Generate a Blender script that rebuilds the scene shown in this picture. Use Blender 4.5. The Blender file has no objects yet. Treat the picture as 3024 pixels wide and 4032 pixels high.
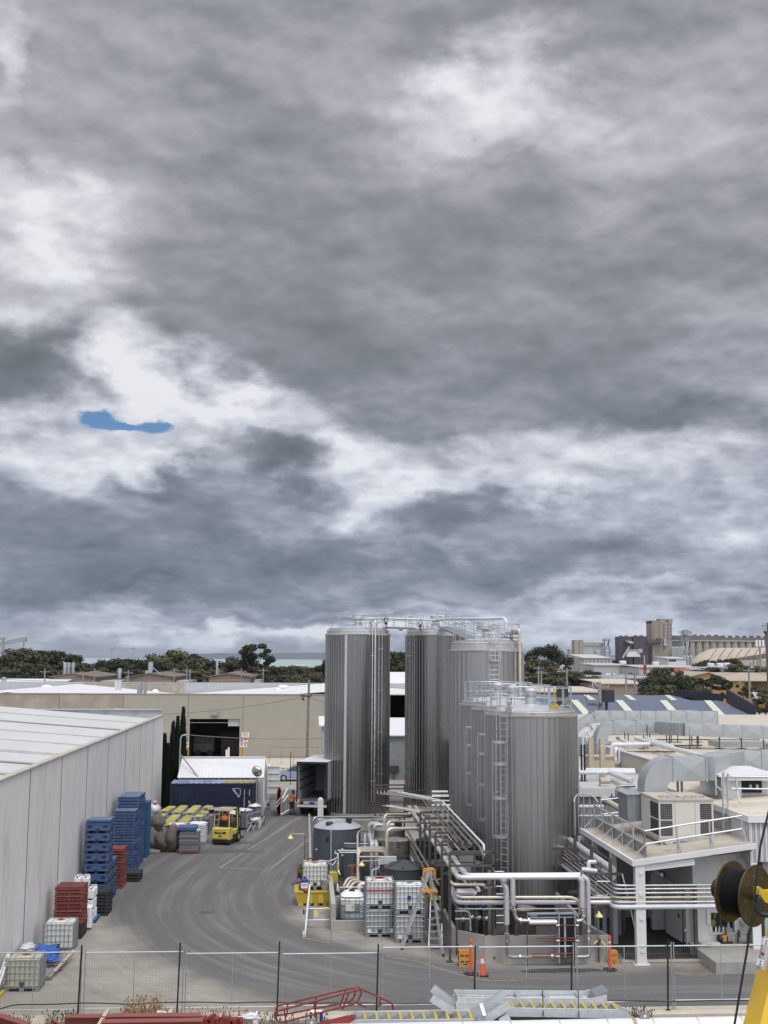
import bpy,bmesh,math,random
import numpy as np
from math import cos,sin,pi,sqrt
from mathutils import Vector,Matrix,noise as mnoise
V3=Vector
SC=bpy.context.scene
COL=SC.collection
rnd=random.Random(7)
R_=math.radians
# ---------------------------------------------------------------- camera
F,CX,CY,H=4500.0,1512.0,2016.0,11.6
PITCH=math.atan((2592-2016)/F);ROLL=R_(0.35)
YAW=math.atan((1512-1207)/F*cos(PITCH))
_fwd=V3((sin(YAW)*cos(PITCH),cos(YAW)*cos(PITCH),sin(PITCH)))
_rt=V3((cos(YAW),-sin(YAW),0));_up=_rt.cross(_fwd)
CR=_rt*cos(ROLL)+_up*sin(ROLL);CU=_up*cos(ROLL)-_rt*sin(ROLL)
EYE=V3((0,0,H))
cam=bpy.data.cameras.new('camera');camo=bpy.data.objects.new('camera',cam);COL.objects.link(camo)
cam.sensor_fit='VERTICAL';cam.sensor_height=36.0;cam.lens=F/4032*36.0
cam.clip_start=0.5;cam.clip_end=60000
camo.matrix_world=Matrix(((CR.x,CU.x,-_fwd.x,0),(CR.y,CU.y,-_fwd.y,0),(CR.z,CU.z,-_fwd.z,H),(0,0,0,1)))
SC.camera=camo
def ray(x,y):return CR*((x-CX)/F)-CU*((y-CY)/F)+_fwd
def gp(x,y,h=0.0):d=ray(x,y);return EYE+d*((h-H)/d.z)
def at(x,y,Y):d=ray(x,y);return EYE+d*(Y/d.y)
def atX(x,y,X):d=ray(x,y);return EYE+d*(X/d.x)
# ---------------------------------------------------------------- exposure
SC.view_settings.view_transform='Standard';SC.view_settings.look='None'
SC.view_settings.exposure=0.0;SC.view_settings.gamma=1.0
SC.view_settings.use_curve_mapping=False
SC.cycles.max_bounces=6;SC.cycles.diffuse_bounces=2;SC.cycles.glossy_bounces=3
SC.cycles.transmission_bounces=3;SC.cycles.transparent_max_bounces=8;SC.cycles.volume_bounces=0
SC.cycles.caustics_reflective=False;SC.cycles.caustics_refractive=False
# ---------------------------------------------------------------- sun behind thin overcast
SUN_EL,SUN_AZ=62,158
sl=bpy.data.lights.new('sun','SUN');so=bpy.data.objects.new('sun',sl);COL.objects.link(so)
sl.energy=1.5;sl.angle=R_(14);sl.color=(1.0,0.96,0.9)
_sd=V3((sin(R_(SUN_AZ))*cos(R_(SUN_EL)),cos(R_(SUN_AZ))*cos(R_(SUN_EL)),sin(R_(SUN_EL))))
so.rotation_euler=_sd.to_track_quat('Z','Y').to_euler()
# ---------------------------------------------------------------- sky: clear Nishita sky behind a deck of cloud
world=bpy.data.worlds.new('World');SC.world=world;world.use_nodes=True
WN=world.node_tree.nodes;WL=world.node_tree.links;WN.clear()
def wn(t,**k):
 n=WN.new(t)
 for a,b in k.items():setattr(n,a,b)
 return n
def wm(op,a,b=None,c=None,clamp=False):
 n=wn('ShaderNodeMath',operation=op,use_clamp=clamp)
 for i,v in enumerate((a,b,c)):
  if v is None:continue
  if isinstance(v,(int,float)):n.inputs[i].default_value=v
  else:WL.new(v,n.inputs[i])
 return n.outputs[0]
sky=wn('ShaderNodeTexSky',sky_type='NISHITA');sky.sun_disc=False
sky.sun_elevation=R_(SUN_EL);sky.sun_rotation=R_(SUN_AZ);sky.air_density=1.0;sky.dust_density=0.0;sky.ozone_density=6.0
tc=wn('ShaderNodeTexCoord')
sx=wn('ShaderNodeSeparateXYZ');WL.new(tc.outputs['Generated'],sx.inputs[0])
dx,dy,dz=sx.outputs
az=wm('ARCTAN2',dx,dy);el=wm('ARCSINE',dz)
zc=wm('MAXIMUM',dz,0.0)
den=wm('ADD',zc,0.20)
pl=wn('ShaderNodeCombineXYZ')
WL.new(wm('DIVIDE',dx,den),pl.inputs[0]);WL.new(wm('DIVIDE',dy,den),pl.inputs[1])
def wnoise(vec,scale,detail,rough,dist=0.0,w=0.0):
 n=wn('ShaderNodeTexNoise',noise_dimensions='3D');n.inputs['Scale'].default_value=scale
 n.inputs['Detail'].default_value=detail;n.inputs['Roughness'].default_value=rough
 n.inputs['Distortion'].default_value=dist
 m=wn('ShaderNodeMapping');m.inputs['Location'].default_value=(w,w*1.7,w*0.6)
 WL.new(vec,m.inputs['Vector']);WL.new(m.outputs[0],n.inputs['Vector'])
 return n
n1=wnoise(pl.outputs[0],1.7,7,0.52,0.0,3.1)
n2=wnoise(pl.outputs[0],5.0,9,0.56,0.0,9.4)
n3=wnoise(pl.outputs[0],9.0,6,0.5,0.0,5.2)
ae=wn('ShaderNodeCombineXYZ');WL.new(az,ae.inputs[0]);WL.new(wm('MULTIPLY',el,1.0),ae.inputs[1])
ae2=wn('ShaderNodeVectorMath',operation='MULTIPLY');WL.new(ae.outputs[0],ae2.inputs[0]);ae2.inputs[1].default_value=(1,1.7,1)
wp=wnoise(ae2.outputs[0],8.0,10,0.54,0.0,1.3)
wv=wn('ShaderNodeVectorMath',operation='MULTIPLY_ADD');WL.new(wp.outputs['Color'],wv.inputs[0])
wv.inputs[1].default_value=(0.22,0.15,0)
off=wn('ShaderNodeVectorMath',operation='SUBTRACT');WL.new(ae.outputs[0],off.inputs[0]);off.inputs[1].default_value=(0.11,0.075,0)
WL.new(off.outputs[0],wv.inputs[2])
# the deck's bright gaps and dark undersides: where they hang (x, y in the photo / 1.8228), size, strength, tilt
CLOUDS=[(1060,228,230,100,.34,0),(990,170,80,40,.12,20),(1330,300,260,120,.12,0),(20,440,150,85,.26,-20),(130,540,190,95,.26,25),(20,690,90,40,.22,0),(290,745,110,95,.38,-40),(250,660,70,40,.1,0),(400,845,210,55,.30,-25),(70,960,190,80,.33,5),(320,960,130,55,.28,10),(250,880,120,40,.2,0),(640,910,260,40,.20,-5),(800,985,130,65,.28,0),(1000,1050,260,80,.24,5),(760,1080,130,60,.2,0),(1240,985,240,55,.22,-5),(1420,1060,300,85,.22,10),(1600,1150,200,60,.2,15),(1560,990,160,40,.12,-10),(0,130,45,70,.2,0),(500,880,80,40,.1,0),(140,1335,330,26,.16,0),(560,1388,620,34,.27,0),(1350,1275,430,16,.14,3),(1450,1345,480,44,.24,0),(1000,1395,900,22,.12,0),(1000,1330,200,20,.06,0),(80,785,190,110,-.20,15),(560,690,330,130,-.09,-10),(660,1000,80,80,-.27,20),(620,820,210,70,-.09,15),(1250,830,420,105,-.11,-8),(1500,920,260,60,-.13,-10),(750,480,500,190,-.05,-15),(1350,560,420,190,-.06,0),(1150,20,520,90,-.09,0),(90,1110,240,60,-.10,-5),(170,1200,420,60,-.13,0),(450,1060,160,70,-.10,20),(650,1150,360,45,-.15,0),(1010,1140,230,35,-.16,-3),(420,1270,520,45,-.10,0),(1250,1210,420,40,-.09,3),(870,900,90,60,-.10,0),(300,1040,60,30,-.1,0),(1300,1060,110,40,-.12,0),(420,970,60,40,.14,0),(360,1020,70,30,-.12,10),(220,1010,70,40,-.10,0),(130,1030,50,30,.10,0),(520,1010,60,40,.10,0),(560,960,70,30,-.08,0),(720,940,50,25,.14,0),(880,1000,60,30,-.10,10),(1130,1000,90,30,-.10,0),(1400,1000,120,30,-.10,0),(1180,1090,70,35,.12,0),(820,1140,60,30,.1,0),(1500,1090,60,30,-.1,0),(1060,940,60,30,.12,0),(500,1350,300,18,-.10,0),(900,1300,300,16,-.08,0),(200,1270,300,20,-.08,0)]
val=wm('MULTIPLY_ADD',n1.outputs[0],0.24,0.50)
def dirae(x,y):
 d=ray(x*1.8228,y*1.8228).normalized();return math.atan2(d.x,d.y),math.asin(d.z)
for(px,py,sw,sh,wt,tl)in CLOUDS:
 a,e=dirae(px,py)
 m=wn('ShaderNodeMapping',vector_type='TEXTURE');m.inputs['Location'].default_value=(a,e,0)
 m.inputs['Rotation'].default_value=(0,0,R_(tl));m.inputs['Scale'].default_value=(sw*1.8228*1.5/F,sh*1.8228*1.5/F,1)
 WL.new(wv.outputs[0],m.inputs['Vector'])
 g=wn('ShaderNodeTexGradient',gradient_type='SPHERICAL');WL.new(m.outputs[0],g.inputs[0])
 s=wn('ShaderNodeMapRange',interpolation_type='SMOOTHSTEP');WL.new(g.outputs['Fac'],s.inputs['Value'])
 val=wm('MULTIPLY_ADD',s.outputs[0],wt,val)
amp=wn('ShaderNodeMapRange');WL.new(val,amp.inputs['Value']);amp.inputs['From Min'].default_value=.45;amp.inputs['From Max'].default_value=.9;amp.inputs['To Min'].default_value=.16;amp.inputs['To Max'].default_value=.42
val=wm('ADD',val,wm('MULTIPLY',amp.outputs[0],wm('SUBTRACT',n2.outputs[0],.5)))
lk=wn('ShaderNodeMapRange',interpolation_type='SMOOTHSTEP');WL.new(el,lk.inputs['Value']);lk.inputs['From Min'].default_value=.36;lk.inputs['From Max'].default_value=.12;lowk=wm('MULTIPLY',lk.outputs[0],.5)
eo=wn('ShaderNodeVectorMath',operation='ADD');WL.new(ae2.outputs[0],eo.inputs[0]);eo.inputs[1].default_value=(0.004,0.016,0)
def lump(v):return wm('ADD',wnoise(v,13.0,8,0.55,0.0,7.7).outputs[0],wm('MULTIPLY',wnoise(v,34.0,6,0.55,0.0,2.7).outputs[0],lowk))
val=wm('ADD',val,wm('MULTIPLY',wm('SUBTRACT',lump(ae2.outputs[0]),lump(eo.outputs[0])),wm('MULTIPLY_ADD',amp.outputs[0],2.0,-.16)))
puff=wm('ABSOLUTE',wm('MULTIPLY_ADD',n3.outputs[0],2.0,-1.0))
val=wm('ADD',val,wm('MULTIPLY',wm('MULTIPLY',amp.outputs[0],-.45),wm('SUBTRACT',puff,.22)))
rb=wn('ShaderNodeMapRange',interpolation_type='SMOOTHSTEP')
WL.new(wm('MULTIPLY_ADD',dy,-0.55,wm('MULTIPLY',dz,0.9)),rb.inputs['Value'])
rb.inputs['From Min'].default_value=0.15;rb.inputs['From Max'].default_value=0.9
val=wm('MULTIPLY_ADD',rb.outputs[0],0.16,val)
ramp=wn('ShaderNodeValToRGB');WL.new(val,ramp.inputs[0])
def lin(c):return tuple((v/12.92 if v<=.04045 else((v+.055)/1.055)**2.4)for v in c)+(1,)
cr=ramp.color_ramp
STOPS=[(0.28,(.36,.385,.42)),(0.42,(.435,.455,.475)),(0.55,(.55,.56,.59)),(0.70,(.70,.70,.735)),(0.85,(.82,.825,.855)),(1.0,(.92,.92,.935))]
while len(cr.elements)<len(STOPS):cr.elements.new(0.5)
for e_,(p_,c_)in zip(cr.elements,STOPS):e_.position=p_;e_.color=lin(c_)
tint=wn('ShaderNodeMix',data_type='RGBA',blend_type='MULTIPLY');WL.new(ramp.outputs[0],tint.inputs['A'])
tf=wn('ShaderNodeMapRange');WL.new(el,tf.inputs['Value']);tf.inputs['From Min'].default_value=0.0;tf.inputs['From Max'].default_value=0.34
tf.inputs['To Min'].default_value=1.0;tf.inputs['To Max'].default_value=0.0
WL.new(wm('MULTIPLY',tf.outputs[0],wm('SUBTRACT',1.3,val,clamp=True)),tint.inputs['Factor']);tint.inputs['B'].default_value=(0.74,0.90,1.08,1)
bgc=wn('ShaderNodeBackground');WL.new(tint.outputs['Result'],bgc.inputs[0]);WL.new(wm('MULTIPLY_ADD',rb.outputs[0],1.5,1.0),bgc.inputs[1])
hsv=wn('ShaderNodeHueSaturation');hsv.inputs['Saturation'].default_value=1.1;WL.new(sky.outputs[0],hsv.inputs['Color']);bgs=wn('ShaderNodeBackground');WL.new(hsv.outputs[0],bgs.inputs[0]);bgs.inputs[1].default_value=0.085
hole=None
for(px,py,sw,sh)in((220,900,64,27),(335,908,48,17),(280,911,60,12)):
 a,e=dirae(px,py)
 m=wn('ShaderNodeMapping',vector_type='TEXTURE');m.inputs['Location'].default_value=(a,e,0)
 m.inputs['Scale'].default_value=(sw*1.8228/F,sh*1.8228/F,1)
 hv=wn('ShaderNodeVectorMath',operation='MULTIPLY_ADD');WL.new(wp.outputs['Color'],hv.inputs[0]);hv.inputs[1].default_value=(0.05,0.04,0)
 o2=wn('ShaderNodeVectorMath',operation='SUBTRACT');WL.new(ae.outputs[0],o2.inputs[0]);o2.inputs[1].default_value=(0.025,0.02,0)
 WL.new(o2.outputs[0],hv.inputs[2]);WL.new(hv.outputs[0],m.inputs['Vector'])
 g=wn('ShaderNodeTexGradient',gradient_type='SPHERICAL');WL.new(m.outputs[0],g.inputs[0])
 hole=g.outputs['Fac']if hole is None else wm('MAXIMUM',hole,g.outputs['Fac'])
hs=wn('ShaderNodeMapRange',interpolation_type='SMOOTHSTEP');WL.new(wm('MULTIPLY_ADD',wm('SUBTRACT',wnoise(ae2.outputs[0],30.0,8,0.6,0.0,4.4).outputs[0],.5),2.2,hole),hs.inputs['Value'])
hs.inputs['From Min'].default_value=0.16;hs.inputs['From Max'].default_value=0.62
hg=wm('MULTIPLY',hs.outputs[0],wm('MULTIPLY',hole,8.0,clamp=True))
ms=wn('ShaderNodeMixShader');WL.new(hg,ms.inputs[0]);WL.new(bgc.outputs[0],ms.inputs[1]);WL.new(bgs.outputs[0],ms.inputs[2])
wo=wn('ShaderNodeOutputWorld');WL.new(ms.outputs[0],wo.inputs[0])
world.cycles.sampling_method='MANUAL';world.cycles.sample_map_resolution=512
# ---------------------------------------------------------------- materials
MATS={}
def mat(name,c,rough=.6,metal=0.0,var=.14,scale=2.0,stretch=(1,1,1),bump=0.0,spec=.5,c2=None,thr=None,trans=0.0,rv=0.0):
 """One procedural surface: base colour broken up by two noises, optional second colour in patches, optional bump."""
 m=bpy.data.materials.new(name);m.use_nodes=True;N=m.node_tree.nodes;L=m.node_tree.links
 b=N['Principled BSDF']
 b.inputs['Roughness'].default_value=rough;b.inputs['Metallic'].default_value=metal
 b.inputs['Specular IOR Level'].default_value=spec
 t=N.new('ShaderNodeTexCoord');oi=N.new('ShaderNodeObjectInfo')
 mp=N.new('ShaderNodeMapping');mp.inputs['Scale'].default_value=stretch;L.new(t.outputs['Object'],mp.inputs['Vector'])
 n=N.new('ShaderNodeTexNoise');n.noise_dimensions='4D';n.inputs['Scale'].default_value=scale;n.inputs['Detail'].default_value=6
 n.inputs['Roughness'].default_value=.62
 mu=N.new('ShaderNodeMath');mu.operation='MULTIPLY';mu.inputs[1].default_value=37.0;L.new(oi.outputs['Random'],mu.inputs[0])
 L.new(mp.outputs[0],n.inputs['Vector']);L.new(mu.outputs[0],n.inputs['W'])
 mr=N.new('ShaderNodeMapRange');mr.inputs['From Min'].default_value=.3;mr.inputs['From Max'].default_value=.7
 L.new(n.outputs[0],mr.inputs['Value'])
 mx=N.new('ShaderNodeMix');mx.data_type='RGBA';L.new(mr.outputs[0],mx.inputs['Factor'])
 mx.inputs['A'].default_value=tuple(v*(1-var)for v in c)+(1,);mx.inputs['B'].default_value=tuple(min(1,v*(1+var))for v in c)+(1,)
 out=mx.outputs['Result']
 if c2:
  n2=N.new('ShaderNodeTexNoise');n2.noise_dimensions='4D';n2.inputs['Scale'].default_value=scale*.37;n2.inputs['Detail'].default_value=7;n2.inputs['Roughness'].default_value=.7
  L.new(mp.outputs[0],n2.inputs['Vector']);L.new(mu.outputs[0],n2.inputs['W'])
  r2=N.new('ShaderNodeMapRange');r2.inputs['From Min'].default_value=thr or.52;r2.inputs['From Max'].default_value=(thr or.52)+.12
  L.new(n2.outputs[0],r2.inputs['Value'])
  m2=N.new('ShaderNodeMix');m2.data_type='RGBA';L.new(r2.outputs[0],m2.inputs['Factor']);L.new(out,m2.inputs['A']);m2.inputs['B'].default_value=tuple(c2)+(1,)
  out=m2.outputs['Result']
 if rv:
  hv=N.new('ShaderNodeHueSaturation');ma=N.new('ShaderNodeMath');ma.operation='MULTIPLY_ADD';ma.inputs[1].default_value=2*rv;ma.inputs[2].default_value=1-rv;L.new(oi.outputs['Random'],ma.inputs[0]);L.new(ma.outputs[0],hv.inputs['Value']);L.new(out,hv.inputs['Color']);out=hv.outputs[0]
 L.new(out,b.inputs['Base Color'])
 rr=N.new('ShaderNodeMapRange');rr.inputs['To Min'].default_value=max(.03,rough-.08);rr.inputs['To Max'].default_value=min(1,rough+.08)
 L.new(n.outputs[0],rr.inputs['Value']);L.new(rr.outputs[0],b.inputs['Roughness'])
 if bump:
  bm=N.new('ShaderNodeBump');bm.inputs['Strength'].default_value=bump;bm.inputs['Distance'].default_value=.03;L.new(n.outputs[0],bm.inputs['Height']);L.new(bm.outputs[0],b.inputs['Normal'])
 if trans:
  b.inputs['Subsurface Weight'].default_value=trans;b.inputs['Subsurface Radius'].default_value=(.1,.1,.1)
 MATS[name]=m
 return m
M=MATS
mat('precast',(.72,.715,.695),.85,var=.06,scale=1.0,stretch=(1,1,.35),c2=(.57,.575,.575),thr=.56)
mat('coping',(.42,.39,.34),.8);mat('roof_white',(.50,.51,.51),.55,var=.06,scale=.4,c2=(.60,.60,.58),thr=.6)
mat('roof_pure',(.66,.67,.675),.5,var=.05,scale=.3,c2=(.70,.71,.70),thr=.6);mat('roof_strap',(.46,.42,.36),.7)
mat('roof_cream',(.50,.455,.375),.8,var=.12,scale=.9,c2=(.42,.37,.30),thr=.58)
mat('beige',(.335,.315,.262),.85,var=.05,scale=.8,c2=(.30,.285,.24),thr=.6);mat('beige_stained',(.30,.265,.215),.9,var=.12,scale=.9,c2=(.38,.35,.29),thr=.5)
mat('joint',(.12,.115,.105),.9);mat('brown_brick',(.27,.20,.155),.9,var=.15,scale=3);mat('brown_roof',(.16,.13,.11),.8)
mat('grey_wall',(.38,.39,.40),.7,var=.08);mat('grey_wall_dark',(.22,.235,.255),.7,var=.1);mat('white_wall',(.66,.66,.65),.6,var=.06,scale=1.2);mat('shade_wall',(.55,.55,.545),.7,var=.06)
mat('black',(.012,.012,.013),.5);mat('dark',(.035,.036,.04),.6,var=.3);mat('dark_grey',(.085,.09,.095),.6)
mat('rubber',(.02,.02,.02),.8,var=.25);mat('glass_dark',(.015,.018,.02),.08,spec=.6)
mat('steel_ribbed',(.42,.415,.40),.24,1.0,var=.12,scale=1.2,stretch=(5,5,.12));mat('steel_ribbed_dark',(.255,.245,.228),.28,1.0,var=.09,scale=1.4,stretch=(6,6,.1))
mat('clad',(.385,.373,.355),.44,1.0,var=.09,scale=1.5,stretch=(4,4,.1))
mat('steel_bright',(.72,.71,.69),.28,1.0,var=.1,scale=3);mat('steel_dull',(.42,.40,.37),.38,1.0,var=.16,scale=4);mat('steel_brown',(.13,.115,.10),.5,.7,var=.25,scale=5)
mat('galv',(.50,.53,.55),.48,.75,var=.14,scale=5);mat('galv_light',(.54,.565,.575),.45,.6,var=.1,scale=2);mat('galv_dark',(.34,.37,.39),.5,.7,var=.14,scale=3)
mat('duct',(.43,.46,.465),.5,.45,var=.07,scale=2.5);mat('duct_bright',(.72,.75,.76),.45,.3,var=.05)
mat('lagging',(.62,.62,.645),.4,.3,var=.06,scale=5);mat('lagging_grey',(.55,.55,.57),.5,.4,var=.1,scale=6);mat('pipe_white',(.66,.67,.69),.45,var=.05,scale=3)
mat('pipe_tan',(.60,.54,.44),.4,.35,var=.12,scale=4);mat('dome',(.70,.71,.72),.38,.6,var=.06,scale=1.5);mat('rim',(.60,.58,.55),.4,.8,var=.1)
mat('poly_grey',(.075,.088,.10),.5,var=.08,scale=2);mat('poly_lid',(.36,.39,.42),.45,var=.06);mat('poly_dark',(.05,.058,.06),.5,var=.12,scale=2)
mat('plastic_white',(.78,.78,.76),.4,var=.05,trans=.0);mat('ibc_white',(.70,.70,.67),.4,var=.05,scale=4);mat('ibc_green',(.47,.49,.37),.4,var=.06,scale=3);mat('ibc_blue',(.42,.53,.57),.4,var=.05);mat('ibc_cream',(.66,.65,.55),.4,var=.06,scale=3);mat('ibc_grey',(.36,.38,.40),.45,var=.08,scale=5);mat('ibc_dull',(.47,.49,.50),.45,var=.08,scale=5)
mat('pallet_blue',(.03,.08,.215),.6,var=.25,scale=6,rv=.3);mat('pallet_teal',(.03,.12,.25),.6,var=.2,scale=6,rv=.25);mat('pallet_red',(.22,.06,.05),.7,var=.3,scale=6,rv=.28,c2=(.30,.16,.09),thr=.62)
mat('pallet_top_worn_lit',(.15,.19,.27),.7,var=.35,scale=9);mat('timber',(.36,.29,.20),.8,var=.25,scale=6,stretch=(1,1,6));mat('timber_pale',(.50,.43,.32),.8,var=.2,scale=6);mat('timber_grey',(.26,.25,.24),.85,var=.25,scale=6)  # pallet tops: worn grey, also kept pale to paint lit board edges
mat('bin_blue',(.05,.105,.24),.5,var=.18,scale=5);mat('crate_grey',(.15,.165,.175),.5,var=.18,scale=5,rv=.25);mat('crate_pale',(.34,.37,.38),.5,var=.14,scale=5);mat('crate_yellow',(.46,.40,.06),.55,var=.15,scale=7,rv=.18)
mat('container_blue',(.009,.015,.042),.5,var=.25,scale=1.2,c2=(.012,.035,.09),thr=.56);mat('container_top',(.22,.28,.40),.6,var=.15,c2=(.40,.43,.48),thr=.6)
mat('yellow',(.54,.40,.05),.5,var=.10,scale=3);mat('yellow_boom',(.66,.42,.02),.35,var=.06,scale=2);mat('yellow_fork',(.60,.49,.11),.4,var=.08,scale=3);mat('yellow_pale',(.72,.66,.22),.5);mat('paint_line',(.27,.235,.155),.8,var=.25,scale=8,c2=(.17,.165,.15),thr=.50)
mat('orange',(.58,.25,.025),.5,var=.08);mat('hivis',(.85,.17,.02),.7,var=.08);mat('cone_orange',(.66,.10,.03),.5,var=.08);mat('red',(.36,.022,.02),.5);mat('red_dark',(.20,.028,.022),.55,var=.22,scale=5);mat('red_beam',(.24,.075,.065),.65,var=.10,scale=2,c2=(.19,.06,.052),thr=.6);mat('barrier_red',(.36,.06,.03),.6)
mat('blue',(.02,.05,.28),.4);mat('blue_tarp',(.02,.10,.42),.35,var=.35,scale=6,bump=.3);mat('navy',(.012,.018,.05),.5);mat('valve_blue',(.02,.035,.16),.45)
mat('white',(.72,.72,.71),.5,var=.03);mat('white_ac',(.60,.58,.52),.5,var=.05,scale=2);mat('ac_top',(.46,.40,.31),.8,var=.15,scale=3);mat('film',(.62,.63,.65),.25,var=.25,scale=7,bump=.4)
mat('concrete',(.33,.32,.29),.9,var=.14,scale=2,c2=(.25,.24,.22),thr=.58,bump=.1);mat('bund',(.37,.355,.32),.9,var=.10,scale=1.1,stretch=(1,1,.4),c2=(.29,.275,.25),thr=.58);mat('galv_stair',(.56,.59,.61),.5,.2,var=.12,scale=4);mat('bund_inner',(.055,.053,.05),.9,var=.15)  # bund_inner: floor and plinth colour darkened to paint in deep shade
mat('kerb',(.52,.47,.38),.9,var=.12,scale=2,c2=(.40,.36,.29),thr=.58);mat('sleeper',(.20,.185,.165),.9,var=.2,scale=2)
mat('sack',(.135,.12,.10),.9,var=.25,scale=9,bump=.5);mat('pink',(.62,.10,.13),.8);mat('grey_load',(.16,.155,.165),.6,var=.3,scale=5,stretch=(.6,.6,6),bump=.5)
mat('skin',(.32,.19,.13),.6);mat('skin_dark',(.12,.07,.05),.6);mat('cloth_dark',(.02,.022,.03),.9);mat('hair',(.015,.012,.01),.9)
mat('car_paint',(.26,.33,.46),.25,.3,var=.04);mat('truck_inside',(.42,.44,.45),.5,var=.07);mat('lamp_red',(.4,.02,.02),.3);mat('lamp_amber',(.65,.25,.03),.3)
mat('bark',(.10,.085,.07),.9,var=.3,scale=5);mat('bark_pale',(.22,.19,.16),.9,var=.3,scale=5)
mat('leaf_dark',(.034,.040,.021),.75,var=.55,scale=.45,spec=.2,rv=.25,c2=(.058,.062,.030),thr=.53);mat('leaf_mid',(.052,.060,.028),.75,var=.5,scale=.4,spec=.2,rv=.3,c2=(.085,.086,.038),thr=.55);mat('leaf_olive',(.072,.070,.038),.75,var=.45,scale=.5,spec=.2,rv=.3,c2=(.048,.052,.026),thr=.55);mat('leaf_cypress',(.012,.02,.01),.8,var=.5,scale=1.5,spec=.2);mat('leaf_brown',(.055,.038,.03),.8,var=.4,scale=.6,spec=.2)
mat('grass',(.13,.125,.045),.95,var=.3,scale=3);mat('weed',(.30,.17,.07),.9,var=.3,scale=4);mat('weed_green',(.07,.085,.03),.9,var=.3)
mat('tower_brick',(.31,.265,.225),.9,var=.12,scale=.12,c2=(.26,.22,.19),thr=.56);mat('silo_concrete',(.34,.31,.27),.9,var=.16,scale=.15,stretch=(1,1,.2),c2=(.22,.19,.16),thr=.55);mat('silo_dark',(.15,.135,.125),.9,var=.15,scale=.1);mat('purple_clad',(.085,.072,.085),.7,var=.1,scale=.1);mat('silo_galv',(.42,.46,.49),.45,.5,var=.12,scale=.3,stretch=(3,3,.2));mat('tarp_tan',(.43,.375,.29),.9,var=.12,scale=.08,c2=(.38,.31,.215),thr=.58);mat('pale_conc',(.42,.42,.40),.9,var=.1,scale=.15)  # tower and silo tones paled and greyed to paint in distance haze
mat('mustard',(.30,.185,.065),.8,var=.08,scale=.5);mat('roof_tan',(.38,.325,.245),.7,var=.06,scale=.3);mat('roof_blue',(.13,.15,.21),.45,.2,var=.06,scale=.3);mat('skylight',(.62,.66,.52),.4,var=.06);mat('navy_trim',(.02,.024,.045),.5);mat('roof_grey',(.33,.36,.40),.5,.2,var=.08,scale=.3);mat('red_roof',(.42,.07,.05),.6);mat('green_sign',(.05,.26,.14),.5)
mat('reel_plate',(.095,.076,.033),.45,.6,var=.3,scale=5,c2=(.06,.05,.03),thr=.58);mat('cable_black',(.014,.015,.017),.45,var=.2);mat('hill',(.055,.075,.095),.95,var=.2,scale=.002);mat('sea',(.34,.42,.42),.5,spec=.3,var=.25,scale=.004,stretch=(.3,2,1))  # hill: distance haze tinted into its blue base colour
mat('mirror_face',(.75,.74,.68),.06,1.0,var=.03);mat('fence_wire',(.36,.36,.35),.5,.6);mat('mud',(.17,.145,.11),.95,var=.35,scale=2.5,bump=.4)
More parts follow.
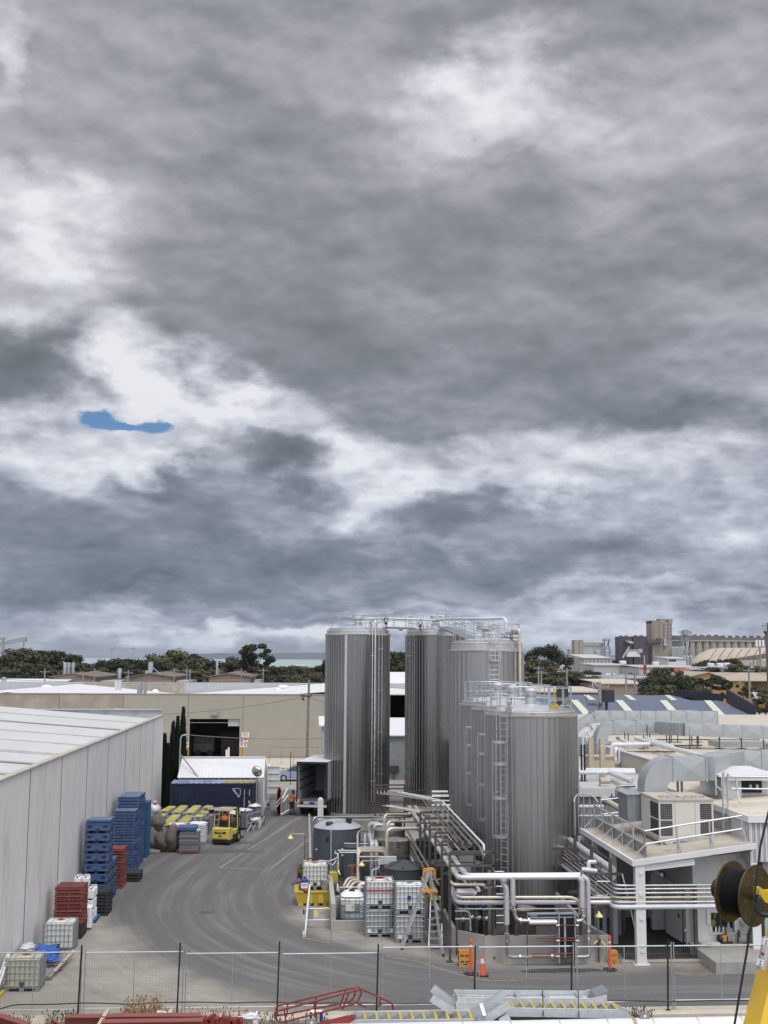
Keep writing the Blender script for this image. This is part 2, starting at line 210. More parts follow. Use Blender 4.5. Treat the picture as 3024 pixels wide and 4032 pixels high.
# ---------------------------------------------------------------- mesh builder
class MB:
 def __init__(s):s.v=[];s.f=[];s.mi=[];s.m=0
 def add(s,vs,fs):
  b=len(s.v);s.v+=[tuple(v)for v in vs];s.f+=[tuple(b+i for i in f)for f in fs];s.mi+=[s.m]*len(fs);return s
 def box(s,x0,y0,z0,x1,y1,z1):
  x0,x1=min(x0,x1),max(x0,x1);y0,y1=min(y0,y1),max(y0,y1);z0,z1=min(z0,z1),max(z0,z1)
  return s.add([(x0,y0,z0),(x1,y0,z0),(x1,y1,z0),(x0,y1,z0),(x0,y0,z1),(x1,y0,z1),(x1,y1,z1),(x0,y1,z1)],[(0,3,2,1),(4,5,6,7),(0,1,5,4),(1,2,6,5),(2,3,7,6),(3,0,4,7)])
 def cbox(s,c,size,rot=None):
  hx,hy,hz=(v/2 for v in size);c=V3(c);rot=rot or Matrix.Identity(3)
  vs=[c+rot@V3((x,y,z))for z in(-hz,hz)for x,y in((-hx,-hy),(hx,-hy),(hx,hy),(-hx,hy))]
  return s.add(vs,[(0,3,2,1),(4,5,6,7),(0,1,5,4),(1,2,6,5),(2,3,7,6),(3,0,4,7)])
 def rbox(s,x0,y0,z0,x1,y1,z1,b=.03):
  """box with chamfered vertical edges and a chamfered top"""
  pts=[(x0+b,y0),(x1-b,y0),(x1,y0+b),(x1,y1-b),(x1-b,y1),(x0+b,y1),(x0,y1-b),(x0,y0+b)]
  cx,cy=(x0+x1)/2,(y0+y1)/2
  def sh(p):return(p[0]+math.copysign(b,cx-p[0]),p[1]+math.copysign(b,cy-p[1]))
  vs=[(x,y,z0)for x,y in pts]+[(x,y,z1-b)for x,y in pts]+[sh(p)+(z1,)for p in pts]
  fs=[tuple(range(7,-1,-1)),tuple(range(16,24))]
  for k in(0,8):
   for i in range(8):j=(i+1)%8;fs.append((k+i,k+j,k+8+j,k+8+i))
  return s.add(vs,fs)
 def bar(s,p,q,w,h=None,up=(0,0,1)):
  h=h or w;p,q=V3(p),V3(q);d=(q-p);l=d.length
  if l<1e-6:return s
  d/=l;u=V3(up)
  if abs(d.dot(u))>.98:u=V3((0,1,0))
  r=d.cross(u).normalized();u=r.cross(d)
  vs=[]
  for c in(p,q):
   for a,b in((-1,-1),(1,-1),(1,1),(-1,1)):vs.append(c+r*(a*w/2)+u*(b*h/2))
  return s.add(vs,[(0,3,2,1),(4,5,6,7),(0,1,5,4),(1,2,6,5),(2,3,7,6),(3,0,4,7)])
 def tube(s,pts,r,n=8,caps=True,closed=False):
  P=[V3(p)for p in pts];k=len(P)
  if k<2:return s
  T=[]
  for i in range(k):
   if closed:t=P[(i+1)%k]-P[i-1]
   else:t=P[min(i+1,k-1)]-P[max(i-1,0)]
   T.append(t.normalized())
  u=V3((0,0,1))if abs(T[0].z)<.9 else V3((1,0,0))
  rr=T[0].cross(u).normalized();vs=[]
  for i in range(k):
   rr=(rr-T[i]*rr.dot(T[i])).normalized();b=T[i].cross(rr)
   ra=r[i]if isinstance(r,(list,tuple))else r
   for j in range(n):
    a=2*pi*j/n;vs.append(P[i]+(rr*cos(a)+b*sin(a))*ra)
  fs=[]
  for i in range(k if closed else k-1):
   a,b2=i*n,((i+1)%k)*n
   for j in range(n):j2=(j+1)%n;fs.append((a+j,a+j2,b2+j2,b2+j))
  if caps and not closed:fs+=[tuple(range(n-1,-1,-1)),tuple((k-1)*n+j for j in range(n))]
  return s.add(vs,fs)
 def pipe(s,pts,r,bend=.15,n=8,k=3):return s.tube(fillet(pts,bend,k),r,n)
 def lathe(s,prof,c=(0,0),n=24,caps=True,ax=None,o=None):
  """profile of (r, z) turned about the vertical through c, or about axis ax through point o"""
  vs=[];m=len(prof)
  if ax is not None:
   ax=V3(ax).normalized();u=ax.orthogonal().normalized();w=ax.cross(u);o=V3(o)
  for r,z in prof:
   for j in range(n):
    a=2*pi*j/n
    if ax is None:vs.append((c[0]+r*cos(a),c[1]+r*sin(a),z))
    else:vs.append(o+ax*z+(u*cos(a)+w*sin(a))*r)
  fs=[]
  for i in range(m-1):
   for j in range(n):j2=(j+1)%n;fs.append((i*n+j,i*n+j2,(i+1)*n+j2,(i+1)*n+j))
  if caps:
   if prof[0][0]>1e-4:fs.append(tuple(range(n-1,-1,-1)))
   if prof[-1][0]>1e-4:fs.append(tuple((m-1)*n+j for j in range(n)))
  return s.add(vs,fs)
 def prism(s,poly,vec):
  vec=V3(vec);P=[V3(p)for p in poly];n=len(P)
  return s.add(P+[p+vec for p in P],[tuple(range(n-1,-1,-1)),tuple(range(n,2*n))]+[(i,(i+1)%n,n+(i+1)%n,n+i)for i in range(n)])
 def blob(s,c,rad,seed=0,amp=.15,nu=14,nv=9,fz=1.0):
  c=V3(c);vs=[];fs=[]
  for i in range(nv+1):
   th=pi*i/nv
   for j in range(nu):
    ph=2*pi*j/nu;d=V3((sin(th)*cos(ph),sin(th)*sin(ph),cos(th)))
    k=1+amp*mnoise.noise(d*1.8+V3((seed*3.1,seed,0)))
    vs.append((c.x+d.x*rad[0]*k,c.y+d.y*rad[1]*k,c.z+d.z*rad[2]*k))
  for i in range(nv):
   for j in range(nu):j2=(j+1)%nu;fs.append((i*nu+j,(i+1)*nu+j,(i+1)*nu+j2,i*nu+j2))
  return s.add(vs,fs)
 def build(s,name,mats,parent=None,local=False,smooth=35,label=None):
  if not isinstance(mats,(list,tuple)):mats=[mats]
  me=bpy.data.meshes.new(name)
  off=V3((0,0,0))if(local or parent is None)else V3(WLOC.get(parent.name,(0,0,0)))
  me.from_pydata([(v[0]-off.x,v[1]-off.y,v[2]-off.z)for v in s.v],[],s.f)
  for mm in mats:me.materials.append(M[mm]if isinstance(mm,str)else mm)
  me.polygons.foreach_set('material_index',s.mi)
  if smooth:
   me.polygons.foreach_set('use_smooth',[True]*len(s.f));me.update();me.set_sharp_from_angle(angle=R_(smooth))
  me.validate();me.update()
  o=bpy.data.objects.new(name,me);COL.objects.link(o)
  if parent is not None:o.parent=parent;WLOC[o.name]=tuple(off)
  if label:o['label']=label
  return o
WLOC={}
def fillet(pts,rad,k=3):
 P=[V3(p)for p in pts];out=[P[0]]
 for i in range(1,len(P)-1):
  a,b,c=P[i-1],P[i],P[i+1];d1=(a-b);d2=(c-b)
  t=min(rad,d1.length*.45,d2.length*.45)
  p,q=b+d1.normalized()*t,b+d2.normalized()*t
  for j in range(k+1):
   u=j/k;out.append(p*(1-u)**2+b*2*u*(1-u)+q*u*u)
 out.append(P[-1]);return out
def tag(o,label=None,cat=None,group=None,kind=None):
 if label:o['label']=label
 if cat:o['category']=cat
 if group:o['group']=group
 if kind:o['kind']=kind
 return o
def thing(name,label,cat,loc=(0,0,0),group=None):
 o=bpy.data.objects.new(name,None);o.empty_display_size=.3;COL.objects.link(o);o.location=tuple(loc);WLOC[o.name]=tuple(loc)
 return tag(o,label,cat,group)
def one(name,label,cat,mb,mats,group=None,**k):return tag(mb.build(name,mats,**k),label,cat,group)
def struct(name,mb,mats,**k):return tag(mb.build(name,mats,**k),kind='structure')
KIDS={}
def kids(o):return[c for c in bpy.data.objects if c.parent is o]
def copy_tree(o,loc=None,rz=None,label=None,group=None,parent=None,tree=None,scale=None):
 c=o.copy();COL.objects.link(c);c.parent=parent
 if loc is not None:c.location=tuple(loc);WLOC[c.name]=tuple(loc)
 if rz is not None:c.rotation_euler=(0,0,rz)
 if scale is not None:c.scale=scale if isinstance(scale,tuple)else(scale,)*3
 if label:c['label']=label
 if group:c['group']=group
 if o.name not in KIDS:KIDS[o.name]=kids(o)
 for ch in KIDS[o.name]:copy_tree(ch,parent=c)
 return c
def place(o,loc,rz=0.0,label=None,group=None):
 o.location=tuple(loc);o.rotation_euler=(0,0,rz);WLOC[o.name]=tuple(loc)
 if label:o['label']=label
 if group:o['group']=group
 return o
def text(name,s,size,loc,xdir,ydir,m,parent=None,depth=.004,align='CENTER',sx=1.0):
 cu=bpy.data.curves.new('t','FONT');cu.body=s;cu.size=size;cu.align_x=align;cu.align_y='CENTER';cu.extrude=depth/2;cu.resolution_u=2
 to=bpy.data.objects.new('t',cu);COL.objects.link(to)
 me=bpy.data.meshes.new_from_object(to.evaluated_get(bpy.context.evaluated_depsgraph_get()))
 bpy.data.objects.remove(to);bpy.data.curves.remove(cu)
 X=V3(xdir).normalized();Yv=V3(ydir).normalized();Z=X.cross(Yv)
 off=V3(WLOC.get(parent.name,(0,0,0)))if parent else V3((0,0,0))
 me.transform(Matrix(((X.x*sx,Yv.x,Z.x,loc[0]-off.x),(X.y*sx,Yv.y,Z.y,loc[1]-off.y),(X.z*sx,Yv.z,Z.z,loc[2]-off.z),(0,0,0,1))))
 me.materials.clear();me.materials.append(M[m])
 o=bpy.data.objects.new(name,me);COL.objects.link(o)
 if parent:o.parent=parent;WLOC[o.name]=tuple(off)
 return o
NTH=['','second','third','fourth','fifth','sixth','seventh','eighth','ninth','tenth','eleventh','twelfth','thirteenth','fourteenth','fifteenth','sixteenth','seventeenth','eighteenth','nineteenth','twentieth']
def level(k,n):
 if k==0:return 'lowest'
 if k==n-1:return 'topmost'
 return(NTH[k]+' from the bottom')if k<n/2 and k<=12 else(NTH[min(12,n-1-k)]+' from the top')
def rows(k,n,a='left',b='right'):
 if k==0:return a+'most'
 if k==n-1:return b+'most'
 return(NTH[k]+' from the '+a)if k<=n//2 else(NTH[n-1-k]+' from the '+b)
 # ================================================================ SETTING: ground, yard, sea, hills
mb=MB()
mb.add([(-6000,-60,-.35),(9000,-60,-.35),(9000,1500,-.35),(-6000,1500,-.35)],[(0,1,2,3)])
struct('ground',mb,'mud',smooth=0)
mb=MB();mb.add([(-30000,1500.5,-1.2),(30000,1500.5,-1.2),(30000,26000,-1.2),(-30000,26000,-1.2)],[(0,1,2,3)]);mb.add([(-30000,1500.4,-.35),(30000,1500.4,-.35),(30000,1500.5,-1.2),(-30000,1500.5,-1.2)],[(0,1,2,3)])
struct('sea',mb,'sea',smooth=0)
def hill(x0p,x1p,Y,tops,depth,nm='hills'):
 mb=MB();n=len(tops)-1;vs=[];fs=[]
 for i,t in enumerate(tops):
  x=x0p+(x1p-x0p)*i/n;p=at(x,t,Y);vs+=[(p.x,Y,-1.5),(p.x*1.01,Y+depth*.35,p.z),(p.x*1.02,Y+depth,p.z*.6),(p.x*1.03,Y+depth*1.5,-1.5)]
 for i in range(n):
  for k in range(3):a=i*4+k;fs.append((a,a+4,a+5,a+1))
 mb.add(vs,fs);struct(nm,mb,'hill',smooth=60)
def wob(a,b,n,amp,seed):return[a+(b-a)*i/n+amp*mnoise.noise(V3((i*.45,seed,0)))-amp*.4*mnoise.noise(V3((i*1.7,seed+5,0)))for i in range(n+1)]
hill(620,1900,9000,[2588,2585,2581,2577]+wob(2572,2564,36,4,1.0),1500)
hill(1900,3400,11000,wob(2574,2586,30,5,3.0),1500)
hill(-300,640,14000,wob(2584,2587,20,1.0,8.0),900)
# ---- the yard: worn asphalt lane over pale concrete, as one finely divided sheet carrying wear values
lane=[gp(x,y)for x,y in((3300,3880),(2700,3885),(2250,3900),(1800,3880),(1450,3830),(1150,3755),(960,3670),(880,3580),(890,3490),(985,3390),(1090,3300),(1180,3225),(1240,3160))]
lane=[V3((p.x,p.y))for p in lane]
for _ in range(2):
 q=[lane[0]]
 for a,b in zip(lane,lane[1:]):q+=[a*.75+b*.25,a*.25+b*.75]
 lane=q+[lane[-1]]
LA=np.array([[p.x,p.y]for p in lane]);seg=LA[1:]-LA[:-1];sl2=(seg**2).sum(1);cum=np.concatenate([[0],np.cumsum(np.sqrt(sl2))])
def lane_uv(P):
 best=np.full(len(P),1e9);lat=np.zeros(len(P));arc=np.zeros(len(P))
 for i in range(len(seg)):
  t=np.clip(((P-LA[i])@seg[i])/sl2[i],0,1);d=P-(LA[i]+t[:,None]*seg[i]);dist=np.sqrt((d**2).sum(1))
  sg=np.sign(seg[i][0]*d[:,1]-seg[i][1]*d[:,0]);m=dist<best
  best[m]=dist[m];lat[m]=(dist*sg)[m];arc[m]=(cum[i]+t*sqrt(sl2[i]))[m]
 return lat,arc
X0,X1,Y0,Y1,ST=-14.0,26.0,39.62,112.0,.16
nx,ny=int((X1-X0)/ST),int((Y1-Y0)/ST)
gx,gy=np.meshgrid(np.linspace(X0,X1,nx+1),np.linspace(Y0,Y1,ny+1));PG=np.stack([gx.ravel(),gy.ravel()],1)
lat,arc=lane_uv(PG)
me=bpy.data.meshes.new('yard');idx=np.arange((nx+1)*(ny+1)).reshape(ny+1,nx+1)
quads=np.stack([idx[:-1,:-1],idx[:-1,1:],idx[1:,1:],idx[1:,:-1]],-1).reshape(-1,4)
me.from_pydata([(x,y,0.0)for x,y in PG],[],quads.tolist())
a1=me.attributes.new('lat','FLOAT','POINT');a1.data.foreach_set('value',lat.astype('f'));a2=me.attributes.new('arc','FLOAT','POINT');a2.data.foreach_set('value',arc.astype('f'))
m=bpy.data.materials.new('yard_surface');m.use_nodes=True;N=m.node_tree.nodes;L=m.node_tree.links;B=N['Principled BSDF']
def nn(t,**k):
 n=N.new(t)
 for a,b in k.items():setattr(n,a,b)
 return n
def mth(op,a,b=None,c=None):
 n=nn('ShaderNodeMath',operation=op)
 for i,v in enumerate((a,b,c)):
  if v is None:continue
  if isinstance(v,(int,float)):n.inputs[i].default_value=v
  else:L.new(v,n.inputs[i])
 return n.outputs[0]
def mrange(v,a,b,c=0.,d=1.,sm=True):
 n=nn('ShaderNodeMapRange',interpolation_type='SMOOTHSTEP' if sm else 'LINEAR');L.new(v,n.inputs['Value'])
 for k,x in zip(('From Min','From Max','To Min','To Max'),(a,b,c,d)):n.inputs[k].default_value=x
 return n.outputs[0]
def nz(vec,sc,det=5,ro=.6):
 n=nn('ShaderNodeTexNoise');n.inputs['Scale'].default_value=sc;n.inputs['Detail'].default_value=det;n.inputs['Roughness'].default_value=ro;L.new(vec,n.inputs['Vector']);return n.outputs[0]
def mixc(f,a,b):
 n=nn('ShaderNodeMix',data_type='RGBA');L.new(f,n.inputs['Factor'])
 for k,v in(('A',a),('B',b)):
  if isinstance(v,tuple):n.inputs[k].default_value=v+(1,)
  else:L.new(v,n.inputs[k])
 return n.outputs['Result']
AL=nn('ShaderNodeAttribute',attribute_name='lat').outputs['Fac'];AA=nn('ShaderNodeAttribute',attribute_name='arc').outputs['Fac']
tcn=nn('ShaderNodeTexCoord').outputs['Object']
cv=nn('ShaderNodeCombineXYZ');L.new(AL,cv.inputs[0]);L.new(mth('MULTIPLY',AA,.045),cv.inputs[1])
streak=nz(cv.outputs[0],1.5,4,.65);fine=nz(tcn,9.0,6,.7);big=nz(tcn,.35,5,.6)
edge=mth('SUBTRACT',mth('ADD',mth('ABSOLUTE',mth('SUBTRACT',AL,1.1)),mth('MULTIPLY',mth('SUBTRACT',big,.5),1.6)),mrange(AA,26,44,0,4.0))
wear=mrange(edge,4.9,2.9)
wear=mth('MULTIPLY',wear,mrange(streak,.28,.62,.55,1.0))
conc=mixc(mrange(big,.35,.65),(.30,.28,.24),(.375,.355,.31))
conc=mixc(mrange(fine,.35,.7,0,.45),conc,(.22,.205,.175))
conc=mixc(mrange(streak,.5,.75,0,.4),conc,(.19,.18,.16))
tar=mixc(mrange(streak,.3,.7),(.078,.080,.084),(.128,.128,.128))
tar=mixc(mrange(fine,.4,.75,0,.5),tar,(.085,.084,.085))
colr=mixc(wear,conc,tar)
oil=nz(tcn,.8,6,.65);colr=mixc(mrange(oil,.62,.72,0,.55),colr,(.075,.073,.07))
L.new(colr,B.inputs['Base Color']);B.inputs['Roughness'].default_value=.85;B.inputs['Specular IOR Level'].default_value=.3
bp=nn('ShaderNodeBump');bp.inputs['Strength'].default_value=.12;bp.inputs['Distance'].default_value=.02;L.new(fine,bp.inputs['Height']);L.new(bp.outputs[0],B.inputs['Normal'])
me.materials.append(m);yo=bpy.data.objects.new('yard_pavement',me);COL.objects.link(yo);tag(yo,kind='structure')
# ---- rest of the district's hard ground, verge and footpath in front of the beige warehouse
mb=MB();mb.box(-60,112.01,-.3,60,300,-.02);struct('street_surface',mb,'concrete',smooth=0)
mb=MB();mb.box(26.01,39.62,-.3,60,112,-.012);mb.box(-60,39.62,-.3,-14.01,112,-.012);struct('side_ground',mb,'concrete',smooth=0)
mb=MB();mb.box(-30,114,-.1,30,121,.02);struct('grass_verge',mb,'grass',smooth=0)
mb=MB();mb.box(-30,121.5,-.1,30,135.6,.03);struct('footpath',mb,'kerb',smooth=0)
# ---- painted lines, joints
def stripe(pts,w=.1,z=.004):
 mb=MB();n=len(pts)
 for a,b in zip(pts,pts[1:]):
  a,b=gp(*a),gp(*b);d=(b-a);d.z=0;s_=V3((-d.y,d.x,0)).normalized()*w/2
  a.z=b.z=z;mb.add([a-s_,b-s_,b+s_,a+s_],[(0,1,2,3)])
 return mb
mb=stripe([(865,3417),(935,3373),(1060,3295),(1200,3204)],.13);b2=stripe([(865,3417),(1063,3423)],.11);b3=stripe([(1064,3423),(1150,3355),(1225,3300)],.13);b4=stripe([(1187,3692),(1302,3714)],.1);b5=stripe([(1520,3765),(1640,3785),(1810,3838),(1930,3862),(2060,3859)],.1);b6=stripe([(1305,3663),(1450,3700)],.07)
for x in(b2,b3,b4,b5,b6):mb.add(x.v,x.f)
struct('painted_line',mb,'paint_line',smooth=0)
mb=stripe([(1303,3655),(1303,3780)],.03);j2=stripe([(1810,3800),(1880,3900)],.03);j3=stripe([(2020,3835),(2060,3880)],.03)
for x in(j2,j3):mb.add(x.v,x.f)
struct('pavement_joint',mb,'joint',smooth=0)
mb=MB();a=gp(785,3597);mb.box(a.x,a.y,.001,a.x+.62,a.y+.5,.006)
for i in range(7):mb.box(a.x+.05+i*.08,a.y+.05,.006,a.x+.09+i*.08,a.y+.45,.012)
one('drain_grate','rusty drain grate set in the tyre marked lane','drain grate',mb,'dark_grey')
mb=MB();c=gp(850,3352);mb.blob((c.x,c.y,.003),(2.4,.8,.003),3,.5,24,6);c=gp(930,3318);mb.blob((c.x,c.y,.002),(1.3,.5,.003),7,.5,20,6);struct('dark_patch',mb,'dark_grey',smooth=0)  # flat dark patches lying on the ground beside the forklift
# ----: retaining edge and lower construction ground
mb=MB();mb.box(-14,38.75,-.34,30,39.615,.012);struct('kerb',mb,'kerb',smooth=0)
mb=MB();mb.box(-14,38.6,-.5,30,38.745,-.06);mb.box(-14,38.5,-.5,30,38.597,-.2)
one('retaining_wall','low grey retaining wall below the pale kerb','retaining wall',mb,'sleeper')
# ================================================================ STAINLESS TANKS
def ribbed_body(mb,cx,cy,r,z0,z1,n,seam=.018,seed=0,wob_=.004):
 """cladding of n vertical sheets, each set at its own small angle, with standing seams between"""
 rr=random.Random(seed);prof=[]
 for i in range(n):
  a0,a1=2*pi*i/n,2*pi*(i+1)/n;g=.045*(a1-a0);w=.06*(a1-a0)
  d0,d1=rr.uniform(-wob_,wob_),rr.uniform(-wob_,wob_)
  prof+=[(a0+g,r+d0),(a0+.34*(a1-a0),r+d0+.004),(a0+.67*(a1-a0),r+d1+.004),(a1-g-w,r+d1),(a1-g*.9-w*.6,r+seam),(a1-g*.9,r+seam)]
 k=len(prof);vs=[]
 for z in(z0,z1):vs+=[(cx+R*cos(a),cy+R*sin(a),z)for a,R in prof]
 mb.add(vs,[(i,(i+1)%k,k+(i+1)%k,k+i)for i in range(k)]);mb.mi=[1 if i%6==5 else 0 for i in range(k)]  # seam's falling face takes the second material, painting the rib's shadow line
def arc_pts(cx,cy,r,z,a0,a1,n):return[(cx+r*cos(R_(a0+(a1-a0)*i/n)),cy+r*sin(R_(a0+(a1-a0)*i/n)),z)for i in range(n+1)]
def ring_rail(mb,cx,cy,r,z,a0,a1,hs=(1.1,.58),post=13,kick=True,tr=.024):
 n=max(6,int(abs(a1-a0)/7));full=abs(a1-a0)>=359
 for h in hs:mb.tube(arc_pts(cx,cy,r,z+h,a0,a1,n)[:(-1 if full else None)],tr,6,closed=full)
 for i in range(post+(0 if full else 1)):
  a=R_(a0+(a1-a0)*i/post);mb.tube([(cx+r*cos(a),cy+r*sin(a),z),(cx+r*cos(a),cy+r*sin(a),z+hs[0])],tr,6)
 if kick:
  for p,q in zip(arc_pts(cx,cy,r,z+.12,a0,a1,n),arc_pts(cx,cy,r,z+.12,a0,a1,n)[1:]):mb.bar(p,q,.012,.12)
def straight_rail(mb,p,q,z=(1.1,.55),posts=3,tr=.022,kick=None):
 p,q=V3(p),V3(q);up=V3((0,0,1))
 for h in z:mb.tube([p+up*h,q+up*h],tr,6)
 for i in range(posts+1):c=p.lerp(q,i/posts);mb.tube([c,c+up*z[0]],tr,6)
 if kick:mb.bar(p+up*kick,q+up*kick,.012,.12)
def ladder(mb,p,z0,z1,d,w=.42,cage=None,step=.3,up=1.0):
 """ladder at p facing outward along d (xy); cage = (z from, hoop heights)"""
 d=V3((d[0],d[1],0)).normalized();s=V3((-d.y,d.x,0));p=V3((p[0],p[1],0));Z=V3((0,0,1))
 for k in(-1,1):mb.tube([p+s*k*w/2+Z*z0,p+s*k*w/2+Z*(z1+up)],.022,6)
 z=z0+.2
 while z<z1:mb.tube([p-s*w/2+Z*z,p+s*w/2+Z*z],.014,5);z+=step
 if cage:
  zs=cage;R0=.36
  def hoop(z):return[p+s*k*w/2+Z*z for k in(-1,)]+[p+d*(.34+R0*cos(R_(t)))+s*(-R0)*cos(R_(t+90))*-1+Z*z for t in range(-100,101,25)]+[p+s*w/2+Z*z]
  for z in zs:
   h=hoop(z)
   for a,b in zip(h,h[1:]):mb.bar(a,b,.012,.09)
  for t in(-80,-40,0,40,80):
   q=p+d*(.34+R0*cos(R_(t)))+s*R0*sin(R_(t));mb.bar(q+Z*zs[0],q+Z*zs[-1],.035,.012,up=(d.x,d.y,0))
def tank(name,label,c,r,z0,z1,body,n,seed,skirt=.31,dome_h=.40,neck=(.30,.45),cap='drum',capr=.51,caph=.46,railz=.42,rail_r=None,rail=(0,360),posts=14,hs=(1.22,.66),seam=.022):
 cx,cy=c;t=thing(name,label,'tank',(cx,cy,z0));P={}
 mb=MB();ribbed_body(mb,cx,cy,r,z0,z1,n,seed=seed,seam=seam);P['body']=mb.build('body',[body,'galv_dark'],t,smooth=20)
 mb=MB();mb.lathe([(r+.05,z1-.05),(r+.07,z1),(r+.07,z1+.06),(r-.05,z1+.08),(r-.09,z1+.1),(r-.09,z1+skirt-.05),(r-.05,z1+skirt-.02),(r-.06,z1+skirt+.02),(r-.25,z1+skirt+.04)],(cx,cy),64,caps=False);mb.build('rim_band','rim',t)
 zz=z1+skirt;mb=MB();nr,nh=neck
 mb.lathe([(r-.2,zz),(r*.75,zz+dome_h*.42),(r*.45,zz+dome_h*.78),(nr+.12,zz+dome_h),(nr,zz+dome_h+.03)],(cx,cy),48,caps=False);mb.build('dome','dome',t)
 mb=MB();zn=zz+dome_h
 mb.lathe([(nr,zn-.1),(nr,zn+nh),(nr*1.05,zn+nh)],(cx,cy),24)
 if cap=='drum':mb.lathe([(capr*.7,zn+nh),(capr,zn+nh+.05),(capr,zn+nh+caph*.55),(capr*.93,zn+nh+caph*.6),(capr*.93,zn+nh+caph*.95),(capr*.8,zn+nh+caph)],(cx,cy),28)
 elif cap=='mush':mb.lathe([(nr*.8,zn+nh),(nr*1.0,zn+nh+.12),(nr*1.1,zn+nh+.2),(capr,zn+nh+.26),(capr,zn+nh+.3),(capr*.7,zn+nh+.4),(capr*.3,zn+nh+.45),(0.001,zn+nh+.46)],(cx,cy),28)
 mb.build('vent','galv_light',t);P['zn']=zn+nh
 mb=MB();ring_rail(mb,cx,cy,rail_r or r-.25,zz,rail[0],rail[1],hs,posts);mb.build('guard_rail','galv',t)
 P['t']=t;P['zz']=zz;return P
T1=tank('storage_tank','tall dark stainless tank on the far left, streaked with reflections, beside the truck',(4.02,89.2),2.49,.12,13.38,'steel_ribbed_dark',62,3)
T2=tank('storage_tank','tall dark stainless tank second from the left, behind the pipe rack',(10.58,93.3),2.49,.12,13.46,'steel_ribbed_dark',62,11)
T3=tank('storage_tank','wide pale clad tank with the big round hopper on its roof',(11.84,75.0),2.43,.3,12.12,'clad',40,5,skirt=.5,dome_h=.36,neck=(.26,.5),cap='drum',capr=.65,caph=.56,rail_r=2.2,posts=12,hs=(1.25,.62),seam=.025)
TR=[tank('storage_tank',lb,(x,y),2.2,.55,8.93,'clad',46,sd,skirt=.2,dome_h=.28,neck=(.28,.38),cap='mush',capr=.32,rail_r=1.98,posts=11,hs=(1.1,.55),rail=rl)for lb,x,y,sd,rl in(('nearest short pale clad tank, in front of the white pipe run',10.98,55.8,21,(-75,205)),('middle one of the three short pale tanks with mushroom vents, half hidden by the nearest',11.14,61.5,22,(-70,215)),('rearmost of the three short pale tanks with mushroom vents',11.34,67.5,23,(-70,215)))]
for tk,c,r in((T1,(4.02,89.2),2.49),(T2,(10.58,93.3),2.49),(T3,(11.84,75),2.43)):
 mb=MB();mb.lathe([(r+.12,0.0),(r+.12,tk['t'].location.z)],c,40);mb.build('plinth','concrete',tk['t'])
for tk,c in zip(TR,((10.98,55.8),(11.14,61.5),(11.34,67.5))):
 mb=MB();mb.lathe([(2.05,0.0),(2.05,.55)],c,40);mb.build('plinth','bund_inner',tk['t'])
 # pale cover strip, drop pipes and fittings on the tall tank by the truck
mb=MB();a=R_(247);
for da in(0,):
 x,y=4.02+2.53*cos(a),89.2+2.53*sin(a);mb.bar((x,y,.15),(x,y,13.36),.19,.05,up=(cos(a),sin(a),0))
mb.build('cover_strip','lagging_grey',T1['t'])
def drop_pipes(tk,c,r,zt,lst,nm='drop_pipe',m_='steel_bright'):
 for ang,rad,z0,z1,hook in lst:
  a=R_(ang);ro=r+.10;x,y=c[0]+ro*cos(a),c[1]+ro*sin(a);xi,yi=c[0]+(r-.5)*cos(a),c[1]+(r-.5)*sin(a)
  mb=MB();pts=[(x,y,z0),(x,y,z1)]+([(xi,yi,z1),(xi,yi,z1-.7)]if hook else[]);mb.pipe(pts,rad,.16,8)
  zz=z0+1.5
  while zz<zt-.6:mb.cbox((x,y,zz),(.2,.2,.03));zz+=3.1
  mb.build(nm,m_,tk['t'])
drop_pipes(T1,(4.02,89.2),2.49,13.4,[(-67,.045,1.0,14.35,1),(-62,.07,1.0,14.45,1),(-54,.025,1.5,14.2,0),(-47,.025,1.5,14.3,1)])
drop_pipes(T2,(10.58,93.3),2.49,13.4,[(200,.04,1.0,14.0,1),(208,.03,1.0,13.6,0)])
drop_pipes(T3,(11.84,75),2.43,12.1,[(-42,.11,.5,13.45,1)],m_='pipe_tan');drop_pipes(T3,(11.84,75),2.43,12.1,[(-52,.03,.5,12.3,0)])
drop_pipes(TR[0],(10.98,55.8),2.2,8.9,[(-28,.035,1,8.9,0),(-146,.03,.8,9.2,0)])
for a,rr,h in((-50,1.4,.5),(-30,1.7,.45),(-20,1.75,.35),(215,1.5,.4)):
 mb=MB();x,y=10.98+rr*cos(R_(a)),55.8+rr*sin(R_(a));z=9.12;mb.tube([(x,y,z),(x,y,z+h)],.06,8);mb.cbox((x,y,z+h),(.22,.2,.1));mb.tube([(x-.2,y,z+h*.6),(x+.2,y,z+h*.6)],.05,8);mb.tube([(x+.12,y,z+h*.7),(x+.12,y,z+h+.25)],.03,6);mb.build('roof_valve','steel_dull',TR[0]['t'])
mb=MB();a=R_(-57);mb.tube([(10.98+1.6*cos(a),55.8+1.6*sin(a),9.1),(10.98+1.6*cos(a),55.8+1.6*sin(a),10.25)],.035,8);mb.cbox((10.98+1.6*cos(a),55.8+1.6*sin(a),9.35),(.4,.25,.2));mb.build('brass_fitting','yellow',TR[0]['t'])
mb=MB();mb.cbox((10.98+2.1*cos(R_(-97)),55.8+2.1*sin(R_(-97)),9.1),(.25,.06,.14));mb.build('lifting_lug','steel_dull',TR[0]['t']);mb=MB();mb.cbox((9.6,54.2,9.2),(.25,.25,.2));mb.build('lifting_lug','steel_dull',TR[0]['t'])
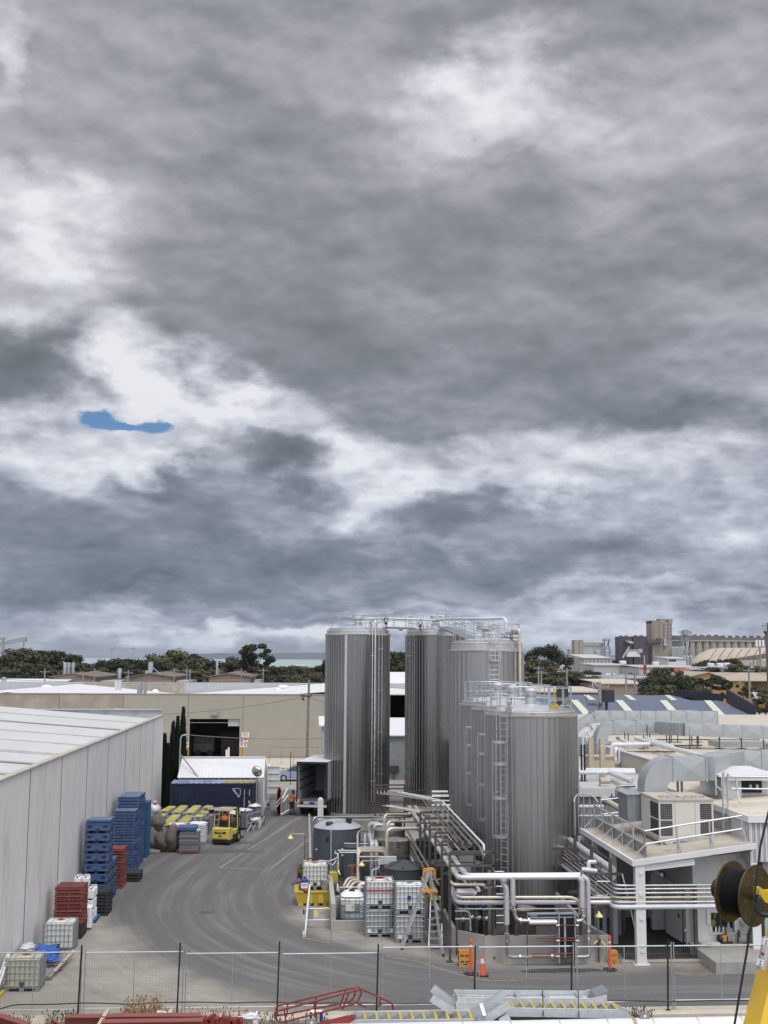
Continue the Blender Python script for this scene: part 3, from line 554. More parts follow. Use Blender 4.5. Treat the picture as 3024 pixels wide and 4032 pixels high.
for k,(tk,c,r,zt)in enumerate(((TR[0],(10.98,55.8),2.2,8.93),(TR[1],(11.14,61.5),2.2,8.93),(TR[2],(11.34,67.5),2.2,8.93))):
 d=V3((-.70,-.72,0)).normalized();p=V3((c[0],c[1],0))+d*(r+.16)
 mb=MB();ladder(mb,p,.9 if k==0 else 1.2,zt+.1,d,cage=(3.45,5.2,6.75,7.75),up=1.35);mb.build('caged_ladder','galv',tk['t'])
d=V3((-.02,-1,0)).normalized();p=V3((11.95,75,0))+d*(2.43+.16)
mb=MB();ladder(mb,p,9.2,12.7,d,w=.62,cage=(11.5,12.6,13.6),up=1.3);mb.build('caged_ladder','galv_light',T3['t'])
mb=MB();mb.cbox((13.3,73.6,13.25),(.9,.12,.12));mb.bar((12.4,73.9,13.35),(13.4,73.3,12.75),.04);mb.tube([(12.6,74,13.0),(13.6,73.4,12.95)],.04,6);mb.build('pipe_bracket','steel_brown',T3['t'])
# ---- bridges between the tank roofs and the pipes that cross with them
t=thing('walkway_bridge','level grey footbridge joining the two tall dark tanks at roof height','footbridge',(7.3,90.6,13.8))
A,B2=V3((6.25,88.2,13.95)),V3((8.35,90.6,13.95));mb=MB();mb.bar(A,B2,.8,.12);mb.bar(A+V3((.9,-.1,-.06)),A+V3((1.1,.1,-.18)),.25,.1);mb.build('deck','galv_dark',t)
for s_ in(-1,1):
 o_=V3((.3,-.26,0))*s_*1.3;mb=MB();straight_rail(mb,A+o_,B2+o_,(1.12,.58),2);mb.pipe([A+o_+V3((0,0,1.12)),A+o_+V3((-.5,-.2,1.12)),A+o_+V3((-.5,-.2,.5)),A+o_+V3((0,0,.58))],.022,.2,6);mb.pipe([B2+o_+V3((0,0,1.12)),B2+o_+V3((.5,.2,1.12)),B2+o_+V3((.5,.2,.5)),B2+o_+V3((0,0,.58))],.022,.2,6);mb.build('handrail','galv',t)
t=thing('walkway_bridge','sloping footbridge descending from the second dark tank to the pale hopper tank','footbridge',(11.3,84,13))
A,B2=V3((10.9,90.9,14.1)),V3((11.55,77.1,12.75));mb=MB();mb.bar(A,B2,.8,.14);mb.build('deck','galv_dark',t)
for s_ in(-1,1):
 o_=V3((.42,0,0))*s_;mb=MB();straight_rail(mb,A+o_,B2+o_,(1.12,.58),4);mb.pipe([A+o_+V3((0,0,1.12)),A+o_+V3((-.1,.5,1.12)),A+o_+V3((-.1,.5,.5)),A+o_+V3((0,0,.58))],.022,.2,6);mb.pipe([B2+o_+V3((0,0,1.12)),B2+o_+V3((.35,-.5,1.12)),B2+o_+V3((.35,-.5,.5)),B2+o_+V3((0,0,.58))],.022,.2,6);mb.build('handrail','galv',t)
mb=MB();mb.pipe([(4.3,89.2,14.65),(6.2,88.6,14.68),(8.8,91.4,14.7),(10.58,93.0,14.7)],.08,.4,8);one('roof_pipe','pale pipe running along the level footbridge between the dark tanks','pipe',mb,'pipe_white')
mb=MB();mb.pipe([(10.75,93.0,14.75),(11.5,86,14.6),(11.9,77.5,14.3),(13.2,75.2,14.3),(13.2,75.2,13.4)],.10,.4,8);one('roof_pipe','white pipe arching over the sloping footbridge to the round hopper','pipe',mb,'pipe_white')
for(x,y,z)in((6.15,88.2,14.55),(9.1,91.2,14.45)):
 mb=MB();mb.tube([(x+.16*cos(R_(t_)),y,z+.2*sin(R_(t_)))for t_ in range(0,360,30)],.03,6,closed=True);mb.tube([(x,y,z-.2),(x,y,z-.65)],.03,6);mb.cbox((x,y,z-.3),(.2,.16,.14));o=mb.build('hose_loop','rubber',T1['t']if x<7 else T2['t'])
mb=MB()
for k in range(4):mb.tube([(9.0+.35*k,91.3+.1*k,13.8),(9.0+.35*k,91.3+.1*k,14.35)],.05,8);mb.cbox((9.0+.35*k,91.3+.1*k,14.3),(.22,.2,.12))
mb.tube([(8.9,91.3,14.15),(10.3,91.7,14.15)],.04,6);mb.build('roof_valve','steel_bright',T2['t'])
# ================================================================ LEFT: precast warehouse along the yard
WX=-10.62
t=thing('concrete_warehouse','pale precast concrete warehouse along the left edge of the yard with white ribbed roof','warehouse',(WX-10,62,0))
ys=[18.0];yj=[atX(x,3000,WX).y for x in(122,245,344,425,493,551,600)]+[88.3]
pw=(yj[-2]-yj[0])/6;edges=[yj[0]-pw*k for k in(4,3,2,1)]+yj
for i,(a,b)in enumerate(zip(edges,edges[1:])):
 mb=MB();mb.box(WX-.18,a+.051,0,WX,b-.051,7.22);mb.build('wall_panel','precast',t)
for y in edges[1:-1]:mb=MB();mb.box(WX-.15,y-.05,0,WX+.004,y+.05,7.2);mb.build('joint_sealant','joint',t)
mb=MB();mb.box(WX-.26,edges[0],7.222,WX+.05,88.35,7.30);mb.build('coping','coping',t)
mb=MB();mb.box(-46,88.05,0,WX-.19,88.3,7.62);mb.build('end_wall','grey_wall',t)
mb=MB();mb.box(-46,87.9,7.625,WX-.1,88.36,7.70);mb.build('end_coping','grey_wall',t)
mb=MB();n=70;vs=[];rs=.075
for i in range(n*4+1):
 y=30+(88.0-30)*i/(n*4);z=6.95+(.035 if i%4==0 else 0);vs+=[(WX-.2,y,z),(WX-19,y,z+19*rs)]
mb.add(vs,[(2*i,2*i+2,2*i+3,2*i+1)for i in range(n*4)]);mb.build('roof','roof_white',t,smooth=0)
for y in(46.3,50.6,55.3,60.8,66.6,73.8,81):
 mb=MB();s_=V3((-1,0,rs)).normalized()
 p=V3((WX-.4-(0 if y>46.4 else.1),y,7.04));mb.bar(p,p+s_*18,.16,.05);mb.build('roof_strap','roof_strap',t)
for x in(-12.6,-14.8,-17,-19.4,-22):
 mb=MB();mb.bar((x,88.0,7.3),(x,88.0,7.6),.03);mb.bar((x-.3,87.98,7.35),(x,87.98,7.6),.03);mb.build('wall_brace','galv_dark',t)
 # ================================================================ pallets along the wall
def pallet_mesh(m_,top,w=1.165,h=.15):
 p=thing('pallet','timber pallet','pallet');hw=w/2
 mb=MB()
 for i in range(7):x=-hw+.085+i*(w-.17)/6;mb.box(x-.07,-hw,h-.03,x+.07,hw,h)
 mb.build('deck_board',top,p,local=True)
 mb=MB()
 for y in(-hw+.04,0,hw-.04):
  mb.box(-hw+.001,y-(.038 if y else.05),.046,hw-.001,y+.038,h-.045)
 mb.build('bearer',m_,p,local=True)
 mb=MB()
 for x in(-hw+.07,0,hw-.07):mb.box(x-.06,-hw+.03,0,x+.06,hw-.05,.0455)
 mb.build('base_board',m_,p,local=True)
 return p
PB=pallet_mesh('pallet_blue','pallet_top_worn_lit');PT=pallet_mesh('pallet_teal','pallet_teal');PR=pallet_mesh('pallet_red','pallet_red');PK=pallet_mesh('dark','dark')
USED=set()
def put(proto,loc,rz,label,group):
 if proto.name not in USED:USED.add(proto.name);return place(proto,loc,rz,label,group)
 return copy_tree(proto,loc,rz,label,group)
def stack(proto,x,y,n,h,z0,lab,group,jit=.018,tall=1):
 for k in range(n):put(proto,(x+rnd.uniform(-jit,jit),y+rnd.uniform(-jit,jit),z0+k*h),R_(rnd.uniform(-.9,.9)),lab.replace('#',level(k,n)),group)
GB='blue pallets stacked along the concrete wall'
stack(PB,-9.68,65.02,22,.15,0,'blue pallet, # in the nearest tall pallet stack',GB)
stack(PB,-9.68,66.26,26,.15,0,'blue pallet, # in the tallest stack behind the nearest',GB)
stack(PB,-9.66,67.5,26,.15,0,'blue pallet, # in the third tall stack along the wall',GB)
stack(PT,-9.62,69.9,21,.15,0,'teal blue pallet, # in the last stack beside the sacks',GB)
stack(PR,-9.66,50.45,10,.148,.6,'red pallet, # in the near red stack','red pallets in the near stack')
stack(PK,-9.66,50.45,4,.15,0,'black plastic pallet, # of those under the near red stack','black pallets under the red stack')
stack(PR,-9.62,60.9,13,.15,0,'red pallet, # in the far narrow red stack','red pallets in the far stack')
stack(PK,-9.0,62.6,3,.15,0,'dark pallet, # in the low pile beyond the far red stack','dark pallets in the low pile')
# ---- collapsible bulk bins
def bulk_bin():
 p=thing('bulk_bin','blue folding bin','bin');w=.575;mb=MB()
 mb.rbox(-w,-w,.13,w,w,.46,.02);mb.box(-w-.012,-w-.012,.40,w+.012,w+.012,.455);mb.build('body','bin_blue',p,local=True)
 for x in(-w+.09,0,w-.09):
  mb=MB();mb.box(x-.08,-w+.01,0,x+.08,w-.01,.05)
  for y in(-w+.09,0,w-.09):mb.box(x-.079,y-.08,.049,x+.079,y+.08,.128)
  mb.build('skid','dark',p,local=True)
 for b in((-.46,-w-.022,.28,-.26,-w+.02,.36),(.26,-w-.022,.28,.46,-w+.02,.36),(w-.02,-.46,.2,w+.022,-.26,.3),(w-.02,.26,.2,w+.022,.46,.3),(-.07,-w-.024,.14,.07,-w+.02,.2)):
  mb=MB();mb.box(*b);mb.build('hand_slot','black',p,local=True)
 return p
BN=bulk_bin()
for k in range(8):put(BN,(-9.74,57.08,k*.468),R_(rnd.uniform(-.7,.7)),'blue folding bulk bin, %s of the tall bin stack by the wall'%level(k,8),'blue bulk bins')
for k in range(4):put(BN,(-9.72,58.36,k*.468),R_(rnd.uniform(-.7,.7)),'blue folding bulk bin, %s of the shorter stack behind'%level(k,4),'blue bulk bins')
put(PB,(-9.72,57.1,8*.468),.01,'blue pallet with a worn white mark lying on top of the bin stack',GB)
# ---- intermediate bulk containers
def ibc(body,lid,blue=False):
 p=thing('bulk_container','caged liquid container of plastic','bulk container');hx,hy=.56,.46
 mb=MB();mb.rbox(-hx,-hy,.16,hx,hy,1.10,.07);mb.rbox(-.2,-.2,1.09,.2,.2,1.125,.03)
 for k in(-1,1):mb.rbox(k*.37-.16,-hy+.06,1.08,k*.37+.16,hy-.06,1.115,.03)
 mb.build('tank',body,p,local=True)
 mb=MB();mb.lathe([(.1,1.10),(.1,1.15),(.085,1.165)],(0,0),14);mb.box(-.16,-.02,1.125,.16,.02,1.15);mb.build('lid',lid,p,local=True)
 mb=MB();X,Y=.59,.49
 for z in(.2,.43,.65,.87,1.06):mb.tube([(-X,-Y,z),(X,-Y,z),(X,Y,z),(-X,Y,z)],.015,4,closed=True)
 for x in np.linspace(-X,X,8):
  for y in(-Y,Y):mb.tube([(x,y,.15),(x,y,1.08)],.014,4)
 for y in np.linspace(-Y,Y,7)[1:-1]:
  for x in(-X,X):mb.tube([(x,y,.15),(x,y,1.08)],.014,4)
 mb.tube([(-X,-Y,1.12),(X,-Y,1.12),(X,Y,1.12),(-X,Y,1.12)],.016,6,closed=True)
 for x in(-X,X):
  for y in(-Y,Y):mb.tube([(x,y,.15),(x,y,1.13)],.016,5)
 for x in(-.3,.3):mb.tube([(x,-Y,1.12),(x,Y,1.12)],.01,4)
 mb.build('cage','galv_dark',p,local=True)
 mb=MB();mb.box(-.6,-.5,.115,.6,.5,.15)
 for x in(-.52,0,.52):
  for y in(-.42,0,.42):mb.box(x-.08,y-.075,.03,x+.08,y+.075,.114)
  mb.box(x-.08,-.5,0,x+.08,.5,.029)
 mb.build('pallet_base','galv_dark',p,local=True)
 mb=MB();mb.tube([(0,-hy+.05,.24),(0,-hy-.06,.24)],.05,8);mb.cbox((0,-hy-.05,.27),(.13,.05,.1));mb.build('outlet_valve','dark',p,local=True)
 return p
IB={k:ibc(v,l)for k,(v,l)in dict(g=('ibc_green','red'),w=('ibc_white','red'),c=('ibc_cream','red'),y=('ibc_grey','dark'),d=('ibc_dull','dark'),n=('ibc_white','green_sign')).items()}
GI='caged bulk liquid containers'
put(IB['g'],(-9.70,42.84,0),0,'caged container filled with pale green liquid in the lower left corner',GI)
put(IB['w'],(-9.62,48.25,0.0),0,'empty white caged container in front of the near red pallets',GI)
p=gp(1440,3692);put(IB['y'],(p.x+.6,p.y+.52,0),0,'grey caged container under the one with a red strap',GI)
q=put(IB['w'],(p.x+.6,p.y+.52,1.17),0,'white caged container with a red strap across it, on a grey one',GI)
mb=MB();mb.box(p.x-.0,p.y+.005,1.17+.70,p.x+1.2,p.y+.02,1.17+.755);mb.box(p.x+1.2,p.y+.005,1.87,p.x+1.215,p.y+1.0,1.925);mb.build('strap','red',q)
mb=MB()
for k in(-1,1):mb.bar((p.x+.6,p.y+.5,2.345),(p.x+.6+k*.4,p.y+.1,2.30),.03,.012);mb.bar((p.x+.6,p.y+.5,2.345),(p.x+.6+k*.42,p.y+.6,2.30),.03,.012)
mb.build('lid_strap','red',q)
p2=gp(1558,3715);put(IB['d'],(p2.x+.6,p2.y+.52,0),0,'dull caged container at the foot of the ladders, underneath another',GI)
q=put(IB['n'],(p2.x+.6,p2.y+.52,1.17),0,'white caged container with a green lid and blue label beside the ladders',GI)
mb=MB();mb.box(p2.x+.48,p2.y+.0,1.17+.55,p2.x+.62,p2.y+.012,1.17+.72);mb.build('label_plate','blue',q)
mb=MB();mb.box(p2.x+.1,p2.y-.0,.18,p2.x+.25,p2.y+.012,.34);mb.build('label_plate','white',q)
for xx in(.08,1.02):mb=MB();mb.box(p.x+xx,p.y-.0,.19,p.x+xx+.13,p.y+.012,.35);one('paper_label','small white paper label at the lower %s corner of the grey container'%('left' if xx<.5 else 'right'),'label',mb,'white')
# blue liquid container with moulded shoulders inside the bund
p=gp(1338,3640);bx,by=p.x+.55,p.y+.62
t=thing('bulk_container','rounded container of pale blue liquid with a warning label, inside the bund','bulk container',(bx,by,0),GI)
mb=MB();mb.rbox(bx-.5,by-.5,.2,bx+.5,by+.5,1.12,.12);mb.build('tank','ibc_blue',t)
mb=MB();mb.rbox(bx-.49,by-.49,1.121,bx+.49,by+.49,1.30,.16);mb.rbox(bx-.508,by-.505,.8,bx+.508,by+.505,1.119,.12);mb.build('shoulder','plastic_white',t)
mb=MB()
for z in(.3,.52,.78,1.0):
 mb.tube([(bx-.53,by-.53,z),(bx+.53,by-.53,z),(bx+.53,by+.53,z),(bx-.53,by+.53,z)],.014,4,closed=True)
for x in(-.53,-.32,-.15,.15,.32,.53):
 mb.tube([(bx+x,by-.53,.12),(bx+x,by-.53,1.1)],.013,4);mb.tube([(bx+x,by+.53,.12),(bx+x,by+.53,1.36)],.013,4)
for y in(-.53,0,.53):
 for x in(-.53,.53):mb.tube([(bx+x,by+y,.12),(bx+x,by+y,1.25)],.013,4)
mb.tube([(bx-.53,by+.53,1.36),(bx+.53,by+.53,1.36)],.016,5);mb.build('cage','galv',t)
mb=MB();mb.box(bx-.32,by-.56,.52,bx+.32,by-.545,.86);mb.build('label_plate','galv_dark',t)
mb=MB();mb.box(bx-.3,by-.57,.55,bx+.08,by-.561,.84);mb.build('label_plate','white',t)
mb=MB();mb.add([(bx-.06,by-.572,.7),(bx+.0,by-.572,.64),(bx+.06,by-.572,.7),(bx+.0,by-.572,.82)],[(0,1,2,3)]);mb.build('hazard_mark','yellow',t)
mb=MB();mb.box(bx-.12,by-.1,1.301,bx+.12,by+.1,1.35);mb.build('lid','navy',t)
mb=MB();mb.box(bx-.53,by-.53,.07,bx+.53,by+.53,.115)
for x in(-.45,0,.45):mb.box(bx+x-.08,by-.5,.0,bx+x+.08,by+.5,.069)
mb.build('pallet_base','dark',t)
# ---- things at the foot of the wall
def low_pallet(x,y,z,m_,lb,rz=0):return put(PG_,(x,y,z),rz,lb,'loose grey pallets by the wall')
PG_=pallet_mesh('timber_grey','timber_grey')
low_pallet(-9.55,44.3,0,None,'grey timber pallet just behind the green container');low_pallet(-9.45,45.6,0,None,'grey timber pallet under the crumpled blue tarp',.05);low_pallet(-9.5,46.9,0,None,'grey timber pallet in front of the empty white container',-.03)
low_pallet(-9.45,45.6,.15,None,'grey timber pallet lying on another beneath the tarp',.09)
mb=MB();mb.blob((-9.75,45.9,.47),(.55,.75,.22),3,.55,20,12);mb.blob((-9.35,45.3,.38),(.35,.4,.12),8,.6,16,10);o=one('tarpaulin','crumpled bright blue tarpaulin on loose pallets by the wall','tarpaulin',mb,'blue_tarp',smooth=70)
mb=MB();mb.bar((-8.98,44.2,.2),(-8.75,46.6,.35),.1,.05);one('timber_plank','weathered plank leaning along the loose pallets','plank',mb,'timber_pale')
t=thing('waste_bin','grey open waste tub with scraps against the concrete wall','tub',(-10.2,45.4,0));mb=MB();mb.rbox(-10.55,44.95,.02,-9.95,45.9,.78,.05);mb.build('body','galv_dark',t);mb=MB();mb.blob((-10.25,45.4,.8),(.26,.4,.1),4,.6,14,8);mb.build('rubbish','film',t,smooth=70)
t=thing('bucket','pale grey plastic bucket standing by the waste tub','bucket',(-9.7,45.1,.3));mb=MB();mb.lathe([(.14,.17),(.18,.66),(.195,.67),(.195,.72)],(-9.82,44.75),18);mb.build('body','grey_wall',t);mb=MB();mb.tube([(-9.82+.19*cos(R_(a)),44.62,.68-.12*sin(R_(a)))for a in range(0,181,20)],.008,4);mb.build('handle','galv',t)
t=thing('step_ladder','upright white ladder edge leaning at the far lower left','ladder',(-10.4,42,0));mb=MB();mb.bar((-10.5,41.2,0),(-10.35,42.9,1.15),.06);mb.bar((-10.35,41.2,.0),(-10.28,42.8,1.15),.06);mb.build('stile','white',t)
mb=MB()
for k in range(5):u=.15+.18*k;mb.bar((-10.5+.15*u,41.2+1.7*u,1.15*u),(-10.35+.07*u,41.2+1.6*u,1.15*u),.05)
mb.build('rung','white',t)
t=thing('timber_plank','yellow striped plank on the ground in the lower left corner','plank',(-10.3,41.5,0));mb=MB();mb.bar((-10.32,40.3,.06),(-10.28,42.2,.06),.12);mb.build('board','yellow',t)
# ---- white drums and jerrycans
def jerry():
 p=thing('jerrycan','jerry','jerrycan');mb=MB();mb.rbox(-.14,-.14,0,.14,.14,.36,.035);mb.bar((-.1,0,.42),(.1,0,.42),.04,.03);mb.bar((-.1,0,.35),(-.1,0,.43),.04,.03);mb.bar((.1,0,.35),(.1,0,.43),.04,.03);mb.build('body','plastic_white',p,local=True)
 mb=MB();mb.lathe([(.035,.35),(.035,.41)],(.0,-.09),10);mb.build('cap','blue',p,local=True);return p
JC=jerry();k_=0
put(pallet_mesh('pallet_blue','pallet_blue'),(-9.6,53.3,0),0,'blue pallet carrying the white jerrycans','pallets under the jerrycans')
USED.discard('x')
JP=[(x,y,z)for z in(.15,.60,1.05,1.5)for y in(52.9,53.25,53.6)for x in(-9.95,-9.62,-9.29)]
for(x,y,z)in JP:
 if z>1.2 and(x>-9.5 or y<53):continue
 lv={.15:'lowest',.60:'second',1.05:'third',1.5:'top'}[z];cl={-9.95:'wall',-9.62:'middle',-9.29:'yard'}[x];rw={52.9:'front',53.25:'centre',53.6:'back'}[y]
 put(JC,(x+rnd.uniform(-.02,.02),y,z),0,'white jerrycan, %s layer, %s row, %s side of the pile'%(lv,rw,cl),'white jerrycans by the red pallets')
mb=MB();mb.rbox(-9.35,51.35,.12,-8.98,51.85,1.0,.05);one('foam_slab','white slab leaning beside the black pallets','slab',mb,'plastic_white')
stack(PK,-9.3,54.7,7,.15,0,'black pallet, # in the stack behind the white jerrycans','black pallets by the jerrycans')
# ================================================================ sacks, wrapped loads and crates by the container
def sack(c,r,seed,lb,mt='sack',pk=None):
 t=thing('sack',lb,'sack',c,'bulging sacks');mb=MB();mb.blob((c[0],c[1],c[2]+r[2]),r,seed,.28,18,12);mb.blob((c[0]+.05,c[1],c[2]+r[2]*1.95),(r[0]*.35,r[1]*.35,.16),seed+3,.4,12,8);mb.build('bag',mt,t,smooth=80)
 if pk:mb=MB();mb.blob((c[0]+.06,c[1]-.1,c[2]+r[2]*1.95),(.16,.14,.12),seed+9,.5,10,7);mb.build('tie',pk,t,smooth=80)
g=lambda x,y:gp(x,y)
def sk(x,yb,rx,rz_,seed,lb,z=0,**k):
 c=gp(x,yb);sack((c.x,c.y+rx,z),(rx,rx*.95,rz_),seed,lb,**k)
sk(588,3354,.50,.62,1,'dark brown sack at the left of the sack pile, next to the teal pallets');sk(636,3358,.46,.66,2,'dark sack in the middle of the front row of sacks');sk(674,3360,.52,.78,4,'tall sack tied with pink at the right of the pile',pk='pink')
c=gp(610,3330);sack((c.x,c.y+.9,.75),(.52,.52,.52),6,'big dark sack lying on top of the sack pile');sack((c.x-.28,c.y+1.2,1.75),(.40,.38,.34),9,'whitish sack with pink marks crowning the pile','film','pink')
c=gp(588,3362);put(copy_tree(PG_),(c.x,c.y+.5,0),0,'timber pallet under the left hand sack','pallets under the sacks and loads')
def wrapped(c,w,d,h,lb,mt='grey_load',top='film'):
 t=thing('wrapped_load',lb,'pallet load',c);mb=MB();n=9
 for k in range(n):j=rnd.uniform(-.02,.02);mb.rbox(c[0]-w/2+j,c[1]-d/2+j,c[2]+k*h/n+.003,c[0]+w/2+j,c[1]+d/2+j,c[2]+(k+1)*h/n,.03)
 mb.build('load',mt,t);mb=MB();mb.blob((c[0],c[1],c[2]+h+.02),(w*.52,d*.52,.07),3,.3,18,8);mb.build('film_cover',top,t,smooth=80);return t
c=gp(742,3362);tp=thing('pallet','pale timber pallet under the grey wrapped load','pallet',(c.x,c.y+.6,0),'pallets under the sacks and loads')
bpy.data.objects.remove(tp);put(copy_tree(PR),(c.x,c.y+.6,0),0,'reddish timber pallet under the grey wrapped load','pallets under the sacks and loads')
wrapped((c.x,c.y+.6,.15),1.18,1.15,1.15,'grey wrapped stack of sheets with a blue lid on it, by the sacks')
mb=MB();mb.rbox(c.x-.72,c.y+.0,1.40,c.x+.42,c.y+1.1,1.56,.02);mb.box(c.x-.74,c.y-.02,1.36,c.x+.44,c.y+1.12,1.42);o=one('bin_lid','bright blue lid lying askew on the grey wrapped load','lid',mb,'bin_blue')
c2_=gp(672,3330);wrapped((c2_.x+.25,c2_.y+1.0,.02),1.1,1.0,1.12,'low load under white sheets behind the pink tied sack','dark','plastic_white')
c3_=gp(765,3325);wrapped((c3_.x+.1,c3_.y+1.3,.02),1.1,1.0,1.1,'white wrapped load behind the one with the blue lid','film','plastic_white')
# ---- crate stacks with yellow tops: four rows
def crate(m1,top):
 p=thing('plastic_crate','crate','crate');mb=MB();mb.rbox(-.3,-.5,0,.3,.5,.155,.02);mb.box(-.315,-.515,.12,.315,.515,.157);mb.build('body',m1,p,local=True)
 if top:mb=MB();mb.rbox(-.235,-.5,.158,.235,.5,.205,.02);mb.build('cover',top,p,local=True)
 mb=MB();mb.box(-.12,-.519,.05,.12,-.5,.1);mb.build('hand_slot','dark',p,local=True);return p
CG=crate('crate_grey',None);CP=crate('crate_pale',None);CRY=crate('crate_pale','crate_yellow')
FR=lambda k,n:rows(k,n,'near','far').replace('nearmost','nearest').replace('farmost','farthest')
rows_=[((593,3226),(667,3184),'left'),((653,3239),(716,3181),'second'),((705,3245),(769,3181),'third'),((782,3207),(817,3181),'right')]
for(pa,pb,lb)in rows_:
 a,b=gp(*pa,1.3),gp(*pb,1.3);ln=(b-a).length;n=max(3,round(ln/1.04));ang=math.atan2(b.x-a.x,b.y-a.y)
 for k in range(n):
  hh=7+(1 if k>n*.55 else 0);c=a.lerp(b,k/(n-1));x,y=c.x,c.y+.5;f=FR(k,n)
  for j in range(hh):
   top=j==hh-1
   if k>0 and j<hh-3:continue
   put(CRY if top else(CP if k==0 else CG),(x+rnd.uniform(-.015,.015),y,j*.165),-ang,'yellow topped crate on the %s stack of the %s crate row'%(f,lb)if top else 'grey crate, %s, %s stack, %s crate row'%(level(j,hh),f,lb),'crates with yellow tops' if top else 'grey crates below the yellow tops')
  if k>0:mb=MB();mb.rbox(x-.29,y-.47,0,x+.29,y+.47,(hh-3)*.165-.004,.02);one('crate_stack','grey lower crates under the %s stack of the %s crate row'%(f,lb),'crate stack',mb,'crate_grey','lower crates')
  mb=MB();mb.rbox(x+.34,y-.5,0,x+.66,y+.5,hh*.165-.06-.1*rnd.random(),.03);one('folded_crates','dark folded crates right of the %s stack, %s crate row'%(f,lb),'crate stack',mb,'crate_grey','folded crates')
  # ---- shelving behind the forklift, mesh trolleys with film, galvanised guard frame
t=thing('wire_rack','galvanised wire rack of shelves just left of the forklift mast','rack',gp(835,3262));c=gp(835,3262);mb=MB()
for x in(0,.75):
 for y in(0,.8):mb.bar((c.x+x-.3,c.y+y,0),(c.x+x-.3,c.y+y,1.35),.04)
mb.build('upright','galv',t)
for z in(.2,.55,.9,1.25):mb=MB();mb.box(c.x-.35,c.y-.05,z,c.x+.5,c.y+.85,z+.05);mb.build('shelf','galv',t)
for i,(px,h)in enumerate((((915,3275),1.2),((960,3268),1.25),((1000,3248),1.25))):
 c=gp(*px);t=thing('mesh_trolley',['film covered mesh trolley directly right of the forklift','middle film covered mesh trolley by the guard frame','far film covered mesh trolley beside the container end'][i],'trolley',c,'mesh trolleys');mb=MB();w,d=.85,.95
 for z in(.15,.5,.85,h):mb.tube([(c.x-w/2,c.y,z),(c.x+w/2,c.y,z),(c.x+w/2,c.y+d,z),(c.x-w/2,c.y+d,z)],.018,5,closed=True)
 for k in range(7):
  for y in(0,d):mb.tube([(c.x-w/2+k*w/6,c.y+y,.1),(c.x-w/2+k*w/6,c.y+y,h)],.012,4)
  for x in(-w/2,w/2):mb.tube([(c.x+x,c.y+k*d/6,.1),(c.x+x,c.y+k*d/6,h)],.012,4)
 mb.build('mesh_cage','galv',t);mb=MB();mb.rbox(c.x-w/2+.04,c.y+.04,.16,c.x+w/2-.04,c.y+d-.04,h-.12,.04);mb.build('goods','crate_grey',t);mb=MB();mb.blob((c.x,c.y+d/2,h),(w*.52,d*.52,.13),i+2,.6,18,8);mb.build('film_cover','film',t,smooth=80);mb=MB();mb.box(c.x-.25,c.y+.2,h+.02,c.x+.2,c.y+.7,h+.1);mb.build('load_top','crate_yellow',t)
t=thing('guard_frame','galvanised guard frame with diagonal braces around the mesh trolleys','guard rail',gp(1010,3270));mb=MB()
P=[gp(972,3278),gp(1040,3252),gp(1038,3215)]
straight_rail(mb,P[0],P[1],(1.12,.55),1,.03);straight_rail(mb,P[1],P[2],(1.12,.55),1,.03)
mb.build('rail','galv',t);mb=MB();a,b=P[0],P[1];mb.bar(a,a.lerp(b,.3)+V3((0,0,.55)),.05);mb.bar(a.lerp(b,.35),a.lerp(b,.6)+V3((0,0,.55)),.05);mb.bar(b+V3((0,0,.6)),a.lerp(b,.7)+V3((0,0,0)),.06);mb.build('brace','galv_light',t)
mb=MB();c=(P[0]+P[1])/2;mb.blob((c.x-.1,c.y-.1,.62),(.45,.12,.14),5,.7,14,8);mb.blob((c.x+.25,c.y-.08,.4),(.12,.1,.35),6,.7,12,8);one('plastic_film','torn clear film hanging over the galvanised guard frame','plastic film',mb,'film',smooth=80)
# ================================================================ CONTAINER, SHED, FORKLIFT, TRUCK
# ---- blue shipping container: corrugated sides, corner castings, a badge of tilted lettering
x0,x1,y0,y1=-9.56,-3.50,84.6,87.04
t=thing('shipping_container','dark blue twenty foot shipping container behind the yellow topped crates','container',((x0+x1)/2,y0,0))
mb=MB();n=42;prof=[]
for i in range(n):
 a=x0+.12+(x1-x0-.24)*i/n;w=(x1-x0-.24)/n;prof+=[(a,y0+.06),(a+.3*w,y0+.06),(a+.42*w,y0+.02),(a+.88*w,y0+.02)]
prof.append((x1-.12,y0+.06));k=len(prof);mb.add([(x,y,.15)for x,y in prof]+[(x,y,2.5)for x,y in prof],[(i,i+1,k+i+1,k+i)for i in range(k-1)])
mb.box(x0+.05,y0+.1,.12,x1-.05,y1-.05,2.5);mb.build('wall','container_blue',t,smooth=20)
mb=MB()
for x in(x0,x1-.13):mb.box(x,y0,0,x+.13,y0+.13,2.6);mb.box(x,y1-.13,0,x+.13,y1,2.6)
mb.box(x0,y0+.001,.0,x1,y0+.1,.15);mb.box(x0,y0-.002,2.5,x1,y0+.1,2.59);mb.build('frame','container_blue',t)
mb=MB();vs=[];
for i in range(61):x=x0+.02+(x1-x0-.04)*i/60;z=2.592+(.03 if i%4<2 else 0);vs+=[(x,y0+.02,z),(x,y1-.02,z)]
mb.add(vs,[(2*i,2*i+2,2*i+3,2*i+1)for i in range(60)]);mb.build('roof','container_top',t,smooth=0)
mb=MB();P=[at(x,y,y0-.004)for x,y in((916,3110),(923,3103),(942,3103),(948,3108),(947,3130),(939,3141),(918,3113))];Q=[p.lerp(sum(P,V3())/7,.16)for p in P]
mb.add([(p.x,y0-.006,p.z)for p in P]+[(q.x,y0-.006,q.z)for q in Q],[(i,(i+1)%7,7+(i+1)%7,7+i)for i in range(7)]);mb.build('emblem','grey_wall',t,smooth=0)
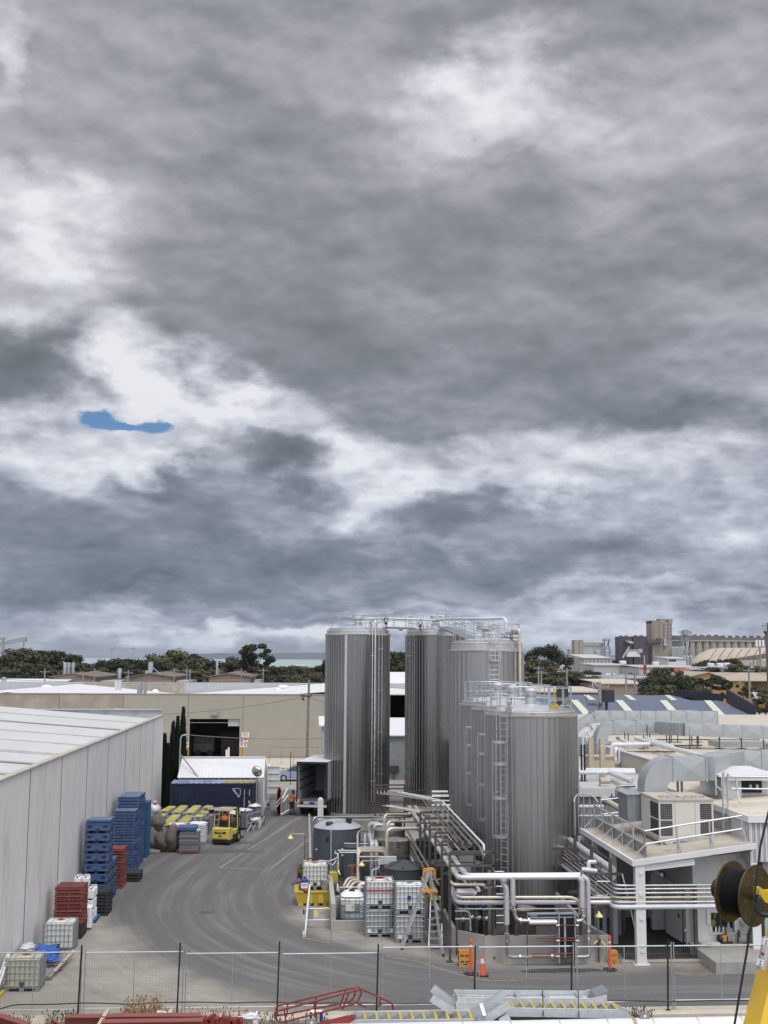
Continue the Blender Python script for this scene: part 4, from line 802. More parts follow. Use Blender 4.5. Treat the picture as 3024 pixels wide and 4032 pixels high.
mb=MB();mb.add([(q.x,y0-.004,q.z)for q in Q],[tuple(range(7))]);mb.build('emblem_field','container_blue',t,smooth=0)
c=at(931,3121,y0-.01);text('emblem_lettering','P&O',.16,(c.x-.19,y0-.009,c.z+.16),(.62,0,-.78),(.78,0,.62),'white',t);text('emblem_lettering','Nedlloyd',.15,(c.x+.03,y0-.009,c.z-.08),(.62,0,-.78),(.78,0,.62),'white',t)
for a,b in(((963,3109),(962,3132)),((962,3136),(961,3176)),((983,3109),(982,3132))):
 mb=MB();p,q=at(*a,y0-.012),at(*b,y0-.012);mb.bar((p.x,y0-.004,p.z),(q.x,y0-.004,q.z),.055,.02,up=(0,1,0));mb.build('stencil_code','grey_wall',t)
mb=MB();p=at(981,3158,y0);mb.box(p.x-.05,y0-.012,p.z-.09,p.x+.07,y0+.0,p.z+.09);mb.build('data_plate','timber_pale',t)
for xx in(.9,2.6):mb=MB();mb.tube([(x0+xx+.35*cos(R_(a)),y0+1+.3*sin(R_(a)),2.66)for a in range(0,360,30)],.035,5,closed=True);mb.build('roof_ring','container_top',t)
mb=MB();mb.bar((-5.75,y0+.25,2.70),(-3.55,y0+.25,2.70),.14,.12);mb.bar((-5.75,y0+.25,2.64),(-3.55,y0+.25,2.64),.2,.03);one('steel_beam','yellow steel beam lying on the roof of the blue container','beam',mb,'yellow')
# ---- white roofed shed behind it
t=thing('storage_shed','small white shed with a corrugated gable roof behind the blue container','shed',(-6,88,0))
sx0,sx1,sy0,sy1=-9.35,-3.0,87.25,92.6;ze,zr=2.72,3.95;ym=90.1
mb=MB();mb.box(sx0+.1,sy0+.1,0,sx1-.1,sy1-.1,ze-.05);mb.prism([(sx1-.1,sy0+.1,ze-.06),(sx1-.1,sy1-.1,ze-.06),(sx1-.1,ym,zr-.1)],(-.1,0,0));mb.build('wall','grey_wall',t)
for(ya,za,yb,zb)in((sy0-.05,ze,ym,zr),(sy1+.05,ze,ym,zr)):
 mb=MB();n=34;vs=[]
 for i in range(n*4+1):x=sx0+(sx1-sx0)*i/(n*4);dz=(0,.03,.035,.005)[i%4];vs+=[(x,ya,za+dz),(x,yb,zb+dz)]
 mb.add(vs,[(2*i,2*i+2,2*i+3,2*i+1)for i in range(n*4)]);mb.build('roof','roof_pure',t,smooth=0)
mb=MB();mb.bar((sx0,ym,zr+.05),(sx1+.02,ym,zr+.05),.3,.06);mb.bar((sx1,sy0,ze),(sx1,ym,zr),.06,.14);mb.bar((sx1,sy1,ze),(sx1,ym,zr),.06,.14);mb.build('ridge_cap','white',t)
mb=MB();mb.bar((sx1+.02,sy0+.05,.0),(sx1+.02,sy0+.05,2.6),.1);mb.build('downpipe','white',t)
mb=MB();mb.box(sx1-.095,88.4,.9,sx1-.06,90,2.3);mb.build('window','container_blue',t)
mb=MB();mb.box(-3.4,86.9,0,-3.02,87.3,2.68);mb.box(-3.25,86.8,0,-3.15,86.88,2.6);one('service_cabinet','grey cabinet with a white pipe between the blue container and the shed','cabinet',mb,'grey_wall')
t=thing('steel_door','open white container door with ribs, swung out beside the shed','container door',(-2.4,89.5,0));mb=MB();p,q=at(1054,3016,90.6),at(1100,3124,90.6);mb.box(p.x,90.5,q.z,q.x,90.56,p.z);mb.build('panel','roof_pure',t)
mb=MB()
for k in range(5):z=q.z+.04+(p.z-q.z-.08)*k/4;mb.box(p.x+.05,90.44,z-.04,q.x-.05,90.499,z+.04)
mb.bar((p.x,90.47,q.z),(p.x,90.47,p.z),.07);mb.bar((q.x,90.47,q.z),(q.x,90.47,p.z),.07);mb.build('rib','white',t)
mb=MB();mb.box(p.x-.35,90.7,.15,p.x-.05,91.2,p.z+.1);mb.build('door_post','white',t)
# the white container behind that door belongs to
t=thing('shipping_container','white shipping container end mostly hidden behind the open ribbed door','container',(-2.8,93,0));mb=MB();mb.box(-5.2,93.0,.15,-2.75,99,2.7);mb.build('wall','roof_pure',t);mb=MB();mb.box(-5.2,92.9,0,-2.7,93.3,.15);mb.build('base_frame','dark',t)
# ---- convex mirror
c=at(1012,3037,84.2);t=thing('convex_mirror','round convex traffic mirror on a post above the container corner','mirror',(c.x,c.y,0));ax=V3((-.45,-1,-.25)).normalized()
mb=MB();mb.lathe([(.0,.14),(.14,.13),(.26,.09),(.36,0.02),(.37,0)],n=28,ax=ax,o=c,caps=False);mb.build('mirror_face','mirror_face',t,smooth=80);mb=MB();mb.lathe([(.37,-.03),(.40,-.02),(.40,.03),(.37,.03)],n=28,ax=ax,o=c,caps=False);mb.lathe([(0,-.06),(.37,-.03)],n=28,ax=ax,o=c,caps=False);mb.build('mirror_rim','white_ac',t)
mb=MB();mb.tube([(c.x-.02,c.y+.2,0),(c.x-.02,c.y+.2,c.z-.1),(c.x,c.y+.05,c.z)],.035,8);mb.build('post','galv',t)
# ---- light pole by the cypresses with a sagging red cable
t=thing('light_pole','thin galvanised pole with a short arm beside the cypress trees','pole',at(690,3230,88));mb=MB();a=at(699,3200,88.8);mb.pipe([(a.x,88.8,0),at(711,2910,88.8),at(716,2895,88.8),at(735,2893,88.8)],.05,.4,8);mb.build('pole','galv',t);mb=MB();mb.bar(at(712,2972,88.8),at(783,3063,87.3),.07);mb.build('stay_brace','galv_dark',t)
def wire(a,b,sag,r=.012,n=14):return[V3(a).lerp(V3(b),i/n)+V3((0,0,-sag*4*(i/n)*(1-i/n)))for i in range(n+1)]
mb=MB();mb.tube(wire(at(735,2893,88.8),at(1290,2907,86.5),.16),.022,5);one('overhead_cable','pinkish red cable strung from the thin pole to the tall tank','cable',mb,'brown_brick')
# ================================================================ FORKLIFT with its driver
def forklift():
 o=gp(868,3328);t=thing('forklift','yellow counterbalance forklift with a black mast, driven away from the camera','forklift',(o.x,o.y,0));B=[]
 a=R_(-17);ca,sa=cos(a),sin(a)
 def W(p):return(o.x+p[0]*ca-p[1]*sa,o.y+p[0]*sa+p[1]*ca,p[2])
 def fin(mb,nm,m_,par=t,**k):mb.v=[W(p)for p in mb.v];return mb.build(nm,m_,par,**k)
 mb=MB();mb.prism([(-.56,-.02,.34),(-.56,-.05,.5),(-.56,.0,.98),(-.56,.25,1.06),(-.56,.62,1.02),(-.56,.62,.34)],(1.12,0,0));mb.rbox(-.52,-.10,.42,.52,.02,.9,.05);cw=fin(mb,'counterweight','yellow_fork')
 mb=MB();mb.box(-.36,-.112,.70,.36,-.099,.84);fin(mb,'name_strip','black')
 lt=text('lettering','HYSTER',.13,W((0,-.114,.77)),(ca,sa,0),(0,0,1),'yellow_pale',t)
 mb=MB();mb.box(-.09,-.112,.52,.09,-.099,.6);fin(mb,'data_plate','black')
 mb=MB();mb.rbox(-.52,.62,.30,.52,1.62,.86,.05);mb.box(-.52,1.3,.3,.52,1.9,.5);fin(mb,'chassis','yellow_fork')
 mb=MB();mb.rbox(-.56,.0,.14,.56,1.85,.36,.04);mb.box(-.57,.7,.2,.57,1.4,.55);fin(mb,'underbody','rubber')
 for(x,y,r,w,nm)in((-.46,.25,.25,.18,'steer'),(.46,.25,.25,.18,'steer'),(-.50,1.65,.33,.24,'drive'),(.50,1.65,.33,.24,'drive')):
  mb=MB();mb.lathe([(r*.55,-w/2),(r*.95,-w/2),(r,-w/2+.03),(r,w/2-.03),(r*.95,w/2),(r*.55,w/2)],n=22,ax=(1,0,0),o=(x,y,r),caps=False);wh=fin(mb,'wheel','rubber');mb=MB();mb.lathe([(.02,-w/2+.02),(r*.56,-w/2+.03),(r*.56,w/2-.03),(.02,w/2-.02)],n=16,ax=(1,0,0),o=(x,y,r));fin(mb,'rim','yellow_fork',wh)
 mb=MB()
 for sx_ in(-.5,.5):mb.pipe([(sx_,.12,1.0),(sx_*.96,.18,2.02),(sx_*.94,.3,2.10),(sx_*.94,1.35,2.12),(sx_*.98,1.55,1.9),(sx_,1.62,.8)],.036,.15,8)
 fin(mb,'cab_post','yellow_fork')
 mb=MB()
 for k in range(9):mb.bar((-.5,.22+k*.14,2.12),(.5,.22+k*.14,2.12),.05,.035)
 mb.bar((-.5,.17,2.1),(.5,.17,2.1),.08,.08);mb.bar((-.5,1.4,2.12),(.5,1.4,2.12),.07,.07);fin(mb,'roof_grille','timber_pale')
 mb=MB();mb.rbox(-.27,.35,1.0,.27,.85,1.14,.04);mb.rbox(-.25,.26,1.1,.25,.4,1.48,.05);fin(mb,'seat','black')
 mb=MB();mb.bar((0,1.3,.85),(0,1.15,1.25),.05);mb.lathe([(.15,-.02),(.18,0),(.15,.02)],n=16,ax=(0,-.5,.9),o=(0,1.13,1.28));mb.box(-.4,1.35,.8,.4,1.5,1.2);fin(mb,'steering_column','dark')
 mb=MB()
 for x in(-.36,.36):mb.box(x-.06,1.98,.1,x+.06,2.14,2.1);mb.box(x*.72-.05,2.0,.1,x*.72+.05,2.12,2.04)
 for z in(.3,1.1,2.0):mb.box(-.36,2.03,z,.36,2.1,z+.1)
 fin(mb,'mast','dark');mb=MB();mb.tube([(0,2.0,.3),(0,2.0,1.6)],.06,8);fin(mb,'lift_cylinder','steel_dull')
 mb=MB();mb.box(-.5,2.15,.35,.5,2.2,.85)
 for x in(-.48,-.16,.16,.48):mb.box(x-.02,2.15,.3,x+.02,2.2,1.5)
 mb.box(-.5,2.15,1.45,.5,2.2,1.52);fin(mb,'carriage','black')
 for x in(-.3,.3):mb=MB();mb.box(x-.06,2.2,.06,x+.06,3.3,.11);mb.box(x-.06,2.2,.06,x+.06,2.26,.6);fin(mb,'fork','dark')
 for x in(-.42,.42):mb=MB();mb.cbox((x,.13,1.95),(.1,.06,.14));fin(mb,'rear_lamp','lamp_red')
 return o,W
FO,FW=forklift()
# ---- people grown from skinned skeletons
def skinned(name,verts,edges,radii,m_,parent=None,sub=2,root=0):
 me=bpy.data.meshes.new(name);me.from_pydata(verts,edges,[]);me.update();o=bpy.data.objects.new(name,me);COL.objects.link(o)
 md=o.modifiers.new('s','SKIN');md.use_smooth_shade=True
 for i,r in enumerate(radii):me.skin_vertices[0].data[i].radius=(r if isinstance(r,tuple)else(r,r));me.skin_vertices[0].data[i].use_root=(i==root)
 sb=o.modifiers.new('d','SUBSURF');sb.levels=sub;sb.render_levels=sub
 dg=bpy.context.evaluated_depsgraph_get();ev=o.evaluated_get(dg);m2=bpy.data.meshes.new_from_object(ev);bpy.data.objects.remove(o)
 m2.polygons.foreach_set('use_smooth',[True]*len(m2.polygons));m2.materials.clear();m2.materials.append(M[m_]);o=bpy.data.objects.new(name,m2);COL.objects.link(o)
 if parent is not None:o.parent=parent
 return o
def person(label,loc,rz,pose,top='hivis',legs='cloth_dark',skin='skin',hair='hair',bare_legs=True):
 """pose: joints in metres, x right, y forward, z up, feet at 0"""
 t=thing('person',label,'person',loc);t.rotation_euler=(0,0,rz);J=pose
 order=['pelvis','waist','chest','neck','head0','head1','shl','ell','wrl','shr','elr','wrr','hil','knl','anl','tol','hir','knr','anr','tor'];ix={k:i for i,k in enumerate(order)}
 E=[('pelvis','waist'),('waist','chest'),('chest','neck'),('neck','head0'),('head0','head1'),('chest','shl'),('shl','ell'),('ell','wrl'),('chest','shr'),('shr','elr'),('elr','wrr'),('pelvis','hil'),('hil','knl'),('knl','anl'),('anl','tol'),('pelvis','hir'),('hir','knr'),('knr','anr'),('anr','tor')]
 rad=dict(pelvis=.13,waist=.125,chest=.145,neck=.055,head0=.085,head1=.075,shl=.062,ell=.042,wrl=.03,shr=.062,elr=.042,wrr=.03,hil=.085,knl=.055,anl=.04,tol=.035,hir=.085,knr=.055,anr=.04,tor=.035)
 skinned('body',[J[k]for k in order],[(ix[a],ix[b])for a,b in E],[rad[k]for k in order],skin,t)
 V=Vector;L5=lambda a,b,u:tuple(V(J[a]).lerp(V(J[b]),u))
 skinned('jacket',[J['pelvis'],J['waist'],J['chest'],L5('chest','neck',.6),J['shl'],J['ell'],L5('ell','wrl',.75),J['shr'],J['elr'],L5('elr','wrr',.75)],[(0,1),(1,2),(2,3),(2,4),(4,5),(5,6),(2,7),(7,8),(8,9)],[.155,.15,.168,.085,.08,.06,.05,.08,.06,.05],top,t)
 k_=.55 if bare_legs else.98
 def tw(h,kn,an):return[J[h],J[kn],L5(kn,an,k_-.45 if bare_legs else.95)]
 a,b=tw('hil','knl','anl'),tw('hir','knr','anr')
 skinned('trousers',[J['pelvis']]+a+b,[(0,1),(1,2),(2,3),(0,4),(4,5),(5,6)],[.145,.10,.075,.065,.10,.075,.065],legs,t)
 for s_ in 'lr':
  skinned('boot',[L5('kn'+s_,'an'+s_,.8),J['an'+s_],J['to'+s_]],[(0,1),(1,2)],[.055,.055,.05],'rubber',t)
  w,e=V(J['wr'+s_]),V(J['el'+s_]);d=(w-e).normalized();sd=d.orthogonal().normalized();up_=d.cross(sd)
  vs=[tuple(w),tuple(w+d*.05),tuple(w+d*.09)];ed=[(0,1),(1,2)];rd=[.028,(.04,.02),(.04,.018)]
  for fi,(o_,l_)in enumerate(((-.03,.065),(-.01,.08),(.01,.075),(.03,.058))):
   b0=len(vs);vs+=[tuple(w+d*.1+sd*o_),tuple(w+d*(.1+l_*.55)+sd*o_+up_*.012),tuple(w+d*(.1+l_*.85)+sd*o_+up_*.04)];ed+=[(2,b0),(b0,b0+1),(b0+1,b0+2)];rd+=[.0095,.009,.008]
  b0=len(vs);vs+=[tuple(w+d*.05+sd*.045),tuple(w+d*.085+sd*.07+up_*.02)];ed+=[(1,b0),(b0,b0+1)];rd+=[.011,.0095]
  skinned('hand',vs,ed,rd,skin,t,1)
 hd=V(J['head0']).lerp(V(J['head1']),.6);up_=(V(J['head1'])-V(J['head0'])).normalized();fw=V(J.get('face',(0,1,0))).normalized();rt=fw.cross(up_)
 mb=MB();mb.blob(hd+up_*.035-fw*.015,(.098,.108,.10),2,.08,16,10);mb.build('hair',hair,t,local=True,smooth=80)
 mb=MB();mb.blob(hd+fw*.095-up_*.025,(.016,.03,.026),1,0,8,6);mb.build('nose',skin,t,local=True,smooth=80)
 for s_ in(-1,1):mb=MB();mb.blob(hd+fw*.082+rt*s_*.034+up_*.002,(.014,.01,.009),1,0,8,6);mb.build('eye','black',t,local=True,smooth=80);mb=MB();mb.blob(hd+rt*s_*.085-up_*.015,(.012,.025,.034),1,0,8,6);mb.build('ear',skin,t,local=True,smooth=80)
 mb=MB();mb.blob(hd+fw*.08-up_*.062,(.026,.012,.008),1,0,8,6);mb.build('mouth','pink',t,local=True,smooth=80)
 return t
dr=dict(pelvis=(0,0,.1),waist=(0,.03,.28),chest=(0,.08,.50),neck=(0,.14,.64),head0=(0,.17,.74),head1=(0,.19,.86),shl=(-.2,.08,.54),ell=(-.26,.2,.32),wrl=(-.12,.42,.34),shr=(.2,.08,.54),elr=(.27,.2,.32),wrr=(.14,.42,.34),hil=(-.1,.02,.08),knl=(-.14,.44,.12),anl=(-.14,.56,-.25),tol=(-.14,.68,-.30),hir=(.1,.02,.08),knr=(.14,.44,.12),anr=(.14,.56,-.25),tor=(.14,.68,-.30))
w=FW((0,.56,1.06));person('forklift driver seen from behind in a bright orange shirt',w,R_(-17),dr,bare_legs=False)
sd=dict(pelvis=(0,0,.92),waist=(0,.01,1.08),chest=(0,.03,1.32),neck=(0,.06,1.50),head0=(0,.10,1.60),head1=(0,.115,1.71),shl=(-.19,.02,1.40),ell=(-.22,.16,1.17),wrl=(-.16,.40,1.20),shr=(.19,.05,1.40),elr=(.22,.28,1.22),wrr=(.16,.48,1.28),hil=(-.1,0,.90),knl=(-.12,-.02,.49),anl=(-.12,-.10,.09),tol=(-.12,.08,.04),hir=(.1,.02,.90),knr=(.12,.12,.49),anr=(.12,.20,.09),tor=(.12,.38,.04),face=(0,1,-.1))
c=gp(1153,3209);tp=person('worker in orange hi-vis top and dark shorts standing at the truck tail',(c.x-.1,c.y-.1,0),R_(-75),sd,skin='skin_dark')
mb=MB();
for z in(1.0,1.12):mb.lathe([(.172,z),(.172,z+.045)],(0,.015),18,caps=False)
mb.build('reflective_band','film',tp,local=True)
# ================================================================ TRUCK TRAILER, BARRIERS, CAR
ty=86.6;TLx=at(1170,3100,ty).x;TRx=TLx+2.25
t=thing('truck','white box truck parked tail first with its rear doors open','truck',(TLx,ty,0));t.rotation_euler=(0,0,R_(-13));zb,zt=1.22,3.92;ye=ty+6.2
mb=MB();mb.box(TLx,ty,zb,TLx+.07,ye,zt);mb.box(TRx-.07,ty,zb,TRx,ye,zt);mb.box(TLx+.07,ye-.06,zb,TRx-.07,ye,zt);mb.build('side_wall','truck_inside',t)
mb=MB();mb.box(TLx-.02,ty-.02,zt,TRx+.02,ye,zt+.06);mb.build('roof','roof_pure',t)
mb=MB();mb.box(TLx,ty,zb-.14,TRx,ye,zb-.001);mb.build('load_floor','dark_grey',t)
mb=MB();mb.box(TLx-.05,ty-.06,zb-.15,TLx+.06,ty,zt+.05);mb.box(TRx-.06,ty-.06,zb-.15,TRx+.05,ty,zt+.05);mb.box(TLx+.06,ty-.058,zt-.1,TRx-.06,ty,zt+.048);mb.build('door_frame','black',t)
for z in(1.9,2.5,3.1):
 mb=MB();y=ty+.4
 while y<ye-.8:mb.box(TLx+.071,y,z,TLx+.085,y+.55,z+.12);y+=.75
 mb.build('lashing_rail','dark',t)
mb=MB();mb.box(TLx+.1,ty+.3,.55,TRx-.1,ye,zb-.15);mb.build('chassis','black',t)
mb=MB();mb.box(TLx+.02,ty-.05,.70,TRx-.02,ty+.1,.86);mb.build('bumper','white_ac',t)
mb=MB();mb.box(TLx+.5,ty-.07,.9,TLx+1.6,ty-.02,1.12);mb.build('light_board','grey_wall',t);mb=MB();mb.box(TLx+.95,ty-.082,.92,TLx+1.35,ty-.071,1.08);mb.build('number_plate','blue',t)
for k,(m_,xa)in enumerate((('lamp_amber',.05),('lamp_red',.2),('lamp_amber',TRx-TLx-.4),('lamp_red',TRx-TLx-.25))):mb=MB();mb.box(TLx+xa,ty-.08,.92,TLx+xa+.14,ty-.02,1.06);mb.build('tail_lamp',m_,t)
mb=MB();mb.box(TLx-.1,ty-.03,.98,TLx+.2,ty+.05,1.25);mb.build('step_bracket','white_ac',t)
for yy in(ty+1.4,ty+2.6):
 for x in(TLx+.15,TLx+.5,TRx-.5,TRx-.15):mb=MB();mb.lathe([(.25,-.14),(.46,-.14),(.5,-.1),(.5,.1),(.46,.14),(.25,.14)],n=20,ax=(1,0,0),o=(x,yy,.5));mb.build('wheel','rubber',t)
mb=MB();mb.rbox(TLx+.02,ye+.5,.6,TRx-.02,ye+2.4,3.0,.15);mb.build('cab','white',t)
c=gp(1087,3215);t=thing('barrier','dark red folding barrier panel standing on the ground near the worker','barrier',c)
a,b,d=gp(1088,3216),gp(1105,3212),gp(1096,3200);mb=MB()
for p,q in((a,d),(d,b)):mb.prism([p+V3((0,0,.02)),q+V3((0,0,.02)),q+V3((0,0,1.85)),p.lerp(q,.5)+V3((0,0,1.98)),p+V3((0,0,1.8))],(.03,.03,0))
mb.build('panel','barrier_red',t);mb=MB();mb.bar(a+V3((0,-.06,.95)),b+V3((0,-.06,1.35)),.05,.02);mb.bar(a+V3((0,-.06,.7)),b+V3((0,-.06,1.05)),.05,.02);mb.build('reflective_band','film',t)
t=thing('trolley_frame','upright steel trolley frame with white pipes on it beside the worker','trolley',gp(1120,3205));mb=MB();c0=gp(1106,3214)
for dx_,dy_ in((0,0),(.35,.5),(.7,1.1),(.95,1.6)):mb.bar((c0.x+dx_,c0.y+dy_,.0),(c0.x+dx_,c0.y+dy_,1.75),.05)
mb.bar((c0.x,c0.y,.2),(c0.x+.95,c0.y+1.6,.2),.06);mb.bar((c0.x,c0.y,1.75),(c0.x+.95,c0.y+1.6,1.75),.05);mb.tube([(c0.x,c0.y-.1,.06),(c0.x+.8,c0.y+1.2,.12)],.06,8);mb.build('frame','galv',t)
mb=MB();mb.bar((c0.x+.1,c0.y-.1,1.3),(c0.x+.45,c0.y+.4,1.95),.1,.05);mb.bar((c0.x+.15,c0.y-.15,1.05),(c0.x+.5,c0.y+.3,1.5),.09,.05);mb.bar((c0.x,c0.y-.1,.12),(c0.x+.6,c0.y+.6,.4),.1,.06);mb.build('white_bar','white',t)
mb=MB();p=gp(1075,3187);mb.box(p.x-.2,p.y,0,p.x+.25,p.y+.5,.62);one('steel_box','small grey box beside the white steps past the red barrier','box',mb,'grey_wall')
mb=MB();p=gp(1045,3186);straight_rail(mb,gp(1036,3186),gp(1068,3182),(.75,.05),1,.03);one('low_rail','low white rail on the ground left of the red barrier','rail',mb,'white')
# parked car beyond
c=gp(1120,3100);cx,cy=at(1150,3090,111).x+.6,111.5
t=thing('parked_car','silver blue car parked on the street beyond the truck','car',(cx,cy,0));prof=[(-2.2,.35),(-2.25,.62),(-2.1,.78),(-1.25,.92),(-.55,1.42),(.1,1.52),(1.0,1.5),(1.75,1.08),(2.15,.98),(2.2,.4)]
mb=MB();n=len(prof);ws=[.86,.88,.88,.86,.68,.66,.66,.8,.84,.86]
vs=[(cx+x,cy-w_,z)for(x,z),w_ in zip(prof,ws)]+[(cx+x,cy+w_,z)for(x,z),w_ in zip(prof,ws)];mb.add(vs,[tuple(range(n)),tuple(range(2*n-1,n-1,-1))]+[(i,n+i,n+(i+1)%n,(i+1)%n)for i in range(n)]);mb.build('body','car_paint',t)
mb=MB();mb.add([(cx-1.15,cy-.86,.95),(cx-.52,cy-.70,1.38),(cx+.05,cy-.685,1.46),(cx+.05,cy-.86,.95)],[(0,1,2,3)]);mb.add([(cx+.12,cy-.86,.95),(cx+.12,cy-.685,1.46),(cx+.95,cy-.69,1.44),(cx+1.6,cy-.84,1.05)],[(0,1,2,3)]);mb.build('window','glass_dark',t,smooth=0)
for x in(-1.4,1.35):
 for s_ in(-1,1):mb=MB();mb.lathe([(.18,-.1),(.3,-.1),(.32,-.07),(.32,.07),(.3,.1),(.18,.1)],n=18,ax=(0,1,0),o=(cx+x,cy+s_*.8,.32));wh=mb.build('wheel','rubber',t);mb=MB();mb.lathe([(0,-.105),(.19,-.1),(.19,.1),(0,.105)],n=14,ax=(0,1,0),o=(cx+x,cy+s_*.8,.32));mb.build('rim','galv',wh)
mb=MB();mb.box(cx-2.27,cy-.7,.6,cx-2.1,cy-.45,.75);mb.build('headlight','white',t)
t=thing('street_fence','low post and rail fence along the street behind the car','fence',(0,113,0));mb=MB()
for x in range(-10,12,2):mb.bar((x,112.6,0),(x,112.6,1.1),.06)
mb.build('post','dark',t);mb=MB()
for z in(.55,1.05):mb.bar((-10,112.6,z),(12,112.6,z),.05)
mb.build('rail','dark',t)
mb=MB();a=at(1143,3100,108);mb.tube([(a.x,108,0),at(1145,2960,108)],.04,6);one('sign_post','slim dark post standing just left of the truck','post',mb,'dark');
# ================================================================ TREES
def crown_mesh(seed,rad,blobs,leaves,size,flat=.8,squash=.55,core=True):
 """leaf faces scattered through many uneven clumps; gaps are left between clumps"""
 r=random.Random(seed);C=[];rx,ry,rz=rad
 for i in range(blobs):
  a,u=r.uniform(0,2*pi),r.uniform(-.55,1);k=sqrt(max(0,1-u*u))*r.uniform(.45,1.02)
  C.append((V3((rx*k*cos(a),ry*k*sin(a),rz*u*r.uniform(.7,1.0))),r.uniform(.16,.36)*min(rx,ry)))
 vs=[];fs=[]
 for i in range(leaves):
  c,cr_=C[i%blobs];d=V3((r.gauss(0,1),r.gauss(0,1),r.gauss(0,1))).normalized()
  p=c+V3((d.x,d.y,d.z*squash))*cr_*(r.random()**.45)
  n_=(d+V3((r.uniform(-.8,.8),r.uniform(-.8,.8),r.uniform(-.2,1.0)))).normalized();u_=n_.orthogonal().normalized();w_=n_.cross(u_)
  s_=size*r.uniform(.5,1.25);b=len(vs);a=r.uniform(0,6.28);e1=u_*cos(a)+w_*sin(a);e2=n_.cross(e1)
  vs+=[p-e1*s_,p+e2*s_*.6+e1*s_*.2,p+e1*s_,p-e2*s_*.6-e1*s_*.1];fs.append((b,b+1,b+2,b+3))
 mb=MB();mb.add(vs,fs)
 return mb,C
def tree(seed,h,rad,mt,label,leaves=2600,size=.35,blobs=26,trunk=.5,bark='bark',cat='tree',nm='tree',group=None,lean=0):
 t=thing(nm,label,cat,(0,0,0),group);mb,C=crown_mesh(seed,rad,blobs,leaves,size);zc=h-rad[2]
 mb.v=[(x+lean,y,z+zc)for x,y,z in mb.v];mb.build('crown',mt,t,local=True,smooth=0)
 tm=MB();base=V3((0,0,0));fork=V3((lean*.5,0,zc*trunk));tm.tube([base,fork*.5+V3((.1,0,0)),fork],[h*.022,h*.018,h*.015],8)
 r=random.Random(seed+1)
 for c,_ in r.sample(C,min(7,len(C))):e=V3((c.x*.8+lean,c.y*.8,c.z*.8+zc));m_=fork.lerp(e,.5)+V3((0,0,.3));tm.tube([fork,m_,e],[h*.011,h*.007,h*.003],5,caps=False)
 tm.build('trunk',bark,t,local=True);return t
VAR=[tree(1,11,(5.5,5,3.8),'leaf_dark','dark gum tree in the belt',4200,.34,46),tree(2,9,(5,4.5,3.4),'leaf_mid','green tree in the belt',4000,.34,42),tree(3,8,(4.8,4.5,3.2),'leaf_olive','olive tree in the belt',3800,.32,36),tree(4,13,(4.6,4.4,5.2),'leaf_dark','tall dark gum in the belt',4000,.34,30)]
VUSED=set()
def plant(v,x,y,z,s,label,group):
 o=VAR[v]
 if v not in VUSED:VUSED.add(v);o.scale=(s,)*3;return place(o,(x,y,z),0,label,group)
 return copy_tree(o,(x,y,z),rnd.uniform(0,6.28),label,group,scale=s)
def top_plant(v,xp,ytop,Y,hbase,zb,label,group):
 """stand a tree so that its top reaches the photo's skyline"""
 p=at(xp,ytop,Y);plant(v,p.x,Y,zb,(p.z-zb)/hbase,label,group)
HB=[10.6,8.7,7.7,12.6];KN=['dark gum','bushy green tree','olive green tree','tall dark gum']
SKY=[(-70,2592),(10,2577),(75,2565),(140,2558),(205,2562),(262,2574),(318,2612),(370,2622),(420,2600),(490,2592),(560,2598),(610,2594),(668,2572),(728,2570),(782,2590),(832,2600),(905,2606),(955,2584),(1042,2618),(1095,2622),(1140,2620),(1190,2625),(1250,2632),(1330,2590),(1545,2566),(1600,2585)]
for i,(x,y)in enumerate(SKY):
 v=(0,1,2,0,1)[i%5];top_plant(v,x,y+5,300+rnd.uniform(-12,25),HB[v],-.3,'%s of the belt behind the warehouses, %s on its skyline'%(KN[v],rows(i,len(SKY))),'trees of the belt behind the warehouses')
top_plant(3,1003,2540,285,HB[3],-.3,'tallest gum tree of the belt, standing out against the sea and hills','trees of the belt behind the warehouses')
FR2=[(-30,2625),(60,2622),(165,2628),(240,2640),(330,2655),(405,2650),(480,2646),(545,2648),(620,2640),(700,2640),(770,2648),(850,2655),(930,2650),(1000,2640),(1070,2660),(1150,2660),(1230,2662)]
for i,(x,y)in enumerate(FR2):v=(1,2,0)[i%3];top_plant(v,x,y,262+rnd.uniform(-8,8),HB[v],-.3,'%s in the nearer tree row, %s'%(KN[v],rows(i,len(FR2))),'trees in the nearer row of the belt')
# cypresses by the precast warehouse
def cypress(h,r,seed,label,loc):
 t=thing('cypress_tree',label,'tree',loc,'cypress trees beside the concrete warehouse');q=random.Random(seed);vs=[];fs=[]
 for i in range(2600):
  z=h*q.random()**.9;k=(1-(z/h))**.8*(.55+.45*min(1,z/(h*.12)));a=q.uniform(0,6.28);rr=r*k*q.uniform(.4,1.05)*(1+.18*sin(a*3+z*2));p=V3((rr*cos(a),rr*sin(a),z+.15))
  s_=q.uniform(.08,.2);d=V3((cos(a)*.35,sin(a)*.35,1)).normalized();w_=V3((-sin(a),cos(a),q.uniform(-.3,.3)))*s_*.5;b=len(vs);vs+=[p-w_,p+w_,p+d*s_*2+w_*.3,p+d*s_*2-w_*.3];fs.append((b,b+1,b+2,b+3))
 mb=MB();mb.add(vs,fs);mb.build('crown','leaf_cypress',t,local=True,smooth=0);mb=MB();mb.tube([(0,0,0),(0,0,h*.8)],[.12,.03],6);mb.build('trunk','bark',t,local=True)
